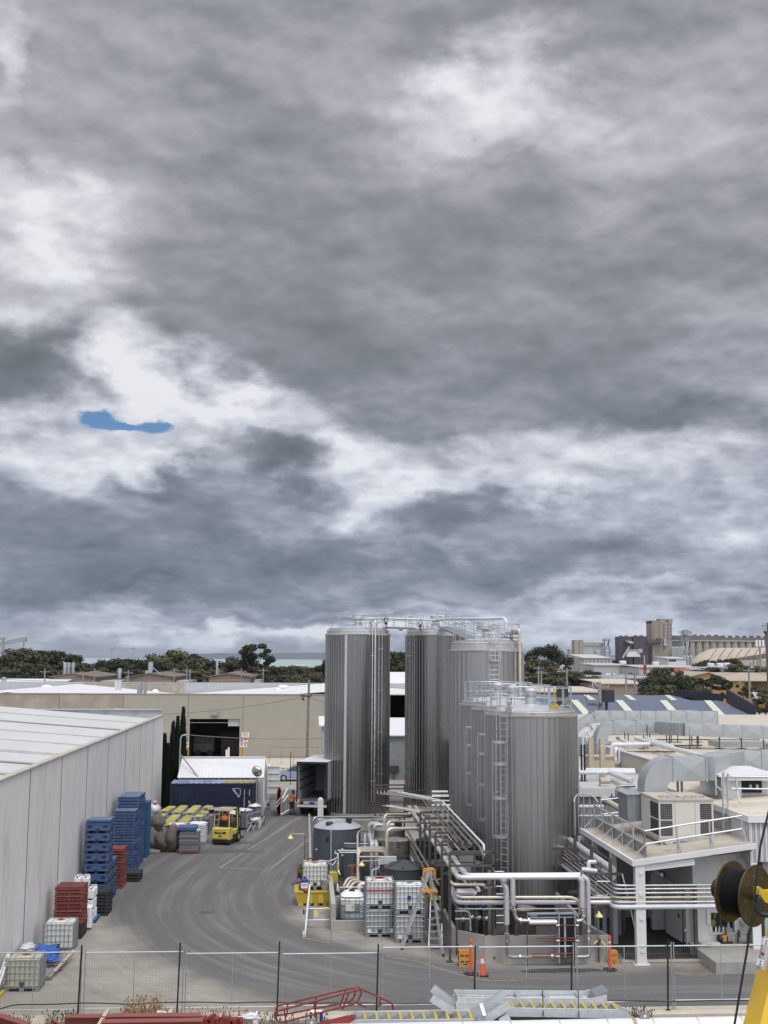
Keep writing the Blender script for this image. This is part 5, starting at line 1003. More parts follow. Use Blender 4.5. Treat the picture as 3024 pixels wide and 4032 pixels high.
for i,(xp,yt,Y,r)in enumerate(((649,2910,91,.42),(661,2950,90,.40),(682,2862,92,.5),(700,2840,92.5,.5),(722,2806,93.5,.62))):
 p=at(xp,yt,Y);cypress(p.z,r,i,['slim cypress nearest the concrete warehouse corner','shortest cypress, second from the warehouse corner','middle one of the five cypresses','tall cypress second from the right of the row','tallest cypress with the widest foot, right end of the row'][i],(p.x,Y,0))
 # ================================================================ BEIGE WAREHOUSE
WY=135.8;wx=lambda px:at(px,2800,WY).x;wz=lambda py,px=900:at(px,py,WY).z
t=thing('beige_warehouse','long beige warehouse with a wide dark doorway across the back of the yard','warehouse',(-15,WY,0));zt_=wz(2735)
dx0,dx1,dzt=wx(748),wx(945),wz(2835)
xs=[-60,-50.5,wx(232),wx(484),wx(741),wx(957),wx(1290),wx(1620),10.0,15.5,21]
for i,(a,b)in enumerate(zip(xs,xs[1:])):
 mb=MB()
 if i==4:mb.box(a+.02,WY,dzt+.12,b-.02,WY+.2,zt_);mb.box(a+.02,WY+.003,0,dx0,WY+.2,dzt+.117);mb.box(dx1,WY+.003,0,b-.02,WY+.2,dzt+.117)
 else:mb.box(a+.02,WY,0,b-.02,WY+.2,zt_)
 mb.build('wall_panel','beige_stained' if i<3 else 'beige',t)
mb=MB();mb.box(xs[0],WY+.1,dzt+.3,xs[-1],WY+.19,zt_-.02);mb.box(xs[0],WY+.12,0,dx0-.3,WY+.19,zt_-.5);mb.box(dx1+.3,WY+.12,0,xs[-1],WY+.19,zt_-.5);mb.build('joint_sealant','joint',t)
mb=MB();mb.box(xs[0],WY-.06,zt_+.001,xs[-1],WY+.24,zt_+.1);mb.build('coping','beige_stained',t)
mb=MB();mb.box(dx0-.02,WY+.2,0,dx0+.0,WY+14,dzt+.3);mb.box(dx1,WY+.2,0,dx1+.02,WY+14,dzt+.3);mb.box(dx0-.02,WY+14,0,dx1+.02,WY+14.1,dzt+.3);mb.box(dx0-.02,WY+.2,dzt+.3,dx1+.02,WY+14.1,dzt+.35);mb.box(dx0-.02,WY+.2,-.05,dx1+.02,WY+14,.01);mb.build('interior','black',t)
mb=MB();mb.box(dx1-1.35,WY+.22,dzt-.72,dx1,WY+.28,dzt+.1);mb.bar((dx0,WY+.25,dzt-.32),(dx1-1.35,WY+.25,dzt-.32),.05);mb.build('door_panel','grey_wall',t)
for x,nm in((dx0-.3,0),(dx1+.02,1)):mb=MB();mb.box(x,WY-.1,0,x+.28,WY-.003,1.0+.2);mb.build('corner_guard','orange',t)
# roofs: two low white gables behind the parapet
def gable(xa,xm,xb,y0,y1,ze,zr,m_='roof_pure',nm='roof'):
 for(x0,x1,za,zb)in((xa,xm,ze,zr),(xb,xm,ze,zr)):
  mb=MB();n=40;vs=[]
  for i in range(n*2+1):y=y0+(y1-y0)*i/(n*2);dz=.025 if i%2 else 0;vs+=[(x0,y,za+dz),(x1,y,zb+dz)]
  fs=[(2*i,2*i+2,2*i+3,2*i+1)for i in range(n*2)];mb.add(vs,fs);mb.build(nm,m_,t,smooth=0)
yb=178;xm1=at(312,2694,yb).x;ze_=at(712,2733,yb).z;gable(at(-130,2730,yb).x,xm1,at(718,2730,yb).x,WY+.25,yb,ze_,at(312,2693,yb).z)
xm2=at(1300,2690,yb).x;gable(at(718,2730,yb).x+.02,xm2,at(1900,2730,yb).x,WY+.25,yb,ze_,at(1300,2690,yb).z)
mb=MB();a,b=at(-140,2686,yb+.3),at(1700,2686,yb+.3);mb.box(a.x,yb+.1,0,b.x,yb+.4,at(500,2686,yb).z);mb.build('rear_wall','grey_wall',t)
mb=MB();a,b=at(330,2686,yb+.0),at(724,2686,yb);mb.box(a.x,yb-.1,2,b.x,yb+.05,at(500,2689,yb).z);mb.build('rear_panel','beige_stained',t)
for i,(x,y)in enumerate(((34,2722),(185,2700),(612,2718),(1115,2700),(1095,2712))):
 Y=[146,164,150,166,156][i];p=at(x,y,Y);mb=MB();mb.lathe([(.45,p.z-.75),(.45,p.z-.35)],(p.x,Y),16);mb.lathe([(.75,p.z-.36),(.8,p.z-.2),(.62,p.z+.02),(.3,p.z+.12),(.001,p.z+.14)],(p.x,Y),18,caps=False)
 if i in(2,4):mb.v=[(p.x+(a-p.x)*.6,Y+(b-Y)*.6,c)for a,b,c in mb.v]
 one('roof_ventilator',['white mushroom roof ventilator at the far left of the warehouse roof','white mushroom ventilator left of the first roof ridge','small roof ventilator in the valley between the white roofs','upper white ventilator on the right hand white roof','lower white ventilator on the right hand white roof'][i],'ventilator',mb,'white','roof ventilators')
for i,(x,y0_,y1_,Y)in enumerate(((458,2680,2712,168),(472,2678,2708,170),(556,2686,2722,155),(572,2686,2718,157),(546,2706,2726,154))):a,b=at(x,y0_,Y),at(x,y1_,Y);mb=MB();mb.box(a.x-.2,Y,b.z-.5,a.x+.2,Y+.35,a.z);one('roof_flue',['left pale flue near the ridge','right pale flue near the ridge','middle dark edged flue past the ridge','right flue of the trio past the ridge','shortest flue of the trio past the ridge'][i],'flue',mb,'roof_white' if i<2 else 'grey_wall_dark','flues on the white roof')
# rain heads, wall light, signs
for i,x in enumerate((465,494)):a=at(x,2788,WY-.25);mb=MB();mb.prism([(a.x-.45,WY-.4,a.z),(a.x+.4,WY-.4,a.z),(a.x+.4,WY-.4,a.z-.35),(a.x,WY-.4,a.z-.75),(a.x-.45,WY-.4,a.z-.35)],(0,.38,0));one('rain_head','metal rain head box on the beige wall, %s of two'%('left' if i==0 else 'right'),'rain head',mb,'galv_light' if i==0 else 'beige')
a=at(846,2806,WY-.3);mb=MB();mb.prism([(a.x-.35,WY-.6,a.z-.3),(a.x-.35,WY-.01,a.z-.25),(a.x-.35,WY-.01,a.z+.12),(a.x-.35,WY-.5,a.z+.12)],(.7,0,0));one('wall_light','grey bulkhead light over the dark doorway','light',mb,'grey_wall_dark')
a=at(103,2810,WY-.2);mb=MB();mb.lathe([(0,.3),(.25,.2),(.36,0)],n=14,ax=(0,-1,0),o=(a.x,WY-.01,a.z-.1));one('wall_speaker','dark round fitting on the stained wall above the roof edge','wall fitting',mb,'dark')
def sign(px0,py0,px1,py1,lab,f):
 a,b=at(px0,py0,WY-.03),at(px1,py1,WY-.03);t=thing('wall_sign',lab,'sign',((a.x+b.x)/2,WY,b.z),'safety signs beside the doorway');mb=MB();mb.box(a.x,WY-.03,b.z,b.x,WY-.001,a.z);mb.build('board','white',t);f(t,a,b)
def rect(t,a,b,u0,v0,u1,v1,m_,nm='printed_block',d=.035):mb=MB();X=lambda u:a.x+(b.x-a.x)*u;Z=lambda v:a.z+(b.z-a.z)*v;mb.box(X(u0),WY-d,Z(v1),X(u1),WY-.0305,Z(v0));mb.build(nm,m_,t)
def s1(t,a,b):
 for k in range(4):rect(t,a,b,.1+.06*(k%2),.12+k*.2,.88-.08*(k%3),.2+k*.2,'red','text_line')
def s2(t,a,b):rect(t,a,b,.08,.12,.92,.5,'red');rect(t,a,b,.1,.6,.85,.78,'grey_wall','text_line')
def s3(t,a,b):
 c=((a.x+b.x)/2,WY-.034,a.z+(b.z-a.z)*.38);r=(b.x-a.x)*.4;mb=MB();mb.lathe([(r*.72,0),(r,0)],n=20,ax=(0,-1,0),o=c,caps=False);mb.bar((c[0]-r*.6,c[1],c[2]+r*.6),(c[0]+r*.6,c[1],c[2]-r*.6),r*.22,.002,up=(0,1,0));mb.build('prohibition_ring','red',t,smooth=0);mb=MB();mb.bar((c[0],c[1]-.002,c[2]+r*.5),(c[0],c[1]-.002,c[2]-r*.5),r*.5,.002,up=(0,1,0));mb.build('pictogram','black',t);rect(t,a,b,.15,.8,.85,.88,'grey_wall','text_line')
def s4(t,a,b):rect(t,a,b,.02,.02,.98,.22,'red');w=b.x-a.x;mb=MB();m_=(a.x+b.x)/2;z0=a.z+(b.z-a.z)*.7;mb.add([(m_-w*.32,WY-.036,z0),(m_+w*.32,WY-.036,z0),(m_,WY-.036,z0+w*.55)],[(0,1,2)]);mb.build('warning_triangle','black',t,smooth=0)
sign(952,2884,981,2903,'widest white sign with red text lines, upper right of the doorway',s1);sign(957,2905,976,2922,'white sign with a solid red block, under the widest sign',s2);sign(944,2922,959,2942,'white prohibition sign with a red ring, right edge of the doorway',s3);sign(959,2923,973,2942,'white sign with a black triangle under a red bar',s4);sign(733,2922,742,2943,'white prohibition sign left of the doorway, half behind the cypress',s3)
# van and gear dimly seen inside the doorway
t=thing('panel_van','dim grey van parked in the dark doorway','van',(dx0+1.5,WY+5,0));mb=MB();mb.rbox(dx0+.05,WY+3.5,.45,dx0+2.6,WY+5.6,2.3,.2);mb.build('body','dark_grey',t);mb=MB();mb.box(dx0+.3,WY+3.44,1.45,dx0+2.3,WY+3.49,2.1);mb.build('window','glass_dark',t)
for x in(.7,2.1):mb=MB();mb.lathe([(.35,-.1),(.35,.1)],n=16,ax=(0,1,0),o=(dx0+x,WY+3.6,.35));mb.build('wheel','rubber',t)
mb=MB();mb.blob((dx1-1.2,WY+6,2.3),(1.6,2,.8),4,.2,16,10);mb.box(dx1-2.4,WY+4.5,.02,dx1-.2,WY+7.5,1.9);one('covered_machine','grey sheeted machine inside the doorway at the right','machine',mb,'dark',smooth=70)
for k,x in enumerate((892,900)):a=at(x,2978,WY-2);mb=MB();mb.box(a.x-.1,WY-2.1,.02,a.x+.1,WY-2,1.15+.25*k);one('bollard','white %s bollard in front of the dark doorway'%('shorter' if k==0 else 'taller'),'bollard',mb,'white')
mb=MB();a,b=at(1060,2985,128),at(1300,2985,128)
for k in range(6):x=a.x+(b.x-a.x)*k/5;mb.bar((x,128,0),(x,128,1.9),.05)
for z in(.9,1.85):mb.bar((a.x,128,z),(b.x,128,z),.05)
one('pipe_fence','reddish brown pipe rail fence before the beige warehouse wall','fence',mb,'brown_brick')
# taller grey building seen between the two dark tanks
t=thing('metal_shed','grey green clad shed with a white roof seen between the two dark tanks','shed',(9,110,0));mb=MB();a,b=at(1500,2900,112),at(1700,2900,112);mb.box(a.x,112,0,b.x+3,124,at(1560,2898,112).z)
for k in range(30):x=a.x+(b.x+3-a.x)*k/30;mb.box(x,111.97,0,x+.06,112,at(1560,2898,112).z)
mb.build('wall','grey_wall_dark',t);mb=MB();z=at(1560,2898,112).z;mb.prism([(a.x-.5,111.7,z),(b.x+3.5,111.7,z),(b.x+3.5,124.5,z+1.0),(a.x-.5,124.5,z+1.0)],(0,0,.12));mb.build('roof','roof_pure',t);mb=MB();c=at(1551,3028,111.8);mb.box(c.x-.45,111.7,c.z-.3,c.x+.45,111.9,c.z+.3);mb.tube([(c.x,111.9,c.z-.3),(c.x,111.9,c.z-1.6)],.03,5);mb.build('floodlight','dark',t)
t=thing('white_kiosk','white roofed lean-to at the left edge of the tall dark tank','shed',(3,118,0));a=at(1268,2845,118);mb=MB();mb.box(a.x,118,0,a.x+5,122,a.z-.4);mb.build('wall','grey_wall',t);mb=MB();mb.prism([(a.x-.3,117.7,a.z-.4),(a.x+5,117.7,a.z-.4),(a.x+5,122,a.z+.3),(a.x-.3,122,a.z+.3)],(0,0,.15));mb.build('roof','roof_pure',t)
# further sheds right of that, white roofs and a dark blue gable
for(pa,pb,yt,yb_,Y,rm,wm_,lb)in((1530,1660,2652,2705,190,'roof_pure','navy_trim','white roofed shed with a dark blue front between the dark tanks'),(1540,1640,2745,2800,165,'roof_cream','grey_wall','pale shed roof just over the beige wall between the tanks')):
 a,b=at(pa,yt,Y),at(pb,yb_,Y);t=thing('metal_shed',lb,'shed',(a.x,Y,0));mb=MB();mb.box(a.x-8,Y,0,b.x+8,Y+8,b.z);mb.build('wall',wm_,t);mb=MB();mb.prism([(a.x-8.4,Y-.3,b.z),(b.x+8.4,Y-.3,b.z),(b.x+8.4,Y+9,a.z),(a.x-8.4,Y+9,a.z)],(0,0,.15));mb.build('roof',rm,t)
 # ---- power pole in front, with wires
t=thing('power_pole','weathered timber power pole standing by the beige wall','power pole',at(1208,2950,126));a,b=at(1208,2985,126),at(1217,2676,126);mb=MB();mb.tube([(a.x,126,0),b],[.17,.13],10);mb.build('shaft','bark_pale',t);mb=MB();c=at(1204,2745,125.8);mb.bar(c+V3((-.5,0,.1)),c+V3((.6,0,.1)),.09)
for k in(-.5,-.2,.3,.6):mb.tube([c+V3((k,0,.1)),c+V3((k,-.1,.3))],.05,6)
mb.cbox(c+V3((-.3,-.1,-.2)),(.25,.2,.3));mb.build('insulator_bracket','dark',t)
a=at(1216,2693,126)
for k,(q,sg,lb)in enumerate(((at(-60,2772,130),1.6,'thin overhead wire sagging across the beige wall to the left'),(at(1480,2770,118),.5,'thin overhead wire from the pole to behind the tall tank'))):mb=MB();mb.tube(wire(at(1206,2742,126),q,sg),.018,4);one('overhead_wire',lb,'wire',mb,'dark')
# ================================================================ BROWN UNITS, FLUES, POLES BEHIND THE WAREHOUSE
for i,(x0p,x1p,x2p,ytop,ybase,lb)in enumerate(((202,372,456,2654,2690,'brown gabled unit under the three flues, left of three'),(515,678,735,2654,2690,'middle brown gabled unit with a boxy vent on it'),(822,985,1010,2654,2690,'right hand brown gabled unit, farthest along'))):
 Y=215;a,b=at(x0p,ybase,Y),at(x1p,ybase,Y);apex=at((x0p+x1p)/2-8,ytop,Y);ez=at(x0p,ytop+14,Y).z;t=thing('brick_unit',lb,'building',(a.x,Y,0),'brown gabled units');D=26
 mb=MB();mb.prism([(a.x,Y,0),(b.x,Y,0),(b.x,Y,ez),(apex.x,Y,apex.z),(a.x,Y,ez)],(0,D,0));mb.build('wall','brown_brick',t)
 mb=MB();mb.prism([(a.x-.4,Y-.3,ez+.02),(apex.x,Y-.3,apex.z+.03),(apex.x,Y-.3,apex.z+.2),(a.x-.4,Y-.3,ez+.2)],(0,D+2,0));mb.prism([(b.x+.4,Y-.3,ez+.02),(apex.x,Y-.3,apex.z+.03),(apex.x,Y-.3,apex.z+.2),(b.x+.4,Y-.3,ez+.2)],(0,D+2,0));mb.build('roof','brown_roof',t)
 c=at(x2p,ybase,Y+3);mb=MB();mb.box(b.x+.42,Y+3,0,c.x+.5,Y+18,ez-.6)
 mb.build('side_wall','grey_wall',t);mb=MB()
 for k in range(7):x=b.x+.5+(c.x-b.x)*k/7;mb.box(x,Y+2.95,ez-2.6,x+.15,Y+3,ez-.7)
 mb.build('wall_batten','roof_white',t)
def flue(xp,yt,yb_,Y,r,lb,g):a,b=at(xp,yt,Y),at(xp,yb_,Y);t=thing('exhaust_flue',lb,'flue',(a.x,Y,b.z),g);mb=MB();mb.lathe([(r,b.z-3),(r,a.z),(r*.9,a.z)],(a.x,Y),16);mb.build('stack','silo_galv',t);mb=MB();mb.lathe([(r*1.12,a.z-.9),(r*1.12,a.z+.02)],(a.x,Y),16,caps=False);mb.build('collar','galv_light',t)
for i,x in enumerate((257,272,289)):flue(x,2609,2660,218+i*2,.29*1.0,'%s of the three galvanised flues over the left brown unit'%['leftmost','middle','rightmost'][i],'three galvanised flues')
flue(472,2632,2690,212,.33,'single tall galvanised flue left of the middle brown unit',None);flue(855,2603,2660,225,.22,'slim pale flue between the middle and right brown units',None)
a=at(593,2640,218);mb=MB();mb.box(a.x-.7,216,a.z-2.4,a.x+.5,217,a.z);mb.box(a.x-.2,216.2,a.z,a.x+.6,216.9,a.z+1.6);mb.bar((a.x+.6,216.5,a.z+.6),(a.x+2.4,216.5,a.z-1),.15);one('rooftop_duct','boxy pale rooftop duct on the middle brown unit','duct',mb,'silo_galv')
a=at(502,2663,214);mb=MB();mb.lathe([(.3,a.z-1.5),(.35,a.z-.7),(.45,a.z)],(a.x,214),12);one('water_vessel','small pale vessel on a roof right of the single flue','vessel',mb,'silo_galv')
for i,(xp,yt,yb_,Y)in enumerate(((177,2634,2690,205),(328,2645,2690,205),(373,2632,2690,208),(506,2638,2690,212),(686,2630,2690,208),(736,2630,2690,230),(748,2634,2690,208),(862,2632,2690,230),(950,2632,2690,208),(1037,2630,2690,208))):
 a,b=at(xp,yt,Y),at(xp,yb_,Y);mb=MB();mb.tube([(b.x,Y,0),a],[.15,.11],6);mb.bar(a+V3((-.9,0,-.5)),a+V3((.9,0,-.5)),.1);one('power_pole','pale power pole among the brown units, %s'%rows(i,10),'power pole',mb,'timber_grey','power poles behind the warehouse')
a=at(1000,2635,208);mb=MB();mb.tube([(a.x,208,4),a],.04,5);mb.bar(a+V3((-.6,0,0)),a+V3((.8,0,.1)),.05)
for k in range(5):mb.bar(a+V3((-.5+.3*k,-.4,0)),a+V3((-.5+.3*k,.4,0)),.03)
one('antenna','television antenna over the right hand brown unit','antenna',mb,'dark')
for i,(ya,yb_)in enumerate(((2655,2648),(2662,2656),(2672,2668))):mb=MB();mb.tube(wire(at(-50,ya,206),at(1270,yb_,206),.8,n=20),.03,4);one('overhead_wire',['uppermost','middle','lowest'][i]+' wire along the row of pale power poles','wire',mb,'dark','wires behind the warehouse')
t=thing('metal_shed','low white roofed shed at the far left edge behind the warehouse','shed',at(60,2685,200));a,b=at(-80,2682,200),at(205,2682,200);mb=MB();mb.box(a.x,200,0,b.x,215,a.z-.8);mb.build('wall','brown_brick',t);mb=MB();mb.prism([(a.x-.5,199.6,a.z-.8),(b.x+.5,199.6,a.z-.8),(b.x+.5,216,a.z+.05),(a.x-.5,216,a.z+.05)],(0,0,.1));mb.build('roof','roof_pure',t)
a=at(16,2668,207);mb=MB();mb.lathe([(.3,a.z-.9),(.5,a.z-.4),(.45,a.z),(.001,a.z+.1)],(a.x,207),12);one('roof_ventilator','round turbine ventilator on the low white shed far left','ventilator',mb,'galv')
# ================================================================ PORT SKYLINE
def lattice(mb,a,b,w,n,r=.35,up=(0,0,1)):
 a,b=V3(a),V3(b);u=V3(up)*w
 for o_ in(V3(),u):mb.bar(a+o_,b+o_,r)
 for i in range(n):p,q=a.lerp(b,i/n),a.lerp(b,(i+1)/n);mb.bar(p,q+u,r*.6);mb.bar(p+u,p,r*.6)
t=thing('ship_loader','grey ship loader boom rising over the trees at the left edge','ship loader',at(0,2580,900));mb=MB();lattice(mb,at(-60,2556,900),at(92,2522,900),2.2,14,.7);a=at(95,2520,900);mb.box(a.x-1.5,898,a.z-1.5,a.x+1.8,902,a.z+2.2);mb.build('boom','galv_dark',t);mb=MB();p=at(94,2524,900);mb.bar(p,(p.x,900,0),.9);p=at(12,2520,900);mb.bar(p,(p.x,900,0),1.4);mb.bar(p+V3((-6,0,1)),p+V3((1.5,0,1)),2.2);mb.bar(at(20,2545,900),at(20,2600,900),.8);mb.build('tower','galv_dark',t)
t=thing('conveyor_gallery','distant slanting conveyor gallery over the trees before the sea','conveyor',at(690,2575,1400));mb=MB();lattice(mb,at(640,2598,1400),at(705,2562,1400),3,8,1.0);a=at(703,2560,1400);mb.box(a.x-2,1398,a.z-4,a.x+4,1402,a.z+3);mb.bar(at(690,2553,1400),at(690,2600,1400),1.0);mb.build('gallery','galv_dark',t)
for i,(x,yt,Y)in enumerate(((260,2533,1000),(291,2557,1100),(440,2553,900),(524,2551,900),(532,2580,1200))):
 a=at(x,yt,Y);t=thing('light_mast','%s of the thin light masts over the sea'%rows(i,5),'light mast',(a.x,Y,0),'light masts along the port');mb=MB();mb.tube([(a.x,Y,-1),a],[.4,.25],6);mb.build('shaft','galv',t)
 if i in(2,3):mb=MB();mb.box(a.x-1.8,Y-.5,a.z-.9,a.x+1.8,Y+.5,a.z+.2);mb.build('lamp_head','galv_dark',t)
a=at(1185,2622,420);t=thing('port_shed','small white shed near the shore left of the tall tank','shed',(a.x,420,0));mb=MB();mb.box(a.x-3,420,0,a.x+2.2,426,a.z);mb.build('wall','roof_white',t);mb=MB();mb.box(a.x-3.3,419.5,a.z+.01,a.x+2.5,426.5,a.z+.4);mb.build('roof','white',t)
# silo block with two brown end towers, galvanised silos in front
Ys=900;S=lambda x,y:at(x,y,Ys)
t=thing('grain_silo','pale grey silo block with two brown end towers, left of the purple towers','silo',S(2320,2590));mb=MB()
for xa,xb in((2262,2280),(2281,2298)):a,b=S(xa,2520),S(xb,2600);mb.box(a.x,Ys,0,b.x,Ys+10,a.z)
mb.build('end_tower','silo_concrete',t);mb=MB();a,b=S(2298,2531),S(2378,2600);mb.box(a.x+.01,Ys+1,0,b.x,Ys+14,a.z);mb.build('block','pale_conc',t);mb=MB();mb.box(a.x,Ys+.5,a.z-2.5,b.x,Ys+1,a.z+.3);mb.build('top_band','silo_concrete',t)
mb=MB();a,b=S(2384,2524),S(2384,2545);
for k in(-1,1):lattice(mb,(a.x+k*2.0,Ys-3,b.z-4),(a.x+k*1.6,Ys-3,a.z),.01,5,.6)
lattice(mb,(a.x-2,Ys-3,b.z-4),(a.x+2,Ys-3,a.z),.01,2,.5);mb.lathe([(.5,a.z),(3.2,a.z),(3.2,a.z+1.2),(.5,a.z+3)],(a.x,Ys-3),10);mb.build('headframe','galv_dark',t)
for i,(xa,xb)in enumerate(((2339,2368),(2377,2402))):
 a,b=at(xa,2565,850),at(xb,2600,850);r=(b.x-a.x)/2;t=thing('steel_silo','round galvanised silo before the pale silo block, %s'%('left one' if i==0 else 'right one'),'silo',(a.x+r,850,0),'round galvanised silos');mb=MB();mb.lathe([(r,0),(r,a.z)],(a.x+r,850),20,caps=False);mb.build('shell','silo_galv',t);mb=MB();mb.lathe([(r*1.05,a.z),(.5,a.z+r*.6),(.001,a.z+r*.62)],(a.x+r,850),20,caps=False);mb.build('roof','galv_light',t)
mb=MB();lattice(mb,at(2336,2556,848),at(2404,2556,848),1.6,8,.5)
for x in(2338,2404):mb.bar(at(x,2553,848),at(x,2575,848),.6)
one('silo_gantry','steel gantry running over the two round galvanised silos','gantry',mb,'galv_dark')
t=thing('steel_silo','dim galvanised silo at the left behind the gum trees','silo',at(2255,2580,950));a=at(2255,2556,950);mb=MB();mb.lathe([(4.5,0),(4.5,a.z),(.5,a.z+2.4)],(a.x,950),18,caps=False);mb.build('shell','silo_galv',t)
for i,(xa,xb,yt)in enumerate(((2437,2490,2509),(2494,2550,2508))):
 a,b=S(xa,yt),S(xb,2600);t=thing('clad_tower',('left' if i==0 else 'right')+' dark purple clad tower by the brown brick tower','tower',((a.x+b.x)/2,Ys,0),'dark purple towers');mb=MB();mb.box(a.x,Ys,0,b.x,Ys+12,a.z)
 for k in range(12):x=a.x+(b.x-a.x)*k/12;mb.box(x,Ys-.12,0,x+.25,Ys,a.z-.2)
 mb.build('wall','purple_clad',t);mb=MB();mb.box(a.x-.2,Ys-.3,a.z+.01,b.x+.2,Ys+12.2,a.z+.5)
 for k in(.15,.55):mb.box(a.x+(b.x-a.x)*k,Ys+2,a.z+.5,a.x+(b.x-a.x)*(k+.2),Ys+5,a.z+1.4)
 mb.build('roof','purple_clad',t)
mb=MB();a,b=at(2463,2522,894),at(2491,2535,894);mb.prism([(a.x,894,a.z),(b.x,894,a.z-.5),(b.x+1,894,b.z),(a.x+3,894,b.z+.5)],(0,5,0));lattice(mb,at(2452,2592,893),at(2478,2550,893),1.2,8,.7);lattice(mb,at(2472,2566,893),at(2524,2566,893),1.4,8,.6);c=at(2518,2562,893);mb.box(c.x-1.5,891,c.z-1.5,c.x+1.8,893,c.z+1.4);one('conveyor_gallery','pale slanting conveyors and hopper before the purple towers','conveyor',mb,'galv')
a=S(2462,2576);mb=MB();mb.prism([(a.x-1,Ys-8,a.z-2),(a.x+10,Ys-8,a.z-2),(a.x+9,Ys-8,a.z+2),(a.x,Ys-8,a.z+1.5)],(0,3,0));one('feed_hopper','white hopper at the foot of the purple towers','hopper',mb,'white')
t=thing('brick_tower','tall brown concrete grain elevator tower with crenellated top','tower',S(2607,2590));a,b=S(2567,2447),S(2648,2600);mid=S(2599,2447).x;mb=MB();mb.box(a.x,Ys,0,mid,Ys+16,a.z);mb.box(mid+.003,Ys-.2,0,b.x,Ys+16,a.z-.6)
for x0_,x1_,dz in((2567,2575,1.0),(2598,2620,2.2),(2634,2648,2.0),(2585,2590,1.0)):mb.box(S(x0_,2447).x,Ys-.3,a.z-1.2,S(x1_,2447).x,Ys+16,a.z+dz)
mb.build('wall','tower_brick',t);mb=MB()
for x in(2567,2573,2597):p=S(x,2500);mb.box(p.x,Ys-.6,4,p.x+.9,Ys-.31,a.z-1.5)
mb.build('pilaster','tower_brick',t)
for r_ in range(5):
 for c_,(x0_,x1_)in enumerate(((2610,2617),(2626,2633),(2638,2645))):p,q=S(x0_,2456+r_*13.5),S(x1_,2465+r_*13.5);mb=MB();mb.box(p.x,Ys-.29,q.z,q.x,Ys-.21,p.z);mb.build('window','silo_dark',t)
p,q=S(2611,2515),S(2619,2535);mb=MB();mb.box(p.x,Ys-2.5,q.z,q.x,Ys-.21,p.z);mb.box(p.x-.5,Ys-2.6,q.z-1.5,q.x+.5,Ys-.2,q.z-.01);mb.build('hanging_hoist','galv',t)
for x in(2572,2585,2604):p=S(x,2444);mb=MB();mb.lathe([(.9,p.z-2),(1.1,p.z+.5),(.4,p.z+1.4)],(p.x,Ys+4),10);mb.build('roof_vent','galv',t)
mb=MB();p,q=at(2550,2529,898),at(2597,2521,898);mb.bar(p,q,3.2,2.6);mb.box(q.x-2,896,q.z-1.8,q.x+1,900,q.z+1.6);one('conveyor_bridge','dark enclosed conveyor bridge from the purple tower to the brown tower','conveyor',mb,'purple_clad')
# long silo house
Yl=960;Q=lambda x,y:at(x,y,Yl);t=thing('silo_house','long brown row of concrete silo cylinders with a gallery on top','silo',Q(2850,2590));x=Q(2685,2530).x;zt2=Q(2850,2524).z;k=0
while x<440:mb=MB();mb.lathe([(3.05,0),(3.05,zt2)],(x+3,Yl+3),14,caps=False);mb.build('silo_cylinder','silo_concrete',t);x+=6.25;k+=1
a=Q(2652,2507);mb=MB();mb.box(a.x,Yl+2,0,x,Yl+12,zt2);mb.build('core','silo_dark',t);mb=MB();mb.box(Q(2655,2510).x,Yl+1,zt2+.5,Q(2840,2510).x,Yl+9,Q(2750,2503).z);mb.box(Q(2840,2510).x+.01,Yl+1,zt2+.5,x,Yl+9,Q(2900,2507).z-.6);mb.build('roof_gallery','silo_dark',t);mb=MB();mb.box(Q(2715,2524).x,Yl-.6,zt2-.4,x,Yl+1,zt2+.45);mb.build('cornice','pale_conc',t)
for i in range(21):mb=MB();p=Q(2735+i*14+(i%2)*-6,2502);mb.box(p.x,Yl+3,(Q(2750,2503)if i<8 else Q(2900,2507)).z-.7,p.x+1.2,Yl+5,(Q(2750,2503)if i<8 else Q(2900,2507)).z+1.0);mb.build('roof_vent','silo_dark',t)
# steel elevator headhouse, silos and chutes
t=thing('elevator_headhouse','blue grey steel elevator tower with chutes in front of the long silo row','tower',at(2700,2590,930));Ye=930;E_=lambda x,y:at(x,y,Ye);mb=MB();a,b=E_(2683,2502),E_(2718,2530);mb.box(a.x,Ye,b.z,b.x,Ye+6,a.z)
for x_ in(2684,2700,2717):p=E_(x_,2600);mb.bar((p.x,Ye,0),(p.x,Ye,a.z),.9)
mb.build('tower_body','grey_wall_dark',t);mb=MB();lattice(mb,E_(2676,2492),E_(2722,2492),1.5,7,.5);lattice(mb,E_(2680,2502),E_(2722,2500),1.8,6,.4);mb.bar(E_(2697,2480),E_(2697,2500),3.5,3);mb.bar(E_(2703,2479),E_(2722,2491),.6);mb.bar(E_(2722,2491),E_(2722,2502),.5);mb.build('head_frame','galv_dark',t)
mb=MB()
for p,q in(((2708,2528),(2648,2590)),((2712,2522),(2702,2571)),((2716,2522),(2713,2571)),((2700,2530),(2690,2560))):mb.bar(E_(*p),E_(*q),.9)
mb.build('chute','galv_light',t)
for i in range(7):x_=2642+i*6.3;a=at(x_,2549,900);t=thing('steel_silo','slim galvanised silo at the foot of the brown tower, %s'%rows(i,7),'silo',(a.x,900,0),'slim galvanised silos');mb=MB();mb.lathe([(.75,0),(.75,a.z),(.2,a.z+.6)],(a.x,896),10,caps=False);mb.build('shell','silo_galv',t)
for i in range(3):x_=2696+i*13;a=at(x_,2585,880);t=thing('steel_silo','squat galvanised silo beneath the chutes, %s'%rows(i,3),'silo',(a.x,880,0),'squat galvanised silos');mb=MB();mb.lathe([(1.3,0),(1.3,a.z),(.3,a.z+.9)],(a.x,880),12,caps=False);mb.build('shell','silo_galv',t)
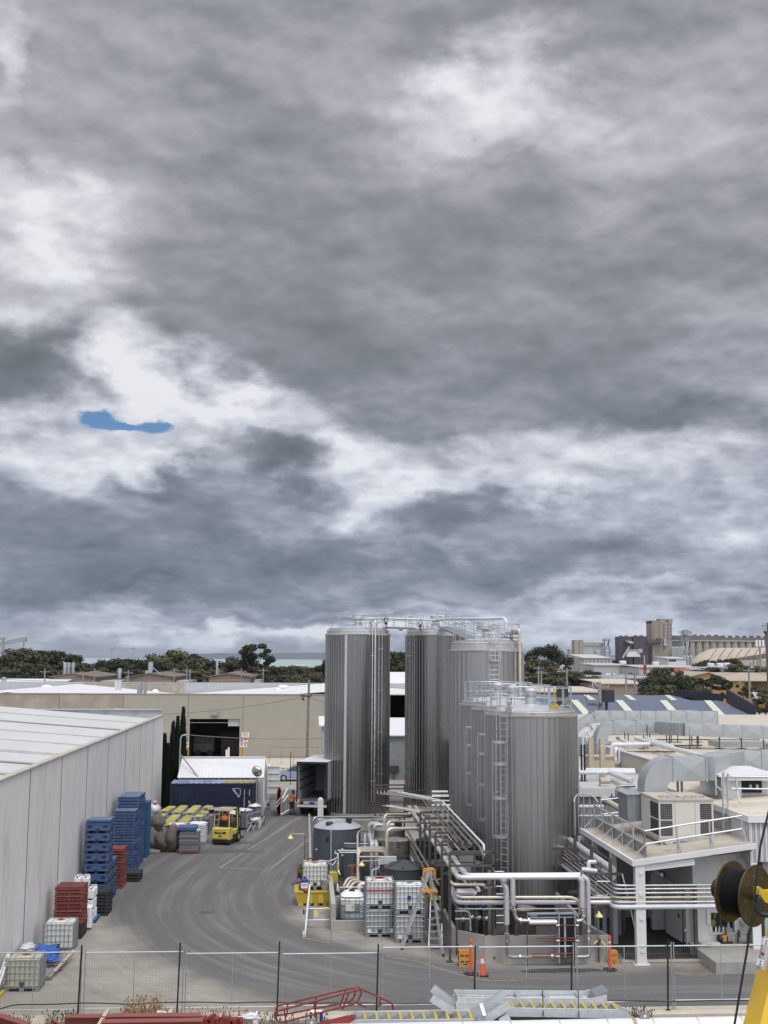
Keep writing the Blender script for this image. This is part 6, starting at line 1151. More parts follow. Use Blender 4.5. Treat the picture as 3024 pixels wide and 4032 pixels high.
# tarped grain bunker
Yg=760;t=thing('grain_bunker','long humped tan tarpaulin roof of a grain bunker before the silo row','bunker',at(2900,2610,Yg));prof=[(2745,2604),(2755,2590),(2775,2575),(2800,2562),(2825,2554),(2850,2551),(3100,2549),(3400,2552)];vs=[];fs=[];base=at(2900,2625,Yg).z
for x_,y_ in prof:
 p=at(x_,y_,Yg+18);q=at(x_+4,2612,Yg);dz=p.z
 for j in range(9):u=j/8;vs.append((q.x+(p.x-q.x)*u,Yg+30*u,-0.3+(dz+.3)*sin(u*pi/2)**.8))
for i in range(len(prof)-1):
 for j in range(8):k=i*9+j;fs.append((k,k+9,k+10,k+1))
mb=MB();mb.add(vs,fs);mb.build('tarpaulin_roof','tarp_tan',t,smooth=70);mb=MB()
for i in range(11):x_=2790+i*33;a,b=at(x_,2604,Yg-.5),at(x_+34,2556,Yg+14);mb.tube([a,a.lerp(b,.5)+V3((0,0,.8)),b],.3,5)
mb.build('tarp_seam','brown_roof',t)
t=thing('conveyor_gallery','brown enclosed conveyor climbing across the front of the tan bunker','conveyor',at(2900,2600,700));mb=MB();a,b=at(2860,2607,700),at(3060,2576,700);mb.bar(a,b,2.5,3.0);mb.build('gallery','brown_roof',t);mb=MB()
for k in range(12):p=a.lerp(b,k/11);mb.bar((p.x,698.5,p.z-1.5),(p.x,698.5,p.z+1.5),.4)
mb.bar(at(2915,2622,699),at(2945,2600,699),1);mb.build('rib','timber_grey',t)
mb=MB();a=at(2910,2605,640);mb.prism([(a.x,640,-.3),(a.x+90,640,-.3),(a.x+90,640,at(2990,2590,640).z),(a.x+8,640,at(2910,2600,640).z)],(0,20,0));one('grain_bunker','lower tan bunker slope at the right edge under the brown conveyor','bunker',mb,'tarp_tan')
for i,(xp,yt,Y,h)in enumerate(((2991,2532,300,0),(2983,2580,420,0),(2967,2600,420,0),(2955,2608,420,0))):
 a=at(xp,yt,Y);t=thing('light_mast',['slim mast with antenna panels before the tan bunker','thin dark pole right of the tan bunker mast','short dark pole before the bunker','shortest dark pole before the bunker'][i],'mast',(a.x,Y,0));mb=MB();mb.tube([(a.x,Y,-.3),a],.22 if i==0 else.3,6);mb.build('shaft','timber_grey',t)
 if i==0:
  for k in(-.9,0,.9):mb=MB();mb.box(a.x+k-.25,Y-.3,a.z-.9,a.x+k+.25,Y+.1,a.z+.8);mb.build('antenna_panel','white',t)
  # phone mast at the right edge
Ym=150;a=at(3018,2452,Ym);t=thing('phone_mast','dark phone mast with long pale antenna panels at the right edge','mast',(a.x,Ym,0));mb=MB();mb.tube([(a.x+.05,Ym,-.3),(a.x,Ym,at(3018,2475,Ym).z),a+V3((.1,0,0))],[.28,.22,.15],10);mb.build('shaft','dark_grey',t)
for k,(dx_,w)in enumerate(((-.55,.2),(-.22,.22),(.2,.25),(.5,.22))):z1,z0=at(3018,2450+2*(k%2),Ym).z,at(3018,2486,Ym).z;mb=MB();mb.rbox(a.x+dx_-w/2,Ym-.35,z0,a.x+dx_+w/2,Ym-.2,z1,.03);mb.build('antenna_panel','grey_wall',t)
mb=MB();mb.bar((a.x-.7,Ym-.1,a.z-.4),(a.x+.7,Ym-.1,a.z-.4),.1);mb.bar((a.x-.6,Ym-.1,a.z-.9),(a.x+.7,Ym-.1,a.z-.9),.1);mb.prism([(a.x-.5,Ym-.1,a.z-1.1),(a.x+.5,Ym-.1,a.z-1.1),(a.x+.15,Ym-.1,a.z-1.7),(a.x-.15,Ym-.1,a.z-1.7)],(0,.2,0));mb.build('mount_bracket','dark',t)
# ================================================================ RIGHT MIDDLE GROUND
def boxb(nm,lb,x0p,x1p,yt,Y,D,wallm,roofm,cat='building',zb=-.3,over=.4,pitch=.4):
 a,b=at(x0p,yt,Y),at(x1p,yt,Y);t=thing(nm,lb,cat,((a.x+b.x)/2,Y,0));mb=MB();mb.box(a.x,Y,zb,b.x,Y+D,a.z-.2);mb.build('wall',wallm,t);mb=MB();mb.prism([(a.x-over,Y-over,a.z-.19),(b.x+over,Y-over,a.z-.19),(b.x+over,Y+D,a.z+pitch),(a.x-over,Y+D,a.z+pitch)],(0,0,.2));mb.build('roof',roofm,t);return t,a,b
t,a,b=boxb('white_building','white two storey office with dark top windows below the squat silos',2631,2702,2592,400,14,'white_wall','roof_white')
for k in range(3):mb=MB();mb.box(a.x+.3+k*.85,399.9,a.z-1.1,a.x+1.05+k*.85,399.99,a.z-.45);mb.build('window','glass_dark',t)
boxb('white_building','long white walled building left of the red pole sign',2340,2470,2618,380,20,'pale_conc','pale_conc');boxb('white_building','long white wall running behind the trees right of the red pole sign',2515,2700,2626,360,20,'pale_conc','pale_conc');boxb('white_building','white row building behind the reddish shrub',2700,2900,2628,370,18,'pale_conc','pale_conc');boxb('white_building','white building with a green sign near the right edge',2880,3060,2634,340,18,'white_wall','roof_grey')
a=at(2955,2632,338);mb=MB();mb.box(a.x,338,a.z-1.6,a.x+1.9,338.2,a.z);one('shop_sign','green sign board on the white building near the right edge','sign',mb,'green_sign')
t,a,b=boxb('clad_warehouse','pale gabled shed with dark vertical panels below the galvanised silos',2300,2405,2590,520,30,'pale_conc','roof_white',pitch=1.5)
for k in range(7):mb=MB();x=a.x+(b.x-a.x)*(k+.4)/7;mb.box(x,519.8,-.3,x+.7,519.99,a.z-.4);mb.build('wall_panel','grey_wall_dark',t)
t,a,b=boxb('flat_building','flat grey blue building with a white roof edge beyond the power poles',2338,2556,2668,250,30,'grey_wall_dark','roof_grey');mb=MB();c=at(2340,2660,275);d=at(2500,2655,275);mb.box(c.x,262,a.z+.1,d.x,275,c.z);mb.build('roof_storey','roof_white',t)
for x_ in(2385,2397,2405):p=at(x_,2650,270);mb=MB();mb.box(p.x-.4,268,p.z-1,p.x+.4,269,p.z);mb.build('roof_unit','white',t)
boxb('flat_building','pale tan building under the flat grey blue one',2370,2545,2690,225,18,'brown_brick','roof_cream');boxb('flat_building','small white building behind the power pole left of the blue roofs',2205,2262,2655,260,10,'grey_wall','roof_white');boxb('flat_building','long cream flat roof behind the short tanks',2120,2380,2722,175,16,'beige','roof_cream',pitch=.2)
t,a,b=boxb('red_roof_house','red roofed building behind the dark trees',2690,2745,2652,300,12,'pale_conc','red_roof',pitch=1.0);boxb('red_roof_house','orange red sheds beyond the gum trees behind the tanks',2195,2262,2646,330,10,'red_roof','red_roof');boxb('grey_house','small grey pitched house among the white rows',2740,2782,2640,330,10,'grey_wall_dark','roof_grey')
for i,(x_,y_,c_)in enumerate(((2455,2608,340),(2585,2612,350),(2803,2618,350),(2838,2617,350),(2866,2616,350))):p=at(x_,y_,c_);mb=MB();mb.rbox(p.x-.9,c_,p.z-.5,p.x+.9,c_+2,p.z+.5,.15);one('rooftop_unit','white rooftop unit on the white rows, %s'%rows(i,5),'rooftop unit',mb,'white','white rooftop units')
t=thing('pole_sign','tall pole sign with red panels before the white buildings','sign',at(2540,2660,320));p=at(2537,2580,320);mb=MB();mb.tube([(p.x,320,-.3),(p.x,320,p.z)],.18,6);mb.build('post','galv',t)
for y0_,y1_,m_ in((2618,2632,'red'),(2632,2640,'dark'),(2642,2654,'red')):q0,q1=at(2533,y0_,319.8),at(2545,y1_,319.8);mb=MB();mb.box(q0.x,319.6,q1.z,q1.x,319.8,q0.z-.003);mb.build('panel',m_,t)
# mustard warehouse
Yo=283;t=thing('mustard_warehouse','mustard yellow warehouse with a tan gable roof at the right','warehouse',at(2850,2700,Yo));a,b,ap=at(2712,2668,Yo),at(2860,2672,Yo),at(2788,2650,Yo);mb=MB();mb.prism([(a.x,Yo,-.3),(b.x,Yo,-.3),(b.x,Yo,b.z),(ap.x,Yo,ap.z),(a.x,Yo,a.z)],(0,20,0));c=at(2928,2683,Yo);mb.box(b.x+.01,Yo+.02,-.3,c.x+2,Yo+20,c.z);d=at(3100,2683,Yo);mb.box(c.x+2.01,Yo+3,-.3,d.x+10,Yo+20,c.z);mb.build('wall','mustard',t)
mb=MB();r1=at(2788,2649,Yo);e=at(3080,2651,Yo+12);mb.prism([(b.x-.2,Yo-.3,b.z+.02),(r1.x,Yo-.3,r1.z+.02),(r1.x,Yo-.3,r1.z+.25),(b.x-.2,Yo-.3,b.z+.25)],(0,20,0));mb.prism([(a.x-.4,Yo-.3,a.z+.02),(r1.x-.01,Yo-.3,r1.z+.02),(r1.x-.01,Yo-.3,r1.z+.25),(a.x-.4,Yo-.3,a.z+.25)],(0,20,0));mb.prism([(b.x-.6,Yo-.4,c.z+.05),(d.x+10,Yo-.4,c.z+.05),(d.x+10,Yo+12,e.z),(r1.x+.5,Yo+12,e.z)],(0,0,.15));mb.build('roof','roof_tan',t)
for x0_,x1_,y0_,y1_,m_ in((2755,2775,2672,2720,'roof_cream'),(2800,2830,2735,2760,'white_wall'),(2910,2918,2684,2690,'white')):p,q=at(x0_,y0_,Yo-.05),at(x1_,y1_,Yo-.05);mb=MB();mb.box(p.x,Yo-.05,q.z,q.x,Yo-.01,p.z);mb.build('door' if y1_>2700 else 'wall_light',m_,t)
mb=MB();p=at(2980,2742,250);mb.box(p.x-1.1,250,p.z-.9,p.x+1.1,250.1,p.z+.9);mb.bar((p.x,250.05,-.3),(p.x,250.05,p.z-.9),.1);one('street_sign','white notice board on the street by the mustard warehouse','sign',mb,'white')
p=at(3010,2800,190);t=thing('parked_car','white car at the right edge beyond the blue roofed shed','car',(p.x,190,0));mb=MB();mb.rbox(p.x-2,190,.3,p.x+2.2,191.7,.95,.2);mb.build('body','white',t);mb=MB();mb.rbox(p.x-1.2,190.1,.951,p.x+1.4,191.6,1.5,.25);mb.build('window','glass_dark',t)
for x_ in(-1.3,1.4):mb=MB();mb.lathe([(.32,-.1),(.32,.1)],n=14,ax=(0,1,0),o=(p.x+x_,190.05,.3));mb.build('wheel','rubber',t)
# blue roofed sheds with skylights
Yf=146;t=thing('blue_roof_shed','blue roofed shed with pale skylight strips behind the ducts','shed',(42,Yf,0))
def slope(p00,p10,p11,p01,m_,nm,n=60):
 mb=MB();vs=[];P=[V3(p)for p in(p00,p10,p11,p01)]
 for i in range(n*2+1):u=i/(2*n);a,b=P[0].lerp(P[1],u),P[3].lerp(P[2],u);dz=V3((0,0,.04 if i%2 else 0));vs+=[a+dz,b+dz]
 mb.add(vs,[(2*i,2*i+2,2*i+3,2*i+1)for i in range(2*n)]);return mb.build(nm,m_,t,smooth=0)
a,b=at(2060,2800,Yf),at(2965,2819,Yf);c,d=at(2833,2760,Yf+14),at(2060,2752,Yf+14);zE,zR=b.z,c.z
slope((a.x,Yf,zE),(b.x,Yf,zE),(c.x,Yf+14,zR),(a.x,Yf+14,zR),'roof_blue','roof');e,f=at(2730,2758,Yf+15),at(2660,2740,Yf+24);slope((a.x,Yf+14.3,zR-.05),(e.x,Yf+14.3,zR-.05),(f.x,Yf+26,f.z),(a.x,Yf+26,f.z),'roof_blue','roof')
for(x0_,x1_,u0,u1)in((2247,2275,0,1),(2424,2452,0,1),(2598,2626,0,1),(2773,2801,0,1)):
 p0,p1=at(x0_+50,2812,Yf+.2),at(x1_+55,2812,Yf+.2);q0,q1=at(x0_,2760,Yf+13.6),at(x1_,2760,Yf+13.6);mb=MB();mb.add([(p0.x,Yf+.2,zE+.09),(p1.x,Yf+.2,zE+.09),(q1.x,Yf+13.7,zR+.08),(q0.x,Yf+13.7,zR+.08)],[(0,1,2,3)]);mb.build('skylight','skylight',t,smooth=0)
for x0_ in(2300,2460,2620):p0,p1=at(x0_+20,2757,Yf+15),at(x0_+44,2757,Yf+15);q0,q1=at(x0_,2741,Yf+25),at(x0_+22,2741,Yf+25);mb=MB();mb.add([(p0.x,Yf+14.6,zR+.06),(p1.x,Yf+14.6,zR+.06),(q1.x,Yf+25.5,f.z+.07),(q0.x,Yf+25.5,f.z+.07)],[(0,1,2,3)]);mb.build('skylight','skylight',t,smooth=0)
mb=MB();mb.box(a.x,Yf-.1,0,b.x+.2,Yf+.1,zE-.05);mb.box(b.x,Yf+.1,0,b.x+.2,Yf+15,zE-.2);mb.build('wall','navy_trim',t);mb=MB();g1=at(2976,2778,Yf);mb.prism([(b.x+.1,Yf-.2,zE-.35),(b.x+.35,Yf-.2,zE-.35),(b.x+.35,Yf-.2,g1.z),(b.x+.1,Yf-.2,g1.z)],(0,1,0));g2=at(2730,2756,Yf+16);mb.bar((b.x+.25,Yf,g1.z-.9),(c.x+1.5,Yf+15,zR+.7),.25,1.9);mb.bar((c.x+1.0,Yf+15.3,zR+.4),(f.x+.6,Yf+26,f.z+.4),.2,1.0);mb.build('parapet','navy_trim',t)
mb=MB();mb.box(b.x-.2,Yf+.3,0,b.x+1.5,Yf+1,4.0);mb.build('door','navy_trim',t)
# cooler box on a pole, dark tank behind railing
a=at(2387,2738,140);mb=MB();mb.lathe([(.95,a.z-.8),(1.0,a.z-.6),(1.0,a.z+.65),(.9,a.z+.75)],(a.x,140),16);mb.box(a.x-.15,139.9,4,a.x+.15,140.1,a.z-.8);one('evaporative_cooler','dark square cooler on the blue roof beside the power pole','cooler',mb,'dark');a=at(2214,2722,140);mb=MB();mb.lathe([(.7,a.z-2.2),(.75,a.z+.6),(.6,a.z+.7)],(a.x,140),16);mb.box(a.x-.3,139.7,4,a.x+.3,140.3,a.z-2.2);one('evaporative_cooler','dark round cooler behind the railing of the nearest short tank','cooler',mb,'dark')
# power poles right
for i,(xp,yt,Y,yb_)in enumerate(((2360,2685,120,2800),(2464,2640,200,2740),(2499,2640,200,2740),(2948,2630,200,2770),(2232,2630,210,2730),(2265,2600,420,2660),(2120,2622,230,2660),(2131,2640,230,2670))):
 a=at(xp,yt,Y);t=thing('power_pole',['stout grey power pole with fittings in front of the blue roof','power pole rising over the pale tan building, left of two','power pole rising over the pale tan building, right of two','power pole in front of the mustard warehouse','dark power pole behind the nearest short tank railing','thin pole before the pale gabled shed','street pole among the gum trees behind the wide tank','short street pole right of it among the gum trees'][i],'power pole',(a.x,Y,0));mb=MB();r=.2 if i==0 else.16;mb.tube([(a.x,Y,-.3),a],[r*1.2,r],8);mb.build('shaft','timber_grey' if i!=1 else 'galv_dark',t)
 mb=MB();mb.bar(a+V3((-1.1,0,-.5)),a+V3((1.1,0,-.5)),.12)
 for k in(-1,-.4,.4,1):mb.tube([a+V3((k,0,-.5)),a+V3((k,0,-.2))],.06,5)
 mb.build('crossarm','timber_grey',t)
 if i==0:
  mb=MB();c=at(2350,2776,119.7);mb.bar(c+V3((-.9,0,0)),c+V3((.7,0,0)),.08)
  for k in(-.8,-.5,-.2,.3,.5):mb.cbox(c+V3((k,-.1,.1)),(.12,.12,.3))
  mb.pipe([c+V3((-1.0,0,-.1)),c+V3((-1.2,0,.9)),c+V3((-.9,0,1.2)),c+V3((-.6,0,.9))],.03,.2,5);mb.build('insulator_bracket','dark',t);mb=MB();c=at(2335,2686,119.8);mb.bar(c,c+V3((.55,0,-.4)),.09);mb.bar(c+V3((-.1,0,.1)),c+V3((.1,0,-.9)),.08);mb.build('street_lamp_arm','galv',t)
for i,(p,q,Y,Y2,sg)in enumerate((((2360,2690),(1600,2680),120,150,.8),((2464,2650),(2948,2640),200,200,1.0),((2232,2650),(2464,2648),210,200,.8),((2948,2642),(3200,2660),200,180,.5),((2350,2776),(2900,2860),120,90,1.0))):mb=MB();mb.tube(wire(at(*p,Y),at(*q,Y2),sg),.025,4);one('overhead_wire',['thin wire from the stout grey pole off to the left','wire across the dark trees to the mustard warehouse pole','wire between the poles above the cream flat roof','wire leaving at the right edge over the mustard warehouse','wire sagging from the stout pole over the ducts'][i],'wire',mb,'dark')
# trees right
RT=[(0,2150,2548,330),(1,2120,2600,320),(2,2190,2640,260),(1,2240,2648,250),(2,2290,2660,245),(0,2330,2645,270),(2,2150,2662,240),(0,2440,2598,600),(1,2615,2632,290),(0,2758,2612,380),(0,2800,2602,460),(0,2868,2596,460),(2,2900,2625,320),(1,2760,2640,300),(2,2985,2635,300),(1,2590,2668,205),(0,2620,2668,200),(1,2680,2664,205),(1,2600,2700,188),(2,2735,2715,200)]
for i,(v,x,y,Y)in enumerate(RT):top_plant(v,x,y,Y,HB[v],-.3,'%s among the trees right of the tanks, %s by position'%(KN[v],rows(i,len(RT)))if False else '%s right of the tanks, its top %s'%(KN[v],'against the sky' if y<2590 else('among the white buildings' if Y>270 else 'near the blue roofed shed')),'trees between the port and the blue roofed shed')
def lone(seed,xp,yt,Y,rad,lb,mt='leaf_dark',lean=0,leaves=2600,blobs=14):p=at(xp,yt,Y);t=tree(seed,p.z+.3,rad,mt,lb,leaves,.3,blobs,.75,lean=lean);place(t,(p.x-lean,Y,-.3));return t
lone(41,2795,2655,235,(3.4,3,2.6),'dense round tree in front of the mustard gable',leaves=4200,blobs=24);lone(42,2862,2665,225,(1.6,1.6,2.8),'wind bent slim tree with a bare trunk before the mustard wall',lean=-1.2,blobs=9);lone(43,2968,2690,215,(2.6,2.2,2.4),'tree with a thick forked trunk at the right beside the notice board','leaf_olive',lean=-1.0,blobs=10);lone(44,2925,2668,250,(1.4,1.4,2.4),'narrow reddish tree before the mustard wall','leaf_brown',blobs=8);lone(45,2810,2628,345,(3.2,3,1.6),'reddish brown shrub before the white row building','leaf_brown');lone(46,3012,2745,180,(1.8,1.8,1.6),'low bush at the right edge below the notice board','leaf_mid')
mb=MB();mb.add([(20,165,-.28),(110,165,-.28),(110,420,-.28),(20,420,-.28)],[(0,1,2,3)]);struct('distant_ground',mb,'concrete',smooth=0)
# ================================================================ PROCESS AREA
# ---- bunds
def wallseg(mb,pts,h,w=.15,z0=0):
 for a,b in zip(pts,pts[1:]):
  a,b=V3(a),V3(b);d=(b-a);d.z=0;s_=V3((-d.y,d.x,0)).normalized()*w
  mb.add([(a.x,a.y,z0),(b.x,b.y,z0),(b.x+s_.x,b.y+s_.y,z0),(a.x+s_.x,a.y+s_.y,z0),(a.x,a.y,h),(b.x,b.y,h),(b.x+s_.x,b.y+s_.y,h),(a.x+s_.x,a.y+s_.y,h)],[(0,3,2,1),(4,5,6,7),(0,1,5,4),(1,2,6,5),(2,3,7,6),(3,0,4,7)])
b0=gp(1780,3752);b1=gp(1806,3766);b2=gp(1911,3788);b3=gp(2404,3786);hb=at(2100,3684,b2.y).z
mb=MB();wallseg(mb,[(b0.x,b0.y+3.5,0),b0,b1,b2,b3],hb);wallseg(mb,[b3,(b3.x-.35,b3.y+2.2,0),(b3.x-.2,b3.y+9,0)],hb+.001)
one('bund_wall','pale concrete bund wall with angled corners in front of the nearest short tank','bund wall',mb,'bund',smooth=0)
for x,y in((1815,3745),(1946,3772),(2340,3768)):p=at(x,y,b2.y-.0);mb=MB();mb.lathe([(.045,-.002),(.045,.02)],n=10,ax=(0,-1,0),o=(p.x,(b2.y if x>1900 else b1.y+.0),p.z));one('drain_outlet','small dark drain hole low in the pale bund wall, %s of three'%{1815:'left',1946:'middle',2340:'right'}[x],'drain hole',mb,'black','drain holes in the bund wall')
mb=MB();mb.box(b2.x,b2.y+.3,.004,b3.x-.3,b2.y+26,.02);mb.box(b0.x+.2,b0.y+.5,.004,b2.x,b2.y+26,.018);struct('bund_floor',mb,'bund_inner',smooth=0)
c0=gp(1303,3667);c1=gp(1440,3667);ys_,yn_=c0.y,c0.y+7
mb=MB();mb.box(c0.x,ys_,0,c1.x+3.0,ys_+.16,.43);one('bund_wall','low concrete kerb wall in front of the blue liquid container','bund wall',mb,'bund')
mb=MB();mb.box(c0.x,ys_+.161,0,c0.x+.2,yn_,1.09);mb.box(c0.x+.201,ys_+2.2,0,c1.x+3,ys_+2.36,1.0);one('bund_wall','taller concrete wall running back beside the yellow spill pallet','bund wall',mb,'bund')
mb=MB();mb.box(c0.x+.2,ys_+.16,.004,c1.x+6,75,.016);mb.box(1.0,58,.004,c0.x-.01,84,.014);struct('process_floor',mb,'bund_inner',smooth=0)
# ---- plastic and steel vessels beside the yard
px_,py_=1.86,64.2;t=thing('poly_tank','big grey plastic tank with a pale domed lid','tank',(px_,py_,0));r=1.28;zr=2.42
mb=MB();mb.lathe([(r,.02),(r,zr),(r+.03,zr+.02)],(px_,py_),40);mb.build('body','poly_grey',t);mb=MB();mb.lathe([(r+.03,zr+.021),(r+.04,zr+.06),(r*.8,zr+.24),(r*.5,zr+.37),(r*.2,zr+.43),(.001,zr+.44)],(px_,py_),40,caps=False);mb.build('lid','poly_lid',t)
mb=MB();mb.lathe([(.2,zr+.1),(.2,zr+.36),(.17,zr+.4)],(px_-.45,py_-.75),14);mb.build('hatch','poly_dark',t);mb=MB();mb.lathe([(.13,zr+.1),(.13,zr+.45)],(px_+.62,py_-.5),12);mb.cbox((px_+.62,py_-.5,zr+.48),(.34,.25,.1));mb.build('manhole','black',t)
mb=MB();mb.pipe([(px_-.3,py_-.6,zr+.4),(px_-.36,py_-1.3,zr+.06),(px_-.36,py_-1.34,.1)],.035,.1,6);mb.build('level_tube','poly_lid',t)
for dx_,z,s_ in((-.55,1.95,.14),):mb=MB();mb.cbox((px_+dx_,py_-1.17,z),(.12,.06,.28));mb.build('gauge_box','black',t)
for dx_,z in((-1.12,1.35),(.25,1.45),(.25,1.15)):mb=MB();mb.cbox((px_+dx_,py_-sqrt(r*r-dx_*dx_)-.01,z),(.1,.02,.1));mb.build('sticker','white',t)
def vessel(nm,lb,x,y,r,z0,zr,dome,bm,lm,legs=None,n=32,cone=True):
 t=thing(nm,lb,'tank',(x,y,0));mb=MB();mb.lathe([(r,z0),(r,zr),(r+.03,zr),(r+.03,zr+.04),(r,zr+.05)],(x,y),n);mb.build('body',bm,t);mb=MB();mb.lathe([(r,zr+.051),(.12,zr+dome),(.001,zr+dome+.02)],(x,y),n,caps=False);mb.build('lid',lm,t);return t
vessel('poly_tank','small flat topped dark plastic tank before the big grey one',2.65,61.9,.5,.0,1.75,.07,'poly_grey','poly_dark')
t=vessel('poly_tank','squat dark plastic tank with a ribbed conical lid behind the white containers',4.72,54.6,.94,0,1.96,.34,'poly_dark','poly_dark')
mb=MB()
for k in range(6):a=R_(60*k+20);mb.bar((4.72+.2*cos(a),54.6+.2*sin(a),2.27),(4.72+.85*cos(a),54.6+.85*sin(a),2.06),.07,.05)
mb.build('lid_rib','poly_dark',t);mb=MB();mb.lathe([(.16,-.03),(.16,.03)],n=14,ax=(0,-1,0),o=(4.72,53.65,1.35));mb.pipe([(4.72,53.6,1.35),(4.72,53.3,1.35),(4.3,53.25,1.35),(4.3,53.25,.7)],.06,.15,8);mb.build('outlet_pipe','pipe_white',t)
t=vessel('steel_vessel','nearest small stainless vessel with a conical lid and bracket',4.75,60.0,.72,.2,2.36,.17,'steel_dull','steel_bright');mb=MB();mb.cbox((4.8,59.27,2.24),(.2,.06,.3));mb.build('bracket','steel_brown',t)
vessel('steel_vessel','middle stainless vessel, wider, behind the nearest small one',4.6,62.6,.84,.2,2.52,.2,'steel_dull','steel_bright');vessel('steel_vessel','rearmost stainless vessel under the looping pipes',4.7,65.6,.84,.2,2.62,.2,'steel_dull','steel_bright')
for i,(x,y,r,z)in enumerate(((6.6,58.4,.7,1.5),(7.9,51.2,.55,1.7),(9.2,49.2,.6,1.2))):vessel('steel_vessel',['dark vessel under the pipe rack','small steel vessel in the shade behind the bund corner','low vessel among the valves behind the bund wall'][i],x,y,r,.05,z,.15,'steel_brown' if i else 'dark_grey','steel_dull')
for i,(x,y,r,z)in enumerate(((6.5,49.3,.38,1.7),(7.5,48.2,.3,1.4),(6.7,52.0,.45,2.1),(7.7,53.6,.5,2.3),(6.6,55.3,.45,1.9),(7.8,57.4,.5,2.4),(6.5,61.0,.6,2.2),(8.2,61.5,.55,2.6))):vessel('shade_filler','dark cylinder added as shade under the brown rack, %s'%rows(i,8,'near','far').replace('nearmost','nearest').replace('farmost','farthest'),x,y,r,.03,z,.2,'dark','dark_grey',n=16)['group']='dark cylinders added as shade under the brown rack'  # dark cylinders added to deepen the shade below the rack
# ---- pipes: every run is its own thing; points are given where the photo shows them, at their depth
PM='steel_dull'
def run(lb,r,m_,*pts,bend=.18,nm='pipe',n=8,flange=None,fm='steel_bright'):
 P=[at(x,y,Y)for x,y,Y in pts];mb=MB();mb.pipe(P,r,bend,n)
 if flange is None:return one(nm,lb,'pipe',mb,m_)
 t=thing(nm,lb,'pipe',P[0]);mb.build('run',m_,t)
 for f in flange:
  i=int(f);u=f-i;c=P[i].lerp(P[i+1],u);d=(P[i+1]-P[i]).normalized();mb=MB();mb.lathe([(r*1.7,-.03),(r*1.7,.03)],n=12,ax=d,o=c);mb.build('flange',fm,t)
 return t
run('slim pipe portal standing left of the grey plastic tank and crossing behind its lid',.05,'steel_dull',(1233,3400,62.6),(1233,3218,62.6),(1660,3216,66.5),(1690,3225,66.5),bend=.25)
run('second slim pipe just under the portal behind the plastic tank lid',.035,'steel_dull',(1252,3240,66.8),(1256,3229,66.8),(1640,3230,66.8))
run('white vertical pipe with a domed cap at the foot of the tall dark tank',.13,'pipe_white',(1256,3330,82),(1258,3150,82),(1262,3146,82),(1266,3150,82),(1266,3330,82),bend=.2)
run('uppermost of three thick pipes looping over the small stainless vessels',.075,'pipe_tan',(1514,3370,62),(1514,3207,62),(1628,3207,64),(1632,3222,65),bend=.3);run('middle of three thick pipes looping over the small stainless vessels',.075,'pipe_tan',(1525,3375,60.5),(1526,3234,60.5),(1640,3234,62),(1644,3250,62.3),bend=.3);run('nearest of three thick pipes looping over the small stainless vessels',.08,'pipe_tan',(1523,3392,58.8),(1524,3263,58.8),(1652,3262,59.6),(1655,3290,60),bend=.3)
for i,(x,y,Y)in enumerate(((1645,3212,66),(1660,3237,63.5),(1672,3266,60.5))):run('short arched pipe into the %s stainless vessel by the pipe rack'%['rearmost','middle','nearest'][i],.075,'steel_dull',(x-12,y+15,Y),(x-8,y,Y),(x+10,y-2,Y),(x+16,y+12,Y),(x+17,y+60,Y),bend=.25)
for i,(x,y,Y)in enumerate(((1617,3195,64.6),(1628,3221,62.4),(1637,3250,60.2))):mb=MB();c=at(x,y,Y);mb.tube([c,c+V3((-.18,0,-.2))],.06,8);mb.cbox(c+V3((0,0,.06)),(.16,.14,.16));one('pipe_valve','small slanting valve on the %s looping pipe'%['uppermost','middle','nearest'][i],'valve',mb,'steel_bright')
run('thick lagged pipe stepping down behind the three looping pipes, left of a pair',.14,'lagging_grey',(1548,3244,65),(1455,3244,65),(1455,3290,65),(1466,3320,61.5),(1466,3450,61.5),bend=.2);run('thinner lagged pipe stepping down, right of the pair',.10,'lagging_grey',(1552,3248,64.5),(1474,3248,64.5),(1474,3292,64.5),(1483,3325,61),(1483,3450,61),bend=.2)
for i in range(3):run('%s of three tan pipes bending down from the header near the yellow eyewash'%['top','middle','bottom'][i],.06,'pipe_tan',(1416-i*3,3520-i*6,56.8-i*.5),(1407+i*2,3338+i*7,57.5-i*.5),(1517,3338+i*7,58.5-i*.5),(1520,3395,58.5-i*.5),bend=.25)
for i in range(3):run('%s tan elbow curling down onto the pump below the header'%['left','middle','right'][i],.07,'pipe_tan',(1400+i*12,3458+i*8,56.4-i*.5),(1370+i*12,3457+i*8,56.2-i*.5),(1354+i*11,3490+i*6,56-i*.5),bend=.3)
run('white elbow pipe above the navy pump by the blue liquid container',.09,'pipe_white',(1412,3520,53.4),(1418,3481,53.4),(1442,3478,53.4),(1444,3500,53.4),bend=.3)
run('pale hose looping from the white container top to the grey plastic tank',.035,'pipe_white',(1235,3398,57),(1262,3388,57.5),(1290,3393,58),(1318,3383,59),(1332,3374,60.5));run('second pale hose sagging below the first',.035,'pipe_white',(1285,3390,58),(1295,3402,58.2),(1312,3406,58.5),(1323,3389,59.5))
run('horizontal thin pipe on the face of the grey plastic tank',.025,'pipe_white',(1354,3321,62.6),(1455,3322,62.6));run('upper of two parallel pipes before the dark flat tank',.04,'galv',(1330,3349,60.8),(1405,3350,60.8));run('lower of two parallel pipes before the dark flat tank',.04,'galv',(1335,3357,60.6),(1405,3357,60.6))
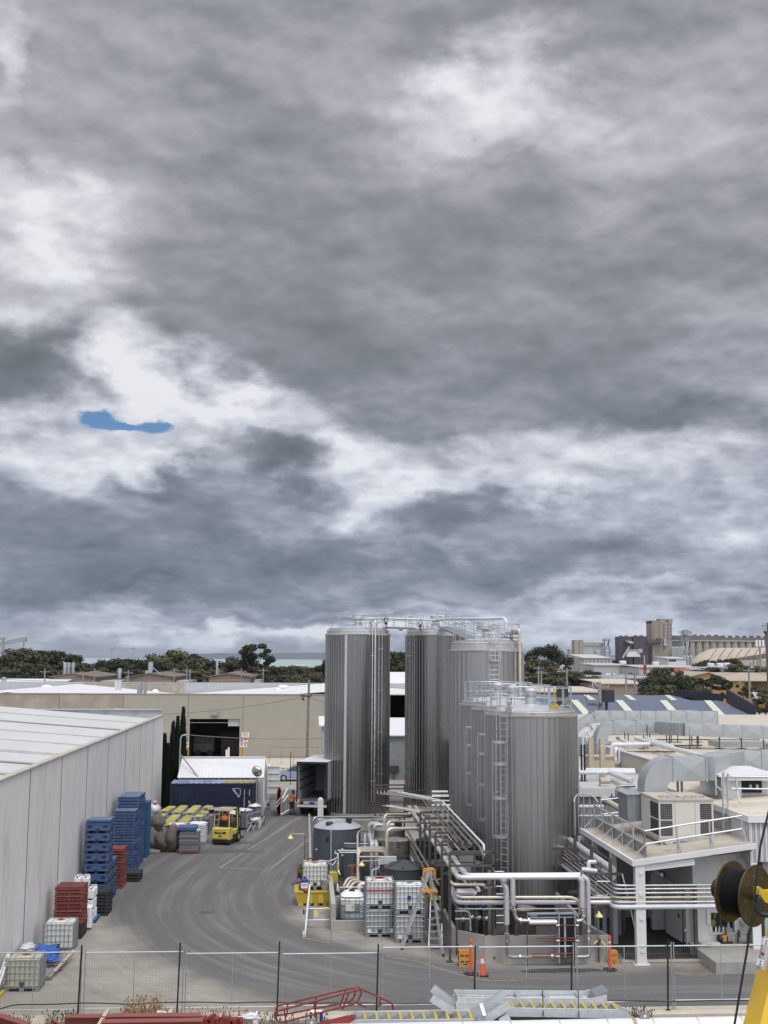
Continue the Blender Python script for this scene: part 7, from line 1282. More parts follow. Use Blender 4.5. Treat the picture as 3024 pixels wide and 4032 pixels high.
run('drain pipe dropping with an angled foot before the dark flat tank',.045,'galv',(1322,3349,60.5),(1318,3360,60.5),(1331,3362,60.4),(1332,3430,60.2),(1340,3445,60));run('stainless riser with a white sleeve right of the grey plastic tank',.06,'steel_dull',(1407,3470,60),(1408,3273,62),(1448,3271,62.5),bend=.25);run('pale stub riser right of it',.07,'pipe_white',(1437,3345,63),(1437,3290,63),(1440,3284,63));run('long horizontal pipe above the shadowed tray',.05,'steel_dull',(1413,3374,56),(1560,3374,56));run('thin bent pipe hanging to the tray with the black sides',.025,'pipe_white',(1466,3450,54),(1465,3424,54),(1495,3420,54),(1490,3385,54))
for i in range(9):
 x=1495+(i%3)*14+(i//3)*4;Y=62.5+i*.9;run('thin vertical pipe in the thicket behind the looping pipes, %s'%rows(i,9),.03,'steel_dull' if i%2 else 'steel_brown',(x,3440-i*6,Y),(x-3,3262+(i*7)%23,Y),(x+20,3262+(i*7)%23,Y))
for i in range(7):run('thin cross pipe in the thicket left of the stainless vessels, %s'%level(i,7),.03,'steel_dull',(1475,3340-i*11,66.5+i*.2),(1560,3340-i*11,66.5+i*.2),(1570,3352-i*11,64))
for i in range(6):run('thin pipe receding towards the tall tanks beneath the rack, %s'%rows(i,6),.03,'pipe_tan' if i%2 else 'steel_dull',(1500+i*14,3445-i*4,56.5),(1452+i*13,3290-i*2,70))
for i,(x,y,Y)in enumerate(((1345,3460,57.2),(1373,3500,55.4),(1432,3465,56.2))):
 c=gp(x,3500,0)if False else at(x,y,Y);t=thing('pump',['dark pump at the foot of the dark flat tank','dark pump under the curled elbows','navy motor beside the white elbow pipe'][i],'pump',(c.x,Y,0));mb=MB();mb.lathe([(.16,0),(.2,.05),(.2,.38),(.14,.45)],n=14,ax=(1,.2,0),o=(c.x-.2,Y,.42));mb.build('motor',['dark_grey','dark','navy'][i],t);mb=MB();mb.box(c.x-.3,Y-.18,.0,c.x+.3,Y+.18,.22);mb.build('base','steel_brown',t);mb=MB();mb.lathe([(.22,0),(.22,.14)],n=14,ax=(1,.2,0),o=(c.x+.25,Y+.05,.42));mb.tube([(c.x+.33,Y,.5),(c.x+.33,Y,1.0)],.06,8);mb.build('casing','steel_dull',t)
mb=MB();c=at(1328,3480,56.5);mb.lathe([(.14,.0),(.16,.12),(.08,.35),(.13,.5),(.05,.85),(.001,.9)],(c.x,c.y),12);one('funnel','pale plastic funnel left of the dark pumps','funnel',mb,'plastic_white')
t=thing('valve_manifold','red handled valve manifold between the pumps','valve manifold',at(1395,3450,57));c=at(1395,3420,57);mb=MB();mb.bar(c+V3((-.3,0,.15)),c+V3((.4,0,.15)),.06)
for k in(-.1,.05,.2):mb.tube([c+V3((k,0,-.9)),c+V3((k,0,.2))],.035,6);mb.cbox(c+V3((k,-.05,-.3)),(.12,.12,.14))
mb.build('body','steel_dull',t);mb=MB();mb.cbox(c+V3((-.1,-.1,-.05)),(.12,.06,.4));mb.build('handle','barrier_red',t)
t=thing('drip_tray','black sided tray with pale rim before the stainless vessels','tray',at(1530,3420,55.6));a,b=at(1498,3400,55.6),at(1566,3434,55.6);mb=MB();mb.box(a.x,55.6,b.z,b.x,57.5,a.z-.05);mb.build('body','dark',t);mb=MB();mb.box(a.x-.03,55.57,a.z-.049,b.x+.03,57.52,a.z);mb.build('rim','galv',t)
t=thing('pump','dark pedestal frame left of the blue container','pump',at(1320,3560,54));mb=MB();c=at(1325,3515,54.2)
for dx_ in(0,.5):mb.bar((c.x+dx_,54.2,0),(c.x+dx_,54.2,1.0),.1)
mb.bar((c.x,54.2,.9),(c.x+.7,54.2,.9),.12);mb.cbox((c.x+.25,54.2,.55),(.4,.3,.35));mb.build('pedestal','dark',t)
# ---- safety showers with yellow bowls
def shower(lb,base,head,Y,m_='steel_dull'):
 t=thing('safety_shower',lb,'safety shower',at(*base,Y),'safety showers');a,b,h=at(*base,Y),at(base[0]+(3 if head[0]<base[0]else 0),head[1]-12,Y),at(*head,Y);mb=MB();mb.pipe([(a.x,Y,0),(a.x,Y,b.z),(h.x,Y,b.z),(h.x,Y,h.z+.1)],.03,.12,8);mb.build('pipework',m_,t);mb=MB();mb.lathe([(.03,h.z+.12),(.06,h.z+.06),(.15,h.z-.04),(.15,h.z-.08)],(h.x,Y),18);mb.build('shower_head','yellow_pale',t);return t,a
shower('safety shower with a yellow bowl at the lane edge',(1199,3400),(1144,3296),62.2);shower('safety shower with a yellow bowl among the pumps',(1506,3440),(1424,3402),56.0)
Y=45.3;t,a=shower('safety shower with a yellow bowl by the right end of the bund',(2357,3745),(2359,3602),Y);mb=MB();h=at(2359,3602,Y);mb.pipe([at(2346,3575,Y),at(2346,3470,Y),at(2402,3471,Y)],.025,.1,6);mb.build('supply_pipe','steel_dull',t);mb=MB();c=at(2357,3710,Y);mb.bar(c+V3((-.18,0,-.05)),c+V3((-.02,0,.08)),.05);mb.bar(c+V3((.28,0,-.1)),c+V3((.1,0,.05)),.05);mb.build('eyewash_arm','yellow_pale',t);mb=MB();mb.cbox(c+V3((.02,0,.05)),(.12,.1,.12));mb.tube([(c.x,Y,0),(c.x,Y,c.z)],.04,6);mb.build('pedestal','steel_brown',t)
# ---- planter-like items at the lane edge
mb=MB();c=at(1176,3378,61.5);mb.blob((c.x+.1,61.5,.55),(.16,.16,.38),2,.5,12,8);o=one('potted_cactus','dark green bushy plant beside the lane shower','plant',mb,'weed_green',smooth=0)
t=thing('filter_housing','pale banded filter drum beside the lane shower','filter',at(1212,3400,61));c=at(1210,3395,61);mb=MB();mb.lathe([(.2,0),(.2,1.0),(.14,1.12),(.2,1.13),(.2,1.2)],(c.x,61),16);mb.build('drum','grey_wall',t);mb=MB();mb.pipe([(c.x,60.9,1.2),(c.x+.1,60.9,1.35),(c.x+.28,60.9,1.3),(c.x+.3,60.9,.6)],.03,.1,6);mb.build('hose','rubber',t)
mb=MB();a,b=gp(1222,3420),gp(1236,3222);mb.bar((a.x,a.y,.1),(a.x-.0,a.y+22,.1),.14,.16);one('cable_tray','pale cable tray running back along the lane edge','cable tray',mb,'concrete')
t=thing('red_post','thin reddish post at the lane edge left of the spill pallet','post',gp(1169,3485));c=gp(1169,3485);mb=MB();mb.bar(c,c+V3((.02,0,1.15)),.045);mb.build('shaft','barrier_red',t);mb=MB();mb.bar(c+V3((-.3,0,.05)),c+V3((.25,.1,.12)),.05);mb.build('foot','dark_grey',t)
# ---- yellow spill pallet and what stands on it
p0=gp(1171,3567);X0_,Y0_=p0.x,p0.y;t=thing('spill_pallet','large yellow spill containment pallet at the lane edge','spill pallet',(X0_+.85,Y0_+.6,0));w=gp(1291,3567).x-X0_;d=1.35
def tub(z0,z1,e0,e1,m_,nm):mb=MB();mb.add([(X0_-e0,Y0_-e0,z0),(X0_+w+e0,Y0_-e0,z0),(X0_+w+e0,Y0_+d+e0,z0),(X0_-e0,Y0_+d+e0,z0),(X0_-e1,Y0_-e1,z1),(X0_+w+e1,Y0_-e1,z1),(X0_+w+e1,Y0_+d+e1,z1),(X0_-e1,Y0_+d+e1,z1)],[(0,3,2,1),(4,5,6,7),(0,1,5,4),(1,2,6,5),(2,3,7,6),(3,0,4,7)]);return mb.build(nm,m_,t)
tub(.12,.62,.0,.1,'yellow','tub');tub(.621,.69,.14,.14,'yellow','rim');mb=MB();mb.box(X0_+.05,Y0_+.05,.691,X0_+w-.05,Y0_+d-.05,.70);mb.build('deck_grate','dark',t)
for k in range(4):mb=MB();x=X0_+.02+(w-.3)*k/3;mb.box(x,Y0_-.001,0,x+.26,Y0_+d,.119);mb.build('foot','yellow',t)
for k in range(2):mb=MB();x=X0_+.42+k*.52;mb.prism([(x,Y0_-.12,.14),(x+.32,Y0_-.12,.14),(x+.26,Y0_-.12,.55),(x+.06,Y0_-.12,.55)],(0,.1,0));mb.build('moulded_rib','yellow',t)
put(IB['c'],(X0_+.82,Y0_+.75,.70),0,'cream liquid container with a red cap standing on the yellow spill pallet',GI)
t=thing('chemical_drum','small blue drum with an orange and white label on the spill pallet','drum',(X0_+.28,Y0_+.12,.7));mb=MB();mb.rbox(X0_+.14,Y0_+.0,.70,X0_+.5,Y0_+.26,1.22,.05);mb.tube([(X0_+.32,Y0_+.13,1.2),(X0_+.32,Y0_+.13,1.3)],.05,10);mb.build('body','blue',t);mb=MB();mb.box(X0_+.16,Y0_-.008,.8,X0_+.48,Y0_-.001,1.05);mb.build('label_plate','white',t);mb=MB();mb.box(X0_+.2,Y0_-.012,.92,X0_+.44,Y0_-.009,.98);mb.build('label_stripe','orange',t)
t=thing('drum','grey brown open drum at the right of the spill pallet','drum',(X0_+1.35,Y0_+.15,.7));mb=MB();mb.lathe([(.2,.70),(.22,.85),(.2,.87),(.22,1.12),(.22,1.16),(.19,1.16),(.18,1.0)],(X0_+1.32,Y0_+.2),18,caps=False);mb.build('body','timber_grey',t);mb=MB();mb.lathe([(.18,1.02),(.001,1.03)],(X0_+1.32,Y0_+.2),14,caps=False);mb.build('contents','dark',t)
mb=MB();mb.rbox(X0_+1.6,Y0_+.25,.7,X0_+1.85,Y0_+.6,.98,.04);one('bucket','dark bucket beside the open drum on the spill pallet','bucket',mb,'dark_grey')
t=thing('spill_kit','yellow box with a raised lid behind the spill pallet','spill kit',(X0_+1.7,Y0_+1.8,0));mb=MB();mb.rbox(X0_+1.52,Y0_+1.55,.5,X0_+1.95,Y0_+2.0,1.25,.03);mb.box(X0_+1.9,Y0_+1.55,1.2,X0_+1.96,Y0_+2.0,1.62);mb.build('body','yellow',t);mb=MB();mb.box(X0_+1.56,Y0_+1.6,0,X0_+1.9,Y0_+1.95,.499);mb.build('stand','dark',t)
for k in range(4):mb=MB();mb.tube([(X0_+1.58+.09*k,Y0_+1.75,1.2),(X0_+1.58+.09*k,Y0_+1.75,1.55)],.025,6);mb.build('tool_handle','galv',t)
# ---- swing gate and its post
p=gp(1200,3695);a=gp(1207,3657);t=thing('swing_gate','grey and yellow swing gate on a leaning post at the lane edge','gate',(a.x,a.y,0));mb=MB();mb.bar((a.x-.05,a.y-.55,0),(a.x+.12,a.y+.5,1.75),.07);mb.bar((a.x+.1,a.y+.45,.1),(a.x+.12,a.y+.5,1.7),.05);mb.build('post','galv',t);g0,g1=at(1205,3578,a.y),at(1302,3622,a.y);mb=MB();mb.tube(fillet([(g0.x,a.y,g0.z),(g1.x,a.y,g0.z),(g1.x,a.y,g1.z),(g0.x,a.y,g1.z)],.12),.028,6);mb.bar((g0.x,a.y,g0.z),(g0.x,a.y,g1.z),.06);mb.build('frame','galv',t);mb=MB();mb.box(g0.x+.05,a.y-.01,g1.z+.03,g0.x+.32,a.y+.01,g0.z-.03);mb.build('infill_plate','galv_dark',t);mb=MB();mb.box(g0.x+.36,a.y-.012,g1.z+.15,g0.x+.5,a.y+.008,g0.z-.06);mb.bar((g1.x-.35,a.y,g0.z+.01),(g1.x-.12,a.y,g0.z+.01),.066);mb.build('yellow_mark','yellow_pale',t);mb=MB();c=at(1205,3508,a.y+.4);mb.blob(c,(.14,.08,.1),3,.4,10,7);mb.blob(at(1196,3590,a.y-.1),(.05,.05,.12),3,.2,10,7);mb.build('red_ribbon','red',t);mb=MB();q=gp(1196,3690);mb.box(q.x-.06,q.y,.0,q.x+.1,q.y+.7,.1);mb.build('base_plate','pipe_tan',t)
# ---- pipe rack running back to the tall tanks
rackY=[45.6,48.2,50.6,52.9,55.1,57.2];XL,XR=5.72,7.42;HT=4.12
t=thing('pipe_rack','brown steel pipe rack of portal frames running back towards the tall tanks','pipe rack',(6.5,45.6,0))
for k,y in enumerate(rackY):
 mb=MB();mb.bar((XL,y,0),(XL,y,HT),.10);mb.bar((XR,y,.0),(XR,y,HT),.08);mb.bar((XL,y,HT),(XR+.05,y,HT),.08,.10);mb.bar((XL,y,HT-.52),(XR+.05,y,HT-.52),.08,.08);mb.bar((XL,y,2.86),(XR,y,2.86),.06,.06);mb.box(XL-.13,y-.13,.0,XL+.13,y+.13,.03)
 if k in(0,3):mb.bar((XL+.0,y,2.2),(XR,y,2.2),.05)
 mb.build('portal_frame','steel_brown',t)
for i,(dx_,r,m_,y0_,y1_,z)in enumerate(((.55,.03,PM,47.5,62,HT+.09),(.75,.03,PM,47.2,62,HT+.09),(1.0,.05,PM,46.8,61,HT+.11),(1.25,.05,PM,45.9,61,HT+.11),(1.5,.045,'pipe_white',46.6,61,HT+.1),(.5,.03,PM,48.5,60,HT-.44),(.8,.03,'pipe_tan',48.5,60,HT-.44),(1.1,.035,PM,48.5,60,HT-.44))):
 mb=MB();mb.pipe([(XL+dx_,y0_,z-.4 if i==4 else z),(XL+dx_,y0_+.02,z),(XL+dx_,y1_,z),(XL+dx_-1.6-i*.1,y1_+1.0,z+.3)],r,.2,8);one('rack_pipe','pipe on the %s beams of the rack, %s'%('upper' if i<5 else 'lower',rows(i,5)if i<5 else rows(i-5,3)),'pipe',mb,m_,'pipes on the brown rack')
mb=MB();mb.tube([(XL+1.25,45.9,HT+.11),(XL+1.25,45.2,HT-.1)],.06,8);mb.lathe([(.0,0),(.062,.002)],n=10,ax=(0,-1,-.2),o=(XL+1.25,45.15,HT-.11));one('rack_pipe','blanked stub pipe poking out of the nearest frame of the rack','pipe',mb,PM)
t=thing('lagged_pipe','left thick white lagged pipe along the rack, turning right at its front','pipe',(6,46,3));mb=MB();zL=at(1800,3458,44.9).z;mb.pipe([(5.98,66,zL),(5.98,45.0,zL),(at(2278,3458,45).x,45.0,zL)],.096,.3,14,5);mb.build('run','lagging',t)
for y in(46.3,48.5,51,54):mb=MB();mb.lathe([(.112,-.02),(.112,.02)],n=14,ax=(0,1,0),o=(5.98,y,zL),caps=False);mb.build('band','steel_bright' if y>46.4 else 'dark',t)
t=thing('lagged_pipe','right thick white lagged pipe along the rack, the rear one in front','pipe',(6.3,46,3));mb=MB();mb.pipe([(6.32,66,zL+.02),(6.32,45.32,zL+.02),(at(2292,3458,45).x,45.32,zL+.02)],.096,.3,14,5);mb.build('run','lagging',t)
for y in(46.6,48.8,51.3,54):mb=MB();mb.lathe([(.112,-.02),(.112,.02)],n=14,ax=(0,1,0),o=(6.32,y,zL+.02),caps=False);mb.build('band','steel_bright' if y>46.7 else 'dark',t)
for i,(x,z,r,m_)in enumerate(((5.5,2.55,.05,PM),(5.45,2.25,.05,PM),(5.52,1.95,.04,PM),(5.48,1.6,.06,'pipe_white'),(5.55,1.3,.04,PM),(6.6,2.6,.06,'pipe_tan'),(6.9,2.5,.05,PM),(7.15,2.3,.07,'pipe_white'))):mb=MB();mb.pipe([(x,62,z),(x,47.5,z)],r,.2,8);one('rack_pipe','pipe along the %s side under the brown rack, %s'%(('left',level(4-i,5))if i<5 else('right',level(7-i,3))),'pipe',mb,m_,'pipes under the brown rack')
# sloping sheet of pipes from the left tower to the rack, and the far frame
t=thing('pipe_tower','brown steel tower frame with stub ends of pipes beside the tall dark tank','pipe rack',at(1480,3200,72));Yt=72.5;mb=MB()
for x in(1476,1497,1530,1592):a=at(x,3280,Yt);b=at(x,3090,Yt);mb.bar((a.x,Yt,0),(a.x,Yt,b.z),.1 if x in(1476,1592)else.06)
for y in(3091,3105,3132,3158,3178,3200):mb.bar(at(1474,y,Yt),at(1594,y,Yt),.09 if y<3110 else.05)
mb.bar(at(1592,3122,Yt),at(1675,3112,Yt+1),.1);mb.bar(at(1675,3112,Yt+1),at(1675,3150,Yt+1),.1);mb.build('frame','steel_brown',t)
for i in range(7):x0_=1486+i*14;a,b=at(x0_,3124-i*.6,Yt-.2),at(1690-i*4+6*i,3150-i*2.2,62.0+i*.7);mb=MB();mb.pipe([at(x0_,3112,Yt-.2),a,b,b+V3((.6,-2.2,-.25))],.038,.25,8);one('sloping_pipe','bright pipe in the sloping bundle above the rack, %s'%rows(i,7),'pipe',mb,'steel_bright','bundle of bright sloping pipes')
for i in range(4):run('red brown pipe below the sloping bundle, %s'%level(i,4),.05,'brown_brick' if i%2 else 'steel_brown',(1595,3205-i*5,68),(1690,3228-i*5,60))
for i in range(5):run('horizontal grey pipe behind the rack by the middle tanks, %s'%level(i,5),.07 if i!=3 else.12,'pipe_white' if i in(1,4)else 'steel_dull',(1700,3190-i*18,58.5+i),(1775-i*3,3190-i*18,58.5+i))
# ---- pipework across the front of the bund
YF=45.1
run('pale pipe stub with a nozzle just below the lagged pipes at the left',.06,'pipe_tan',(1776,3472,YF+.5),(1784,3483,YF),(1895,3483,YF),(1908,3486,YF));run('short thick pipe with a slanted cut end behind the bund corner',.13,'lagging',(1797,3512,YF+.6),(1862,3512,YF+.6),(1872,3520,YF+.6))
run('tan horizontal pipe across the bund turning down at the right end',.055,'pipe_tan',(1772,3470,46.8),(1800,3534,YF),(2252,3533,YF),(2283,3548,YF),(2283,3600,YF),bend=.3,n=10);run('bright lagged pipe across the bund below the tan one',.085,'lagging',(1774,3492,46.8),(1800,3554,YF+.2),(2700,3552,YF+.2),bend=.25,n=12);run('thin pipe across the bund above the heat exchanger',.028,'steel_dull',(1775,3530,46.8),(1802,3579,YF),(2275,3578,YF));run('short railing like pipe behind the bund corner, upper',.035,'galv',(1792,3587,YF+.3),(1850,3587,YF+.3),(1853,3665,YF+.3));run('short railing like pipe behind the bund corner, lower',.03,'galv',(1792,3618,YF+.3),(1850,3618,YF+.3))
run('white lagged downpipe with a dogleg left of the heat exchanger',.10,'lagging_grey',(1983,3462,YF-.15),(1983,3480,YF-.15),(1995,3500,YF-.15),(1996,3640,YF-.15),bend=.12,n=12,flange=(.3,));run('stainless lower part of that downpipe reaching the bottom elbow',.065,'steel_dull',(1996,3640,YF-.15),(1996,3760,YF-.15),(2010,3768,YF-.15),(2190,3767,YF-.15),bend=.25,n=10,flange=(.3,.55,2.2,2.9));run('lagged downpipe ending at a valve above the heat exchanger',.10,'lagging_grey',(2014,3455,YF-.2),(2019,3470,YF-.2),(2020,3556,YF-.2),bend=.12,n=12);run('stainless elbow from the valve into the upper port of the heat exchanger',.07,'steel_bright',(2020,3556,YF-.2),(2032,3624,YF-.2),(2086,3625,YF-.2),(2186,3624,YF-.2),bend=.25,n=10,flange=(.1,.4,1.3,1.9))
run('left lagged downpipe of the pair right of the heat exchanger',.105,'lagging_grey',(2275,3455,YF-.1),(2290,3464,YF-.1),(2292,3572,YF-.1),bend=.2,n=12);run('right lagged downpipe of the pair, reaching lower',.105,'lagging_grey',(2288,3450,YF+.1),(2314,3464,YF+.1),(2317,3640,YF+.1),bend=.25,n=12);run('stainless elbow curling left into the upper right port',.07,'steel_bright',(2292,3572,YF-.1),(2298,3622,YF-.1),(2270,3626,YF-.1),bend=.25,n=10,flange=(.25,.7));run('stainless foot of the right downpipe with bottom elbow',.07,'steel_dull',(2317,3640,YF+.1),(2318,3764,YF-.05),(2308,3768,YF-.1),(2268,3768,YF-.15),bend=.25,n=10,flange=(.2,.45))
run('thin stainless hook pipe between the paired downpipes',.04,'steel_bright',(2303,3600,YF),(2306,3560,YF),(2302,3542,YF),(2300,3460,YF),bend=.2)
for i,x in enumerate((1801,1836,1862,1927,2033,2286)):mb=MB();Yp=(46.6,47,48,47.2,45.6,45.6)[i];a=at(x,3600,Yp);mb.bar((a.x,Yp,.02),(a.x,Yp,(zL-.12)if i!=1 else 2.2),.11 if i>3 else.13);one('pipe_support','steel support post under the white pipes, %s'%rows(i,6),'post',mb,'steel_brown' if i!=3 else 'steel_dull','support posts under the white pipes')
# ---- plate heat exchanger
t=thing('heat_exchanger','plate heat exchanger with a navy top bar, black plate pack and red tie rods','heat exchanger',at(2170,3770,YF));Yx=44.9;q=lambda x,y:at(x,y,Yx)
a,b=q(2076,3595),q(2260,3612);mb=MB();mb.box(a.x,Yx-.06,b.z,b.x,Yx+.1,a.z);mb.build('carrying_bar','galv',t);mb=MB();a2,b2_=q(2078,3600),q(2258,3607.5);mb.box(a2.x,Yx-.075,b2_.z,b2_.x+.02,Yx-.061,a2.z);mb.build('name_strip','navy',t);text('lettering','Tetra Pak',.075,(q(2098,3604).x,Yx-.079,q(2098,3604).z),(1,0,0),(0,0,1),'white',t)
a,b=q(2203,3612),q(2260,3770);mb=MB()
for k in range(16):x=a.x+(b.x-a.x)*k/16;mb.box(x,Yx-.05,b.z,x+(b.x-a.x)/16*.7,Yx+.35,a.z-.02)
mb.build('plate_pack','black',t)
for x0_,x1_,y0_,y1_ in((2196,2203,3590,3790),(2259,2266,3592,3825)):a,b=q(x0_,y0_),q(x1_,y1_);mb=MB();mb.box(a.x,Yx-.12,max(.005,b.z),b.x,Yx+.42,a.z);mb.build('frame_plate','galv',t)
mb=MB();a,b=q(2074,3600),q(2079,3828);mb.box(a.x,Yx,max(.005,b.z),b.x,Yx+.1,a.z);mb.build('end_column','steel_brown',t);mb=MB();a,b=q(2218,3612),q(2228,3770);mb.box(a.x,Yx-.09,b.z,b.x,Yx-.051,a.z);mb.build('cover_strip','galv',t)
for y,x0_ in((3640,2096),(3690,2110),(3700,2124),(3750,2088),(3762,2092)):mb=MB();mb.tube([q(x0_,y)+V3((0,-.15,0)),q(2270,y)+V3((0,-.15,0))],.022,6);mb.build('tie_rod','red_dark',t)
for y in(3640,3700,3762):
 for x in(2193,2269):mb=MB();mb.lathe([(.04,-.06),(.04,.06)],n=8,ax=(1,0,0),o=q(x,y)+V3((0,-.15,0)));mb.build('nut','steel_bright',t)
mb=MB();a,b=q(2078,3618),q(2186,3632);mb.tube([(a.x,Yx-.3,(a.z+b.z)/2),(b.x,Yx-.3,(a.z+b.z)/2)],.085,12);mb.build('port_shroud','lagging',t)
mb=MB();c=gp(2230,3830);mb.blob((c.x,c.y+.3,.004),(1.5,.28,.003),3,.5,24,6);c=gp(2120,3830);mb.blob((c.x,c.y+.2,.004),(.6,.2,.003),5,.6,20,6);struct('wet_patch',mb,'dark',smooth=0)
# ---- valves, rungs and a dark box for shadow behind the bund wall
for i in range(16):
 x=1816+(i*37)%118;y=3560+(i*53)%105;Y=47.3+(i%4)*.5;c=at(x,y,Y);t=thing('valve_cluster','%s valve among those behind the bund corner, %s'%(['blue','pale','dark','steel'][i%4],rows(i,16)),'valve',c,'valves behind the bund corner');mb=MB();mb.lathe([(.07,-.12),(.1,-.06),(.1,.06),(.07,.12)],n=10,ax=(1,0,.2),o=c);mb.build('valve_body',['valve_blue','lagging_grey','dark','steel_dull'][i%4],t);mb=MB();mb.tube([(c.x,Y,.03),c],.035,6);mb.cbox(c+V3((0,0,.16)),(.1,.1,.16));mb.build('stem','steel_brown' if i%2 else 'steel_dull',t)
t=thing('wall_ladder','fixed rung ladder behind the bund wall at the foot of the nearest short tank','ladder',at(1965,3600,52));mb=MB();Yl2=51.5
for x in(1948,1984):a,b=at(x,3670,Yl2),at(x,3428,Yl2);mb.bar((a.x,Yl2,.02),b,.05)
for y in(3432,3490,3520,3605,3634,3664):mb.tube([at(1948,y,Yl2),at(1984,y,Yl2)],.025,6)
mb.build('frame','galv',t)
mb=MB();mb.box(at(1810,3600,50.5).x,50.5,.03,at(1905,3600,50.5).x,50.7,2.2);one('upright_box','dark upright box added as shade behind the valves','cabinet',mb,'dark');mb=MB();a=at(1860,3440,52);mb.box(a.x-.6,52,.03,a.x+.1,52.6,3.0);one('upright_box','tall blue grey cabinet between the rack and the nearest short tank','cabinet',mb,'grey_wall_dark')  # first box is put in as shade; the taller one is a cabinet
t=thing('level_gauge','grey framed level gauge fixed on the right side of the nearest short tank','gauge',at(2240,3380,54));a,b=at(2228,3335,53.7),at(2250,3420,53.7);mb=MB()
for(p,q2)in(((2228,3336),(2251,3352)),((2251,3352),(2251,3420)),((2228,3336),(2228,3372)),((2228,3374),(2252,3390))):mb.bar(at(*p,53.8),at(*q2,53.6),.07,.05)
mb.build('bracket','steel_brown',t);mb=MB();c=at(2240,3378,53.6);mb.cbox(c,(.25,.06,.14));mb.build('name_plate','grey_wall_dark',t)
# ---- step ladders
def stepladder(lb,a,apex,b,Y0,w=.55,steps=9,plat=None,guard=None,platm='orange'):
 t=thing('step_ladder',lb,'step ladder',(a[0],a[1],0));ap=V3(apex);D=V3((0,1,0));A,B=V3(a),V3(b)
 for nm,P in(('front_stile',A),('rear_stile',B)):
  for k in(0,1):mb=MB();off=D*(w*(1-.25*0))*k;mb.bar(P+off,ap+off*.75,.03,.085);mb.build(nm,'galv_light',t)
 mb=MB()
 for i in range(1,steps):u=i/steps;p=A.lerp(ap,u);q_=(A+D*w).lerp(ap+D*w*.75,u);mb.bar(p,q_,.09,.03)
 mb.build('tread','galv_dark',t);mb=MB()
 for i in range(1,5):u=i/5.5;mb.bar(B.lerp(ap,u),(B+D*w).lerp(ap+D*w*.75,u),.03)
 mb.bar(B.lerp(ap,.1),(B+D*w).lerp(ap+D*w*.75,.6),.02);mb.build('brace','galv_light',t)
 if plat:c=V3(plat);mb=MB();mb.cbox(c+D*w*.4,(.62,w*.9,.06));mb.build('platform',platm,t)
 if guard:g=V3(guard);mb=MB();mb.pipe([g+V3((-.22,0,-.28)),g+V3((-.2,0,0)),g+V3((.22,0,.08)),g+V3((.24,0,-.25))],.035,.1,6);mb.pipe([g+D*w*.7+V3((-.2,0,-.25)),g+D*w*.7+V3((-.2,0,0)),g+D*w*.7+V3((.22,0,.06)),g+D*w*.7+V3((.22,0,-.2))],.035,.1,6);mb.build('guard_loop',platm,t)
 for P in(A,B):mb=MB();mb.cbox(P+V3((0,0,.05)),(.1,.08,.1));mb.build('foot','black',t)
 return t
A=gp(1582,3740);B_=gp(1746,3766);Yd=(A.y+B_.y)/2;t=stepladder('tall aluminium platform ladder with an orange platform seen from the side',(A.x,A.y,0),at(1694,3425,Yd+.4),(B_.x,B_.y,0),Yd,plat=at(1692,3512,Yd),guard=at(1690,3430,Yd));mb=MB();c=A.lerp(at(1694,3425,Yd+.4),.17);mb.bar(c,c+(at(1694,3425,Yd+.4)-A).normalized()*.1,.075,.035);mb.build('red_mark','red',t)
A=gp(1688,3738);hw=gp(1742,3738).x-A.x;Y=A.y;t=thing('step_ladder','second platform ladder with wide treads and an orange guard rail, behind the tall one','step ladder',(A.x,Y,0));top=at(1696,3540,Y+1.2)
for k in(0,1):mb=MB();mb.bar((A.x+hw*k,Y,0),(top.x+(hw*.75)*k,Y+1.2,top.z),.05,.08);mb.build('stile','galv_light',t)
for i in range(7):u=(i+.6)/7.4;mb=MB();p=V3((A.x,Y,0)).lerp(top,u);mb.box(p.x,p.y-.1,p.z-.02,p.x+hw*(1-.25*u),p.y+.1,p.z+.02);mb.build('tread','galv_light',t)
for k in(0,1):mb=MB();mb.bar((A.x+hw*k,Y+2.3,0),(top.x+hw*.75*k,Y+1.25,top.z),.04);mb.build('rear_leg','galv',t)
mb=MB();mb.box(top.x-.02,Y+1.0,top.z,top.x+hw*.8,Y+1.6,top.z+.05);mb.build('platform','yellow_pale',t);mb=MB();g0=at(1694,3464,Y+1.2);g1=at(1738,3462,Y+1.2);mb.pipe([(g0.x,Y+1.2,top.z),(g0.x,Y+1.2,g0.z),(g1.x,Y+1.2,g1.z),(g1.x,Y+1.2,top.z)],.03,.06,6);mb.build('guard_rail','orange',t)
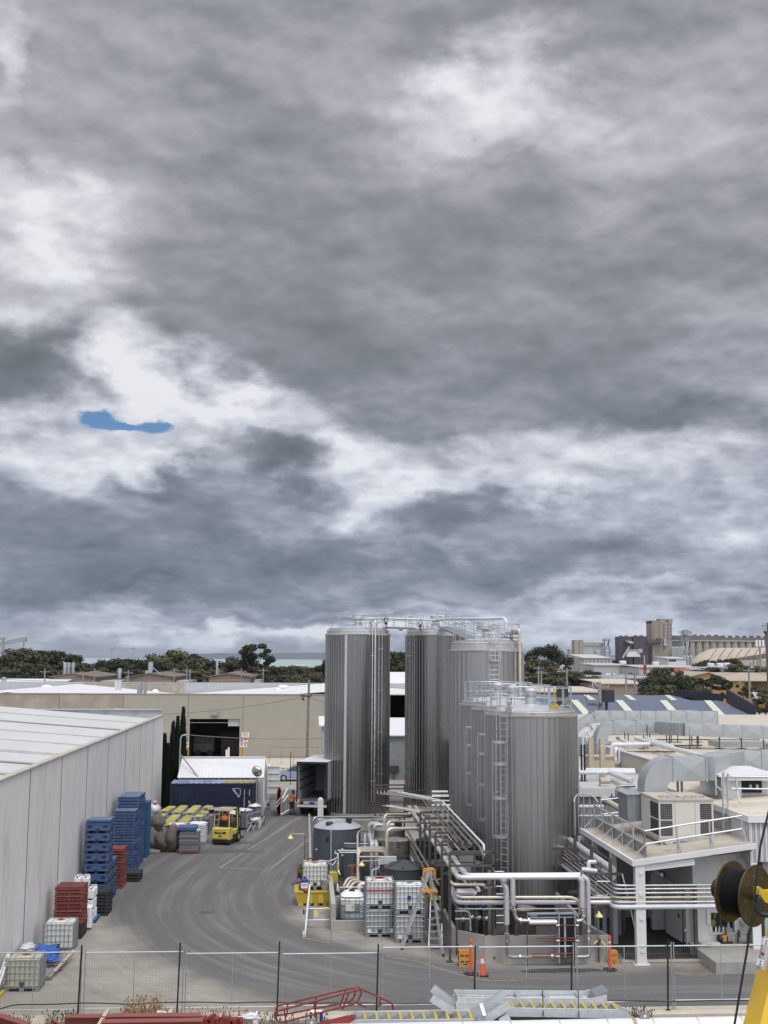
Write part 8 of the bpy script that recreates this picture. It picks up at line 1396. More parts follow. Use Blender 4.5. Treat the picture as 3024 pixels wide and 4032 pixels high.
# ---- cones, bollards, cable stands by the bund
def tbollard(x,y,Y0,lb,g):
 c=gp(x,y);t=thing('safety_bollard',lb,'bollard',c,g);mb=MB();mb.lathe([(.06,.06),(.055,.9),(.05,.98)],(c.x,c.y),14);mb.lathe([(.05,1.06),(.06,1.08),(.06,1.2),(.035,1.24),(.035,1.27)],(c.x,c.y),14);mb.build('body','cone_orange',t);mb=MB();mb.lathe([(.056,.981),(.056,1.06)],(c.x,c.y),14);mb.build('reflective_band','film',t);mb=MB();mb.lathe([(.26,0),(.26,.04),(.1,.07)],(c.x,c.y),12);mb.build('base','rubber',t)
tbollard(1853,3836,44,'orange plastic bollard at the left corner of the bund',None);tbollard(2402,3820,44,'orange plastic bollard at the right end of the bund',None)
c=gp(1899,3842);t=thing('traffic_cone','orange traffic cone with a pale band in front of the bund wall','traffic cone',c);mb=MB();mb.lathe([(.16,.05),(.085,.45)],(c.x,c.y),18,caps=False);mb.lathe([(.058,.62),(.03,.76),(.001,.77)],(c.x,c.y),18,caps=False);mb.build('body','cone_orange',t);mb=MB();mb.lathe([(.085,.45),(.058,.62)],(c.x,c.y),18,caps=False);mb.build('reflective_band','film',t);mb=MB();mb.box(c.x-.2,c.y-.2,0,c.x+.2,c.y+.2,.05);mb.build('base','rubber',t)
for i,(x,y,w,lb)in enumerate(((1836,3806,.56,'orange slatted crate behind the left bollard'),(2420,3800,.26,'orange slatted crate behind the right bollard'))):
 c=gp(x,y);t=thing('milk_crate',lb,'crate',c);mb=MB();h=.62 if i==0 else.55
 for z in(0,h*.36,h*.72):mb.box(c.x-w/2,c.y,z,c.x+w/2,c.y+.3,z+h*.2)
 for dx_ in(-w/2,-w/6,w/6,w/2-.05):mb.box(c.x+dx_,c.y+.003,.01,c.x+dx_+.05,c.y+.297,h*.92-.004)
 mb.build('body','orange',t);mb=MB();mb.box(c.x-w*.2,c.y-.008,h*.1,c.x+w*.1,c.y-.001,h*.17);mb.build('label_plate','dark',t)
 # ---- right side pipe runs past the tanks
YR=44.9
for i,(yy,r,m_)in enumerate(((3487,.042,'steel_bright'),(3501,.042,'steel_bright'),(3517,.045,'steel_bright'),(3535,.045,'pipe_tan'),(3553,.05,'steel_bright'),(3572,.095,'lagging'))):
 a=at(2424-(4 if i else 0),yy,YR);mb=MB();mb.pipe([(a.x-.0,60,a.z+.02),(a.x,YR,a.z),(at(2760,yy,YR).x,YR,a.z),(at(2880,yy,YR).x,YR,a.z)],r,.3,10,4);one('long_pipe','long pipe bending right past the white column, %s of six'%level(5-i,6),'pipe',mb,m_,'six long pipes past the white column')
for i,(x,y)in enumerate(((2414,3425),(2412,3453))):
 a=at(x,y,46.6);t=thing('lagged_pipe','%s thick white lagged pipe with a capped end right of the short tanks'%['upper','lower'][i],'pipe',a);mb=MB();mb.tube([(a.x,46.6,a.z),(a.x,66,a.z)],.14,14);mb.build('run','lagging',t)
 for y_ in(48,50.2,53):mb=MB();mb.lathe([(.148,-.02),(.148,.02)],n=14,ax=(0,1,0),o=(a.x,y_,a.z),caps=False);mb.build('band','steel_bright',t)
run('upper short white tee pipe joined to the capped pipes',.085,'pipe_white',(2318,3445,47.5),(2318,3394,47.5),(2345,3394,47.6),bend=.05);run('lower short white tee pipe joined to the capped pipes',.09,'pipe_white',(2290,3423,47.2),(2350,3430,47.2),bend=.05)
for i in range(6):x=12.3+(i%3)*.35;z=2.2+i*.3;mb=MB();mb.tube([(x,47+i*.3,z),(x,64,z)],.05,8);one('long_pipe','pipe receding beside the tanks in the shade, %s'%level(i,6),'pipe',mb,'steel_dull' if i%2 else 'steel_brown','receding pipes right of the tanks')
run('looped thin pipe under the receding pipes at the right',.025,'steel_bright',(2325,3512,46),(2338,3527,46),(2390,3526,46),(2398,3515,46));run('pipe continuing right of the downpipes, upper',.05,'pipe_tan',(2325,3535,YF+.2),(2412,3534,YF+.2));
t=thing('pipe_rack','dark support frames carrying the receding pipes right of the tanks','pipe rack',(12,46,0));a=at(2405,3480,45.6)
for y in(46,49,52):mb=MB();mb.bar((a.x+.1,y,0),(a.x+.1,y,a.z+.9),.12);mb.bar((a.x-.9,y,1.9),(a.x+.5,y,1.9),.1);mb.bar((a.x-.9,y,a.z+.3),(a.x+.5,y,a.z+.3),.1);mb.build('portal_frame','steel_brown',t)
# ================================================================ RIGHT: factory roofs, ducts, air conditioning
def duct(t,pts,w,h,m_='duct',pan=1.25,y_up=(0,0,1),puff=.035):
 """rectangular sheet duct in panels, each side creased corner to corner, with flanges between"""
 for a,b in zip(pts,pts[1:]):
  a,b=V3(a),V3(b);L_=(b-a).length;n=max(1,round(L_/pan));d=(b-a)/L_;s_=d.cross(V3((0,0,1))).normalized()*(w/2);u_=V3((0,0,h/2))
  mb=MB()
  for k in range(n):
   p,q=a+d*(L_*k/n),a+d*(L_*(k+1)/n);c=[p-s_-u_,p+s_-u_,p+s_+u_,p-s_+u_];e=[x+(q-p)for x in c]
   for i in range(4):
    j=(i+1)%4;mid=(c[i]+c[j]+e[i]+e[j])/4;o_=(mid-(p+q)/2).normalized()*puff;mb.add([c[i],c[j],e[j],e[i],mid+o_],[(0,1,4),(1,2,4),(2,3,4),(3,0,4)])
  for k in range(n+1):p=a+d*(L_*k/n);fl=MB();fl.bar(p-d*.03,p+d*.03,w+.08,h+.08);fl.build('flange','galv',t)
  mb.add([a-s_-u_,a+s_-u_,a+s_+u_,a-s_+u_],[(0,1,2,3)]);mb.add([b-s_-u_,b+s_-u_,b+s_+u_,b-s_+u_],[(3,2,1,0)]);mb.build('run',m_,t,smooth=0)
def elbow(t,c,ri,ro,y0,y1,a0,a1,m_='duct',n=12):
 mb=MB();vs=[]
 for i in range(n+1):a=R_(a0+(a1-a0)*i/n);vs+=[(c[0]+r*cos(a),y,c[1]+r*sin(a))for r,y in((ri,y0),(ro,y0),(ro,y1),(ri,y1))]
 mb.add(vs,[(i*4+j,i*4+(j+1)%4,i*4+4+(j+1)%4,i*4+4+j)for i in range(n)for j in range(4)]);mb.build('elbow',m_,t)
ZL_,ZU=5.1,6.0;yF=gp(2380,3103,ZL_).y;XB=19.4
t=thing('factory_building','white roofed factory building carrying the silver ducts right of the tanks','factory',(20,yF,0));mb=MB();mb.box(12.9,yF,3.0,17.6,112,ZL_-.25);mb.box(XB,62,3,70,118,ZU-.1)
mb.box(12.9,yF+.5,0,60,117,2.99);mb.build('wall','grey_wall',t);mb=MB();n=40
for k in range(n):x=12.9+(XB-12.9)*k/n;mb.box(x,yF-.04,3.0,x+.05,yF,ZL_-.3)
mb.build('cladding_rib','galv_light',t);mb=MB();mb.box(12.6,yF-.2,ZL_-.25,XB,112,ZL_);mb.build('roof','roof_white',t);mb=MB();mb.box(12.6,yF-.24,ZL_-.4,18,yF-.201,ZL_+.02);mb.build('gutter','white',t)
mb=MB();mb.box(XB-.1,61.6,ZL_+.001,XB+.3,73.5,ZU+.05);mb.build('parapet','roof_cream',t);mb=MB();mb.box(XB+.301,61.8,ZU-.1,70,118,ZU);mb.build('upper_roof','roof_cream',t)
mb=MB();mb.box(XB-.2,61.5,ZU+.051,XB+.4,73.6,ZU+.1);mb.build('coping','roof_white',t)
def R(lb,r,m_,*pts,**k):return run(lb,r,m_,*pts,**k)
# ducts
t=thing('roof_duct','farthest silver duct, straight and square ended, in front of the blue roofs','duct',at(2500,2850,86));Y=86;a,b=at(2817,2824,Y),at(2335,2822,Y);duct(t,[b,a],1.0,.86,'duct');duct(t,[at(2262,2868,Y),at(2335,2822,Y)],1.0,.8,'duct');c=at(2630,2798,Y+3);mb=MB();mb.box(c.x,Y+2,ZU,at(2740,2798,Y+3).x,Y+4,c.z);mb.build('plenum','duct',t)
t=thing('roof_duct','middle silver duct with a round elbow at its left, running off to the right edge','duct',at(2500,2870,76));Y=76;a=at(2412,2861,Y);hh=.76;duct(t,[a,at(2590,2862,Y),at(2700,2872,73),at(3080,2886,71)],.95,hh);c=(a.x,a.z-hh/2-.45);elbow(t,c,.45,.45+hh,Y-.47,Y+.47,90,180);z0=at(2380,2965,Y).z;mb=MB();mb.box(c[0]-.45-hh,Y-.47,ZL_-1.0,c[0]-.45,Y+.47,c[1]-.01);mb.build('riser','duct',t);mb=MB();mb.box(c[0]-.5-hh,Y-.52,c[1]-.25,c[0]-.4,Y+.52,c[1]-.15);mb.build('flange','galv',t);mb=MB()
mb.v=[];mb.add([(c[0]-.45-hh*cos(R_(q))-.45*cos(R_(q))+.45,Y-.5,c[1]+(hh+.47)*sin(R_(q)))for q in range(0,91,9)],[]);
t=thing('roof_duct','short slanting silver ducts beside the middle duct elbow, behind the nearest short tank','duct',at(2300,2900,78));duct(t,[at(2268,2912,79),at(2325,2866,79)],.9,.5,'duct_bright');duct(t,[at(2302,2916,77),at(2362,2868,77)],.7,.4,'duct_bright');mb=MB();a,b=at(2272,2890,78),at(2360,2985,78);mb.box(a.x,78,4,b.x,80,a.z-.2);mb.build('plenum','duct',t)
t=thing('roof_duct','nearest big grey duct curving up from the plenum box and running right','duct',at(2550,3040,50.5));Y=50.6;hh=1.02;a=at(2636,3025,Y);b=at(2765,3024,Y);d_=at(2890,2992,57);e_=at(3080,2994,57);duct(t,[a,b],1.1,hh,puff=.05,pan=1.5);duct(t,[b,d_],1.1,.95,puff=.05,pan=3.2);duct(t,[d_,e_],1.1,.92,puff=.05,pan=1.6);ri=.28;c=(a.x,a.z-hh/2-ri);elbow(t,c,ri,ri+hh,Y-.55,Y+.55,90,180,n=16);zp=at(2500,3118,Y).z;mb=MB();mb.box(c[0]-ri-hh,Y-.55,zp,c[0]-ri,Y+.55,c[1]+.001);mb.build('collar','duct',t)
mb=MB();mb.box(c[0]-ri-hh-.02,Y-.57,c[1]-.28,c[0]-ri+.02,Y+.57,c[1]-.2);mb.build('flange','galv',t)
for x_ in(2668,2684):mb=MB();p=at(x_,3072,Y+.4);mb.bar((p.x,Y+.4,4.2),(p.x,Y+.4,p.z+.05),.09);mb.build('support_leg','galv_dark',t)
t=thing('plenum_box','tall grey sheet metal plenum box under the nearest duct elbow','plenum',at(2500,3200,49.6));a,b=at(2470,3110,49.9),at(2530,3233,49.9);mb=MB();mb.box(a.x,49.9,b.z,b.x+.75,51.4,zp-.04);mb.build('body','galv_dark',t);mb=MB();mb.box(a.x-.1,49.8,zp-.039,b.x+.95,51.5,zp-.001);mb.build('top_flange','galv',t);mb=MB();p=at(2495,3150,49.9);mb.box(p.x-.02,49.87,b.z,p.x+.02,49.9,zp-.05);mb.build('seam','galv',t)
# legs and rails under the ducts, on the upper roof
for i in range(22):
 x_=2415+i*29;p=at(x_,2900,76-(i>10)*3);q_=gp(x_+2,2925+(i%3)*12,ZU);t=thing('duct_stand','thin steel stand under the middle duct, %s'%rows(i,22),'duct stand',(p.x,q_.y,ZU),'steel stands under the middle duct')if i%2==0 else t;mb=MB();mb.bar((p.x,q_.y,ZU),(p.x,q_.y,6.9+.5*(i%4==0)),.06);mb.bar((p.x-.3,q_.y,ZU+.05),(p.x+.3,q_.y,ZU+.05),.06,.05);mb.build('leg','steel_brown',t)
for i,(x0_,x1_,y_,z)in enumerate(((2430,2760,2936,ZU),(2560,2990,2912,ZU),(2470,2660,2960,ZU))):a,b=gp(x0_,y_,z+.1),gp(x1_,y_,z+.1);mb=MB();mb.bar(a,b,.1,.08);one('roof_rail','dark steel rail lying on the cream roof, %s of three'%['nearer left','far right','short'][i],'rail',mb,'steel_brown')
mb=MB();a,b=gp(2830,2942,ZU),gp(3060,2948,ZU);mb.box(a.x,a.y,ZU,b.x,a.y+2,ZU+.35);mb.box(a.x+3.2,a.y-1,ZU,b.x,a.y-.01,ZU+.22);one('roof_plenum','low grey box duct lying on the cream roof at the right','duct',mb,'duct')
# white pipes over the roofs
R('long white pipe slanting across the cream roof towards the big duct',.14,'pipe_white',(2504,2907,74),(2640,2945,66),(2770,2980,60));R('shorter white pipe beside the slanting one',.11,'pipe_white',(2540,2905,75),(2650,2940,68));R('white pipe along the roof edge turning down over the parapet, outer',.12,'pipe_white',(2560,2930,70),(2408,2932,70),(2408,2985,70),(2428,3005,70),bend=.2);R('white pipe dropping over the parapet, inner',.11,'pipe_white',(2425,2928,71),(2425,3005,70),(2438,3006,70),bend=.2);R('slim white downpipe on the parapet face',.07,'pipe_white',(2438,2955,69.5),(2439,3002,69.5));R('white pipe with a valve near the head of the slanting pipe',.11,'pipe_white',(2430,2906,77),(2480,2928,72),(2505,2932,72));R('rear of the double white pipes low on the near roof',.13,'pipe_white',(2270,3033,63),(2498,3034,63));R('front of the double white pipes low on the near roof',.13,'pipe_white',(2270,3041,62),(2500,3042,62));R('white pipe slanting down right from the double pipes',.13,'pipe_white',(2390,3038,62.5),(2486,3078,58));R('second white pipe slanting down right from the double pipes',.11,'pipe_white',(2400,3034,62.8),(2490,3070,58.4));R('cream open ended pipe lying on the near roof',.16,'roof_cream',(2363,3075,59.5),(2402,3074,59.5));R('thin pipe under the near roof fascia',.10,'pipe_white',(2272,3177,57),(2375,3177,57));R('lower thin pipe under the near roof fascia',.06,'pipe_white',(2272,3213,57),(2460,3213,57));R('white pipe stub low under the fascia',.12,'pipe_white',(2272,3280,57),(2300,3280,57));R('brown bent conduit rising over the near roof by the plenum box',.07,'steel_dull',(2428,3145,55.5),(2428,3095,55.5),(2500,3094,55.5),bend=.2)
mb=MB();c=at(2425,3142,55.3);mb.lathe([(.18,-.2),(.2,.2)],n=12,ax=(.6,-1,-.1),o=at(2385,3152,55.3));mb.tube([at(2385,3152,55.3),at(2470,3200,53.5)],.14,10);one('roof_pipe','dark mouthed pale pipe slanting behind the hooped ladder','pipe',mb,'roof_cream');mb=MB();c=at(2418,3143,55.4);mb.cbox(c,(.45,.15,.14));mb.bar(c+V3((-.1,0,0)),c+V3((-.12,0,.22)),.05);one('pipe_valve','blue handled valve behind the plenum box','valve',mb,'valve_blue');mb=MB();mb.blob(at(2462,3140,55),(.16,.16,.16),1,0,12,8);one('lamp_globe','white round fitting left of the plenum box','fitting',mb,'white',smooth=80)
t=thing('roof_post','square tan post standing on the near roof in front of the duct elbow','post',gp(2373,3062,ZL_));c=gp(2373,3062,ZL_);mb=MB();mb.box(c.x-.13,c.y-.13,ZL_,c.x+.13,c.y+.13,at(2373,2910,c.y).z);mb.build('shaft','timber_pale',t)
t=thing('roof_post','second tan post half hidden behind the slanting ducts','post',gp(2328,2990,ZL_));c=gp(2328,3050,ZL_);mb=MB();mb.box(c.x-.13,c.y-.13,ZL_,c.x+.13,c.y+.13,at(2328,2905,c.y).z);mb.lathe([(.28,ZL_),(.2,ZL_+.1),(.2,ZL_+.5)],(c.x,c.y),14);mb.build('shaft','timber_pale',t)
mb=MB();a,b=at(2308,2982,66),at(2420,3018,66);mb.box(a.x,66,ZL_,b.x,66.5,a.z);mb.box(a.x-.1,65.9,a.z+.001,b.x+.1,66.6,a.z+.1);mb.box(a.x,65.6,ZL_,b.x,65.99,ZL_+.25);one('roof_upstand','tan upstand wall on the near roof behind the post','roof upstand',mb,'timber_pale')
for i,x_ in enumerate((2291,2303)):c=gp(x_,3076,ZL_);mb=MB();mb.bar(c,(c.x,c.y,at(x_,2932,c.y).z),.09);mb.box(c.x-.15,c.y-.1,ZL_,c.x+.15,c.y+.1,ZL_+.03);one('black_pole','%s of two black poles on the near roof edge'%['left','right'][i],'pole',mb,'black')
mb=MB();c=at(2295,2886,70);mb.pipe([(c.x,70,ZL_),c+V3((0,0,-.1)),c+V3((.1,0,.1)),c+V3((.3,0,.1)),c+V3((.4,0,-.2)),c+V3((.5,0,-.1))],.06,.12,6);one('gooseneck_vent','white gooseneck vent pipe behind the black poles','vent pipe',mb,'pipe_white')
mb=MB();c=gp(2362,3094,ZL_);mb.bar(c,c+V3((0,0,.55)),.07);one('roof_stub','small grey post on the near roof edge','post',mb,'galv')
# ---- canopy with walkway, column and bay
cl,cr_=at(2497,3393,44.9),at(2957,3325,44.9);y2=53.4;XLc,XRc=cl.x,17.66;zl,zr_=cl.z,cr_.z
t=thing('canopy_roof','sloping skillion canopy with white fascia over the loading bay','canopy',(15,44.9,0));mb=MB();n=50;vs=[]
for i in range(n*2+1):x=XLc+(XRc-XLc)*i/(2*n);z=zl+(zr_-zl)*i/(2*n)+(.03 if i%2 else 0);vs+=[(x,44.95,z),(x,y2,z)]
mb.add(vs,[(2*i,2*i+2,2*i+3,2*i+1)for i in range(2*n)]);mb.build('roof','roof_cream',t,smooth=0);mb=MB();mb.bar((XLc,44.87,zl-.05),(XRc,44.87,zr_-.05),.12,.2);mb.bar((XLc-.05,44.8,zl-.05),(XLc-.05,y2,zl-.05),.1,.22);mb.build('fascia','white_wall',t)
mb=MB();mb.bar((XLc+.3,45.0,zl-.25),(XLc+2.4,45.0,zl-.02),.16,.24);mb.build('beam','white_wall',t);mb=MB();mb.bar((XLc+3,44.8,zl+.22),(XRc-.2,44.8,zr_-.22),.03,.05);mb.build('drip_edge','dark',t)
pc=at(2526,3800,44.95);mb=MB();mb.box(pc.x-.19,44.86,.03,pc.x+.19,44.9,zl-.02);mb.box(pc.x-.19,45.1,.03,pc.x+.19,45.14,zl-.02);mb.box(pc.x-.04,44.9,.03,pc.x+.04,45.1,zl-.02);mb.box(pc.x-.3,44.75,0,pc.x+.3,45.25,.03)
for z in(.5,.7,1.7,2.6,3.4):mb.cbox((pc.x+.02,44.84,z),(.14,.03,.1))
mb.build('column','white_wall',t);mb=MB()
for y in(48,51):mb.box(XLc-.1,y,0,XLc+.15,y+.2,zl-.05)
mb.build('column','grey_wall',t)
t=thing('walkway_rail','galvanised handrail and mesh kick panel around the canopy roof','handrail',(XLc,45,zl));mb=MB();k0,k1,k2=V3((XLc+.55,53.2,zl+.1)),V3((XLc+.55,45.3,zl+.1)),V3((XRc-.45,45.05,zr_+.08));straight_rail(mb,k0,k1,(1.0,.5),5,.035);straight_rail(mb,k1,k2,(1.0,.5),3,.035);mb.build('rail','galv_light',t);mb=MB();mb.prism([k0+V3((.05,0,.02)),k1+V3((.05,0,.02)),k1+V3((.05,0,.42)),k0+V3((.05,0,.42))],(.02,0,0));mb.build('kick_panel','timber_grey',t);mb=MB()
for i in range(6):p=k0.lerp(k1,i/5);mb=MB();mb.bar(p+V3((-.5,-.1,.02)),p+V3((0,-.1,.5)),.045);mb.build('brace','galv_light',t)
for i in range(1,4):p=k1.lerp(k2,i/3);mb=MB();mb.bar(p+V3((.1,-.14,-.02)),p+V3((0,0,.5)),.06);mb.build('brace','galv_light',t)
t=thing('caged_ladder','hooped ladder top at the far end of the walkway beside the tank','ladder',(XLc-.2,53.5,zl));mb=MB();c=V3((XLc+.35,53.6,zl));
for z in(1.15,):mb.tube([c+V3((.55*cos(R_(a)),.5*sin(R_(a))+.3,z+.35*sin(R_(a))))for a in range(0,181,15)],.035,6)
for a in range(0,181,30):p=c+V3((.55*cos(R_(a)),.5*sin(R_(a))+.3,0));mb.tube([p+V3((0,0,-1.0)),p+V3((0,0,1.15+.35*sin(R_(a))))],.022,5)
mb.build('cage','galv_light',t);mb=MB();straight_rail(mb,(XLc+.95,53.5,zl+.1),(XLc+2.6,53.3,zl+.3),(1.2,.55),1,.035);mb.build('landing_rail','galv_light',t)
# the packaged air conditioner
t=thing('air_conditioner','big cream rooftop air conditioner with dark corner grilles','air conditioner',(15.7,47.2,4.3));ax0,ax1,ay0,ay1,az0,az1=14.56,16.84,47.2,49.75,4.36,5.86
mb=MB();mb.box(ax0,ay0,az0,ax1,ay1,az1);mb.build('body','white_ac',t);mb=MB();mb.box(ax0-.04,ay0-.04,az1+.001,ax1+.04,ay1+.04,az1+.06);mb.build('top','ac_top',t);mb=MB();mb.bar((ax0,ay0+1.2,az1+.085),(ax1,ay0+1.2,az1+.085),.05,.045);mb.bar((ax0+1.1,ay0,az1+.085),(ax0+1.1,ay1,az1+.085),.05,.045);mb.build('top_trim','white_ac',t)
for fx in(.62,1.68):mb=MB();mb.lathe([(.42,az1+.061),(.42,az1+.10)],(ax0+fx,ay0+.65),20,caps=False);mb.lathe([(.1,az1+.062),(.1,az1+.1)],(ax0+fx,ay0+.65),12);mb.build('fan_ring','galv',t)
for(u0,u1)in((.06,.55),(1.72,2.2)):
 for v0,v1 in((.10,.70),(.76,1.38)):
  mb=MB();mb.box(ax0+u0,ay0-.006,az0+v0,ax0+u1,ay0-.001,az0+v1);g_=mb.build('grille','dark',t);mb=MB()
  for k in range(1,8):z=az0+v0+(v1-v0)*k/8;mb.box(ax0+u0,ay0-.02,z-.006,ax0+u1,ay0-.007,z+.006)
  for k in range(1,6):x=ax0+u0+(u1-u0)*k/6;mb.box(x-.006,ay0-.034,az0+v0,x+.006,ay0-.021,az0+v1)
  mb.build('wire_guard','timber_grey',g_)
for v0,v1 in((.10,.70),(.76,1.38)):mb=MB();mb.box(ax0-.006,ay0+.1,az0+v0,ax0-.001,ay0+1.2,az0+v1);mb.build('grille','dark',t)
mb=MB()
for x in(.66,1.5):mb.box(ax0+x,ay0-.005,az0+.03,ax0+x+.012,ay0-.001,az1-.02)
mb.build('panel_gap','joint',t);mb=MB();mb.box(ax0-.05,ay0-.05,az0-.12,ax1+.05,ay1,az0-.001)
for x in(ax0+.05,ax1-.15):
 for y in(ay0,ay1-.2):mb.box(x,y,3.6,x+.1,y+.1,az0-.121)
mb.build('base_frame','galv',t);mb=MB();p=at(2636,3315,45.9);mb.rbox(p.x-.2,45.8,p.z-.06,p.x+.12,45.95,p.z+.08,.02);mb.pipe([p+V3((.12,0,0)),p+V3((.45,0,0)),p+V3((.5,0,-.3))],.02,.1,6);one('isolator_switch','small cream isolator box on the canopy before the air conditioner','switch box',mb,'white_ac')
# ---- bay under the canopy
YW=46.6;xw=at(2731,3600,YW).x
t=thing('bay_wall','white panel wall with a window under the canopy','wall',(17,YW,0));wa,wb=at(2797,3593,YW),at(2893,3672,YW);mb=MB();zt3=4.1
mb.box(xw,YW,.12,wa.x,YW+.2,3.75);mb.box(wb.x,YW,.12,22,YW+.2,4.0);mb.box(wa.x,YW,.12,wb.x,YW+.2,wb.z);mb.box(wa.x,YW,wa.z,wb.x,YW+.2,3.95);mb.build('panel','white_wall',t)
mb=MB();mb.box(xw-.002,YW+.2,.12,xw+.2,53,3.7);mb.build('side_panel','white_wall',t);mb=MB()
for x in(2846,2905):p=at(x,3500,YW);mb.box(p.x,YW-.006,2.2,p.x+.02,YW-.001,3.8)
mb.build('panel_joint','grey_wall',t);mb=MB();mb.box(wa.x-.06,YW-.04,wb.z-.06,wb.x+.06,YW-.001,wb.z-.001);mb.box(wa.x-.06,YW-.04,wa.z+.001,wb.x+.06,YW-.001,wa.z+.06);mb.box(wa.x-.06,YW-.04,wb.z,wa.x-.001,YW-.001,wa.z);mb.box(wb.x+.001,YW-.04,wb.z,wb.x+.06,YW-.001,wa.z);fr=mb.build('window_frame','white',t)
mb=MB();mb.box(wa.x,YW+.5,wb.z,wb.x,YW+.52,wa.z);mb.build('window_interior','dark',t);mb=MB();mb.box(wa.x+.42,YW+.05,wb.z,wa.x+.45,YW+.09,wa.z);mb.build('mullion','dark_grey',t)
for k,(u,v,w_)in enumerate(((.12,.62,.16),(.30,.62,.16),(.2,.28,.3))):mb=MB();mb.blob((wa.x+u,YW+.38,wb.z+v),(w_*.5,.05,.17),k,.3,12,8);o=one('safety_vest','yellow green vest hanging behind the window, %s'%['upper left','upper right','lower'][k],'vest',mb,'yellow_pale','vests behind the window',smooth=80);
mat('vest_green',(.25,.32,.08),.8);[o_.data.materials.__setitem__(0,M['vest_green'])for o_ in bpy.data.objects if o_.name.startswith('safety_vest')]
for k,u in enumerate((.1,.28,.42,.58,.88)):mb=MB();h=.22 if k<4 else.12;x=wa.x+u;mb.lathe([(.04,wb.z),(.042,wb.z+h*.6),(.015,wb.z+h*.85),(.015,wb.z+h)],(x,YW+.2),10);one('bottle','pale bottle standing on the window ledge, %s'%rows(k,5),'bottle',mb,'plastic_white','bottles on the window ledge')
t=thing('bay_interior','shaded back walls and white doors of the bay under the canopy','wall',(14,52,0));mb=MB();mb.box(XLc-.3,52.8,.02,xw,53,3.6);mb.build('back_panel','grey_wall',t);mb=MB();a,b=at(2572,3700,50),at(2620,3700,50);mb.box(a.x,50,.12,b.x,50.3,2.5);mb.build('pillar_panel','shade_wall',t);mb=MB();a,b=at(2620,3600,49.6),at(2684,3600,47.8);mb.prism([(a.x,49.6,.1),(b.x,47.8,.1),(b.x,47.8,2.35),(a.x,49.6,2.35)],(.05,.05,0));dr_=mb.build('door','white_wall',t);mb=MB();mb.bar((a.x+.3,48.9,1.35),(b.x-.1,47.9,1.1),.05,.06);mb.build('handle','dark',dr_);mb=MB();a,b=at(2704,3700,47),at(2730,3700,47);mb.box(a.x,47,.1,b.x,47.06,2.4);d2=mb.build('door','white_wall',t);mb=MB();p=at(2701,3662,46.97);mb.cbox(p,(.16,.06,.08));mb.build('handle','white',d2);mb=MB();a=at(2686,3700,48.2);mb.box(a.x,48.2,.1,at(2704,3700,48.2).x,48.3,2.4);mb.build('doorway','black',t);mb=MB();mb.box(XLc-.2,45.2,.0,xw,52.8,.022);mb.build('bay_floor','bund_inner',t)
mb=MB();mb.box(XLc-.5,45.15,.022,22,45.3,.1);one('plinth_edge','rusty edge strip along the bay threshold','edging',mb,'pipe_tan');p,q_=at(2567,3422,48),at(2606,3445,46.6);mb=MB();mb.tube([p,q_],.06,10);one('tube_light','tube light fixed under the canopy','light',mb,'plastic_white')
for i,(x,y,h)in enumerate(((2380,3640,2.2),(2410,3600,2.4),(2437,3560,2.6),(2455,3590,2.2))):c=gp(x,3700,0);c.y=48+i*.8;c.x=at(x,y,c.y).x;mb=MB();mb.bar((c.x,c.y,0),(c.x,c.y,h),.14);mb.bar((c.x,c.y,h*.5),(c.x+.5,c.y+.3,h*.5),.06);one('steel_prop','dark steel prop in the shaded passage left of the white column, %s'%rows(i,4),'prop',mb,'steel_brown' if i%2 else 'grey_wall_dark','props in the shaded passage')
mb=MB();mb.bar(at(2450,3440,45.4),at(2514,3710,45.2),.05);one('brace_rod','pale diagonal rod leaning to the foot of the white column','rod',mb,'galv_light');c=at(2735,3490,45.6);mb=MB();mb.bar((c.x,45.6,0),(c.x,45.6,c.z),.13);mb.box(c.x-.15,45.4,0,c.x+.15,45.8,.03);one('pipe_support','brown steel post carrying the six long pipes before the window wall','post',mb,'steel_brown');mb=MB();c=at(2725,3745,46.3);mb.cbox(c+V3((-.15,.2,-.1)),(.35,.2,.5),Matrix.Rotation(.4,3,'Y'));mb.cbox(c+V3((.1,.1,-.4)),(.2,.3,.45));one('door_clutter','dark bags slumped by the open door','bag',mb,'navy')
# condenser, box, taps, hoses, plinth
t=thing('wall_condenser','white wall mounted condenser unit under the window','condenser',at(2795,3770,46.2));a,b=at(2760,3712,46.2),at(2838,3770,46.2);mb=MB();mb.rbox(a.x,46.15,b.z,b.x,46.55,a.z,.02);mb.build('casing','white_ac',t);mb=MB();cx_,cz_=a.x+(b.x-a.x)*.38,(a.z+b.z)/2;mb.lathe([(.001,0),(.24,.0),(.25,.02)],n=24,ax=(0,-1,0),o=(cx_,46.148,cz_),caps=False);mb.build('fan_grille','dark_grey',t);mb=MB()
for x in(.15,.75):mb.bar((a.x+x,46.5,b.z-.05),(a.x+x,46.2,b.z-.05),.05)
mb.bar((a.x+.35,46.5,.1),(a.x+.35,46.5,b.z),.04);mb.build('bracket','galv',t);mb=MB();p=at(2786,3520,YW-.03);mb.box(p.x-.06,YW-.06,1.1,p.x+.06,YW-.001,2.2);mb.build('duct_cover','white',t)
t=thing('tool_box','orange battery box on a dark shelf under the window','box',at(2848,3700,46.4));a,b=at(2837,3680,46.4),at(2862,3702,46.4);mb=MB();mb.rbox(a.x,46.2,b.z,b.x,46.55,a.z,.02);mb.build('body','orange',t);mb=MB();a,b=at(2836,3702,46.4),at(2878,3718,46.4);mb.box(a.x,46.2,b.z,b.x,46.59,a.z);mb.build('shelf','dark',t)
t=thing('hose_coil','coiled dark green hose hanging on the wall by the reel','hose',at(2960,3720,46.2));c=at(2962,3715,46.2);mb=MB()
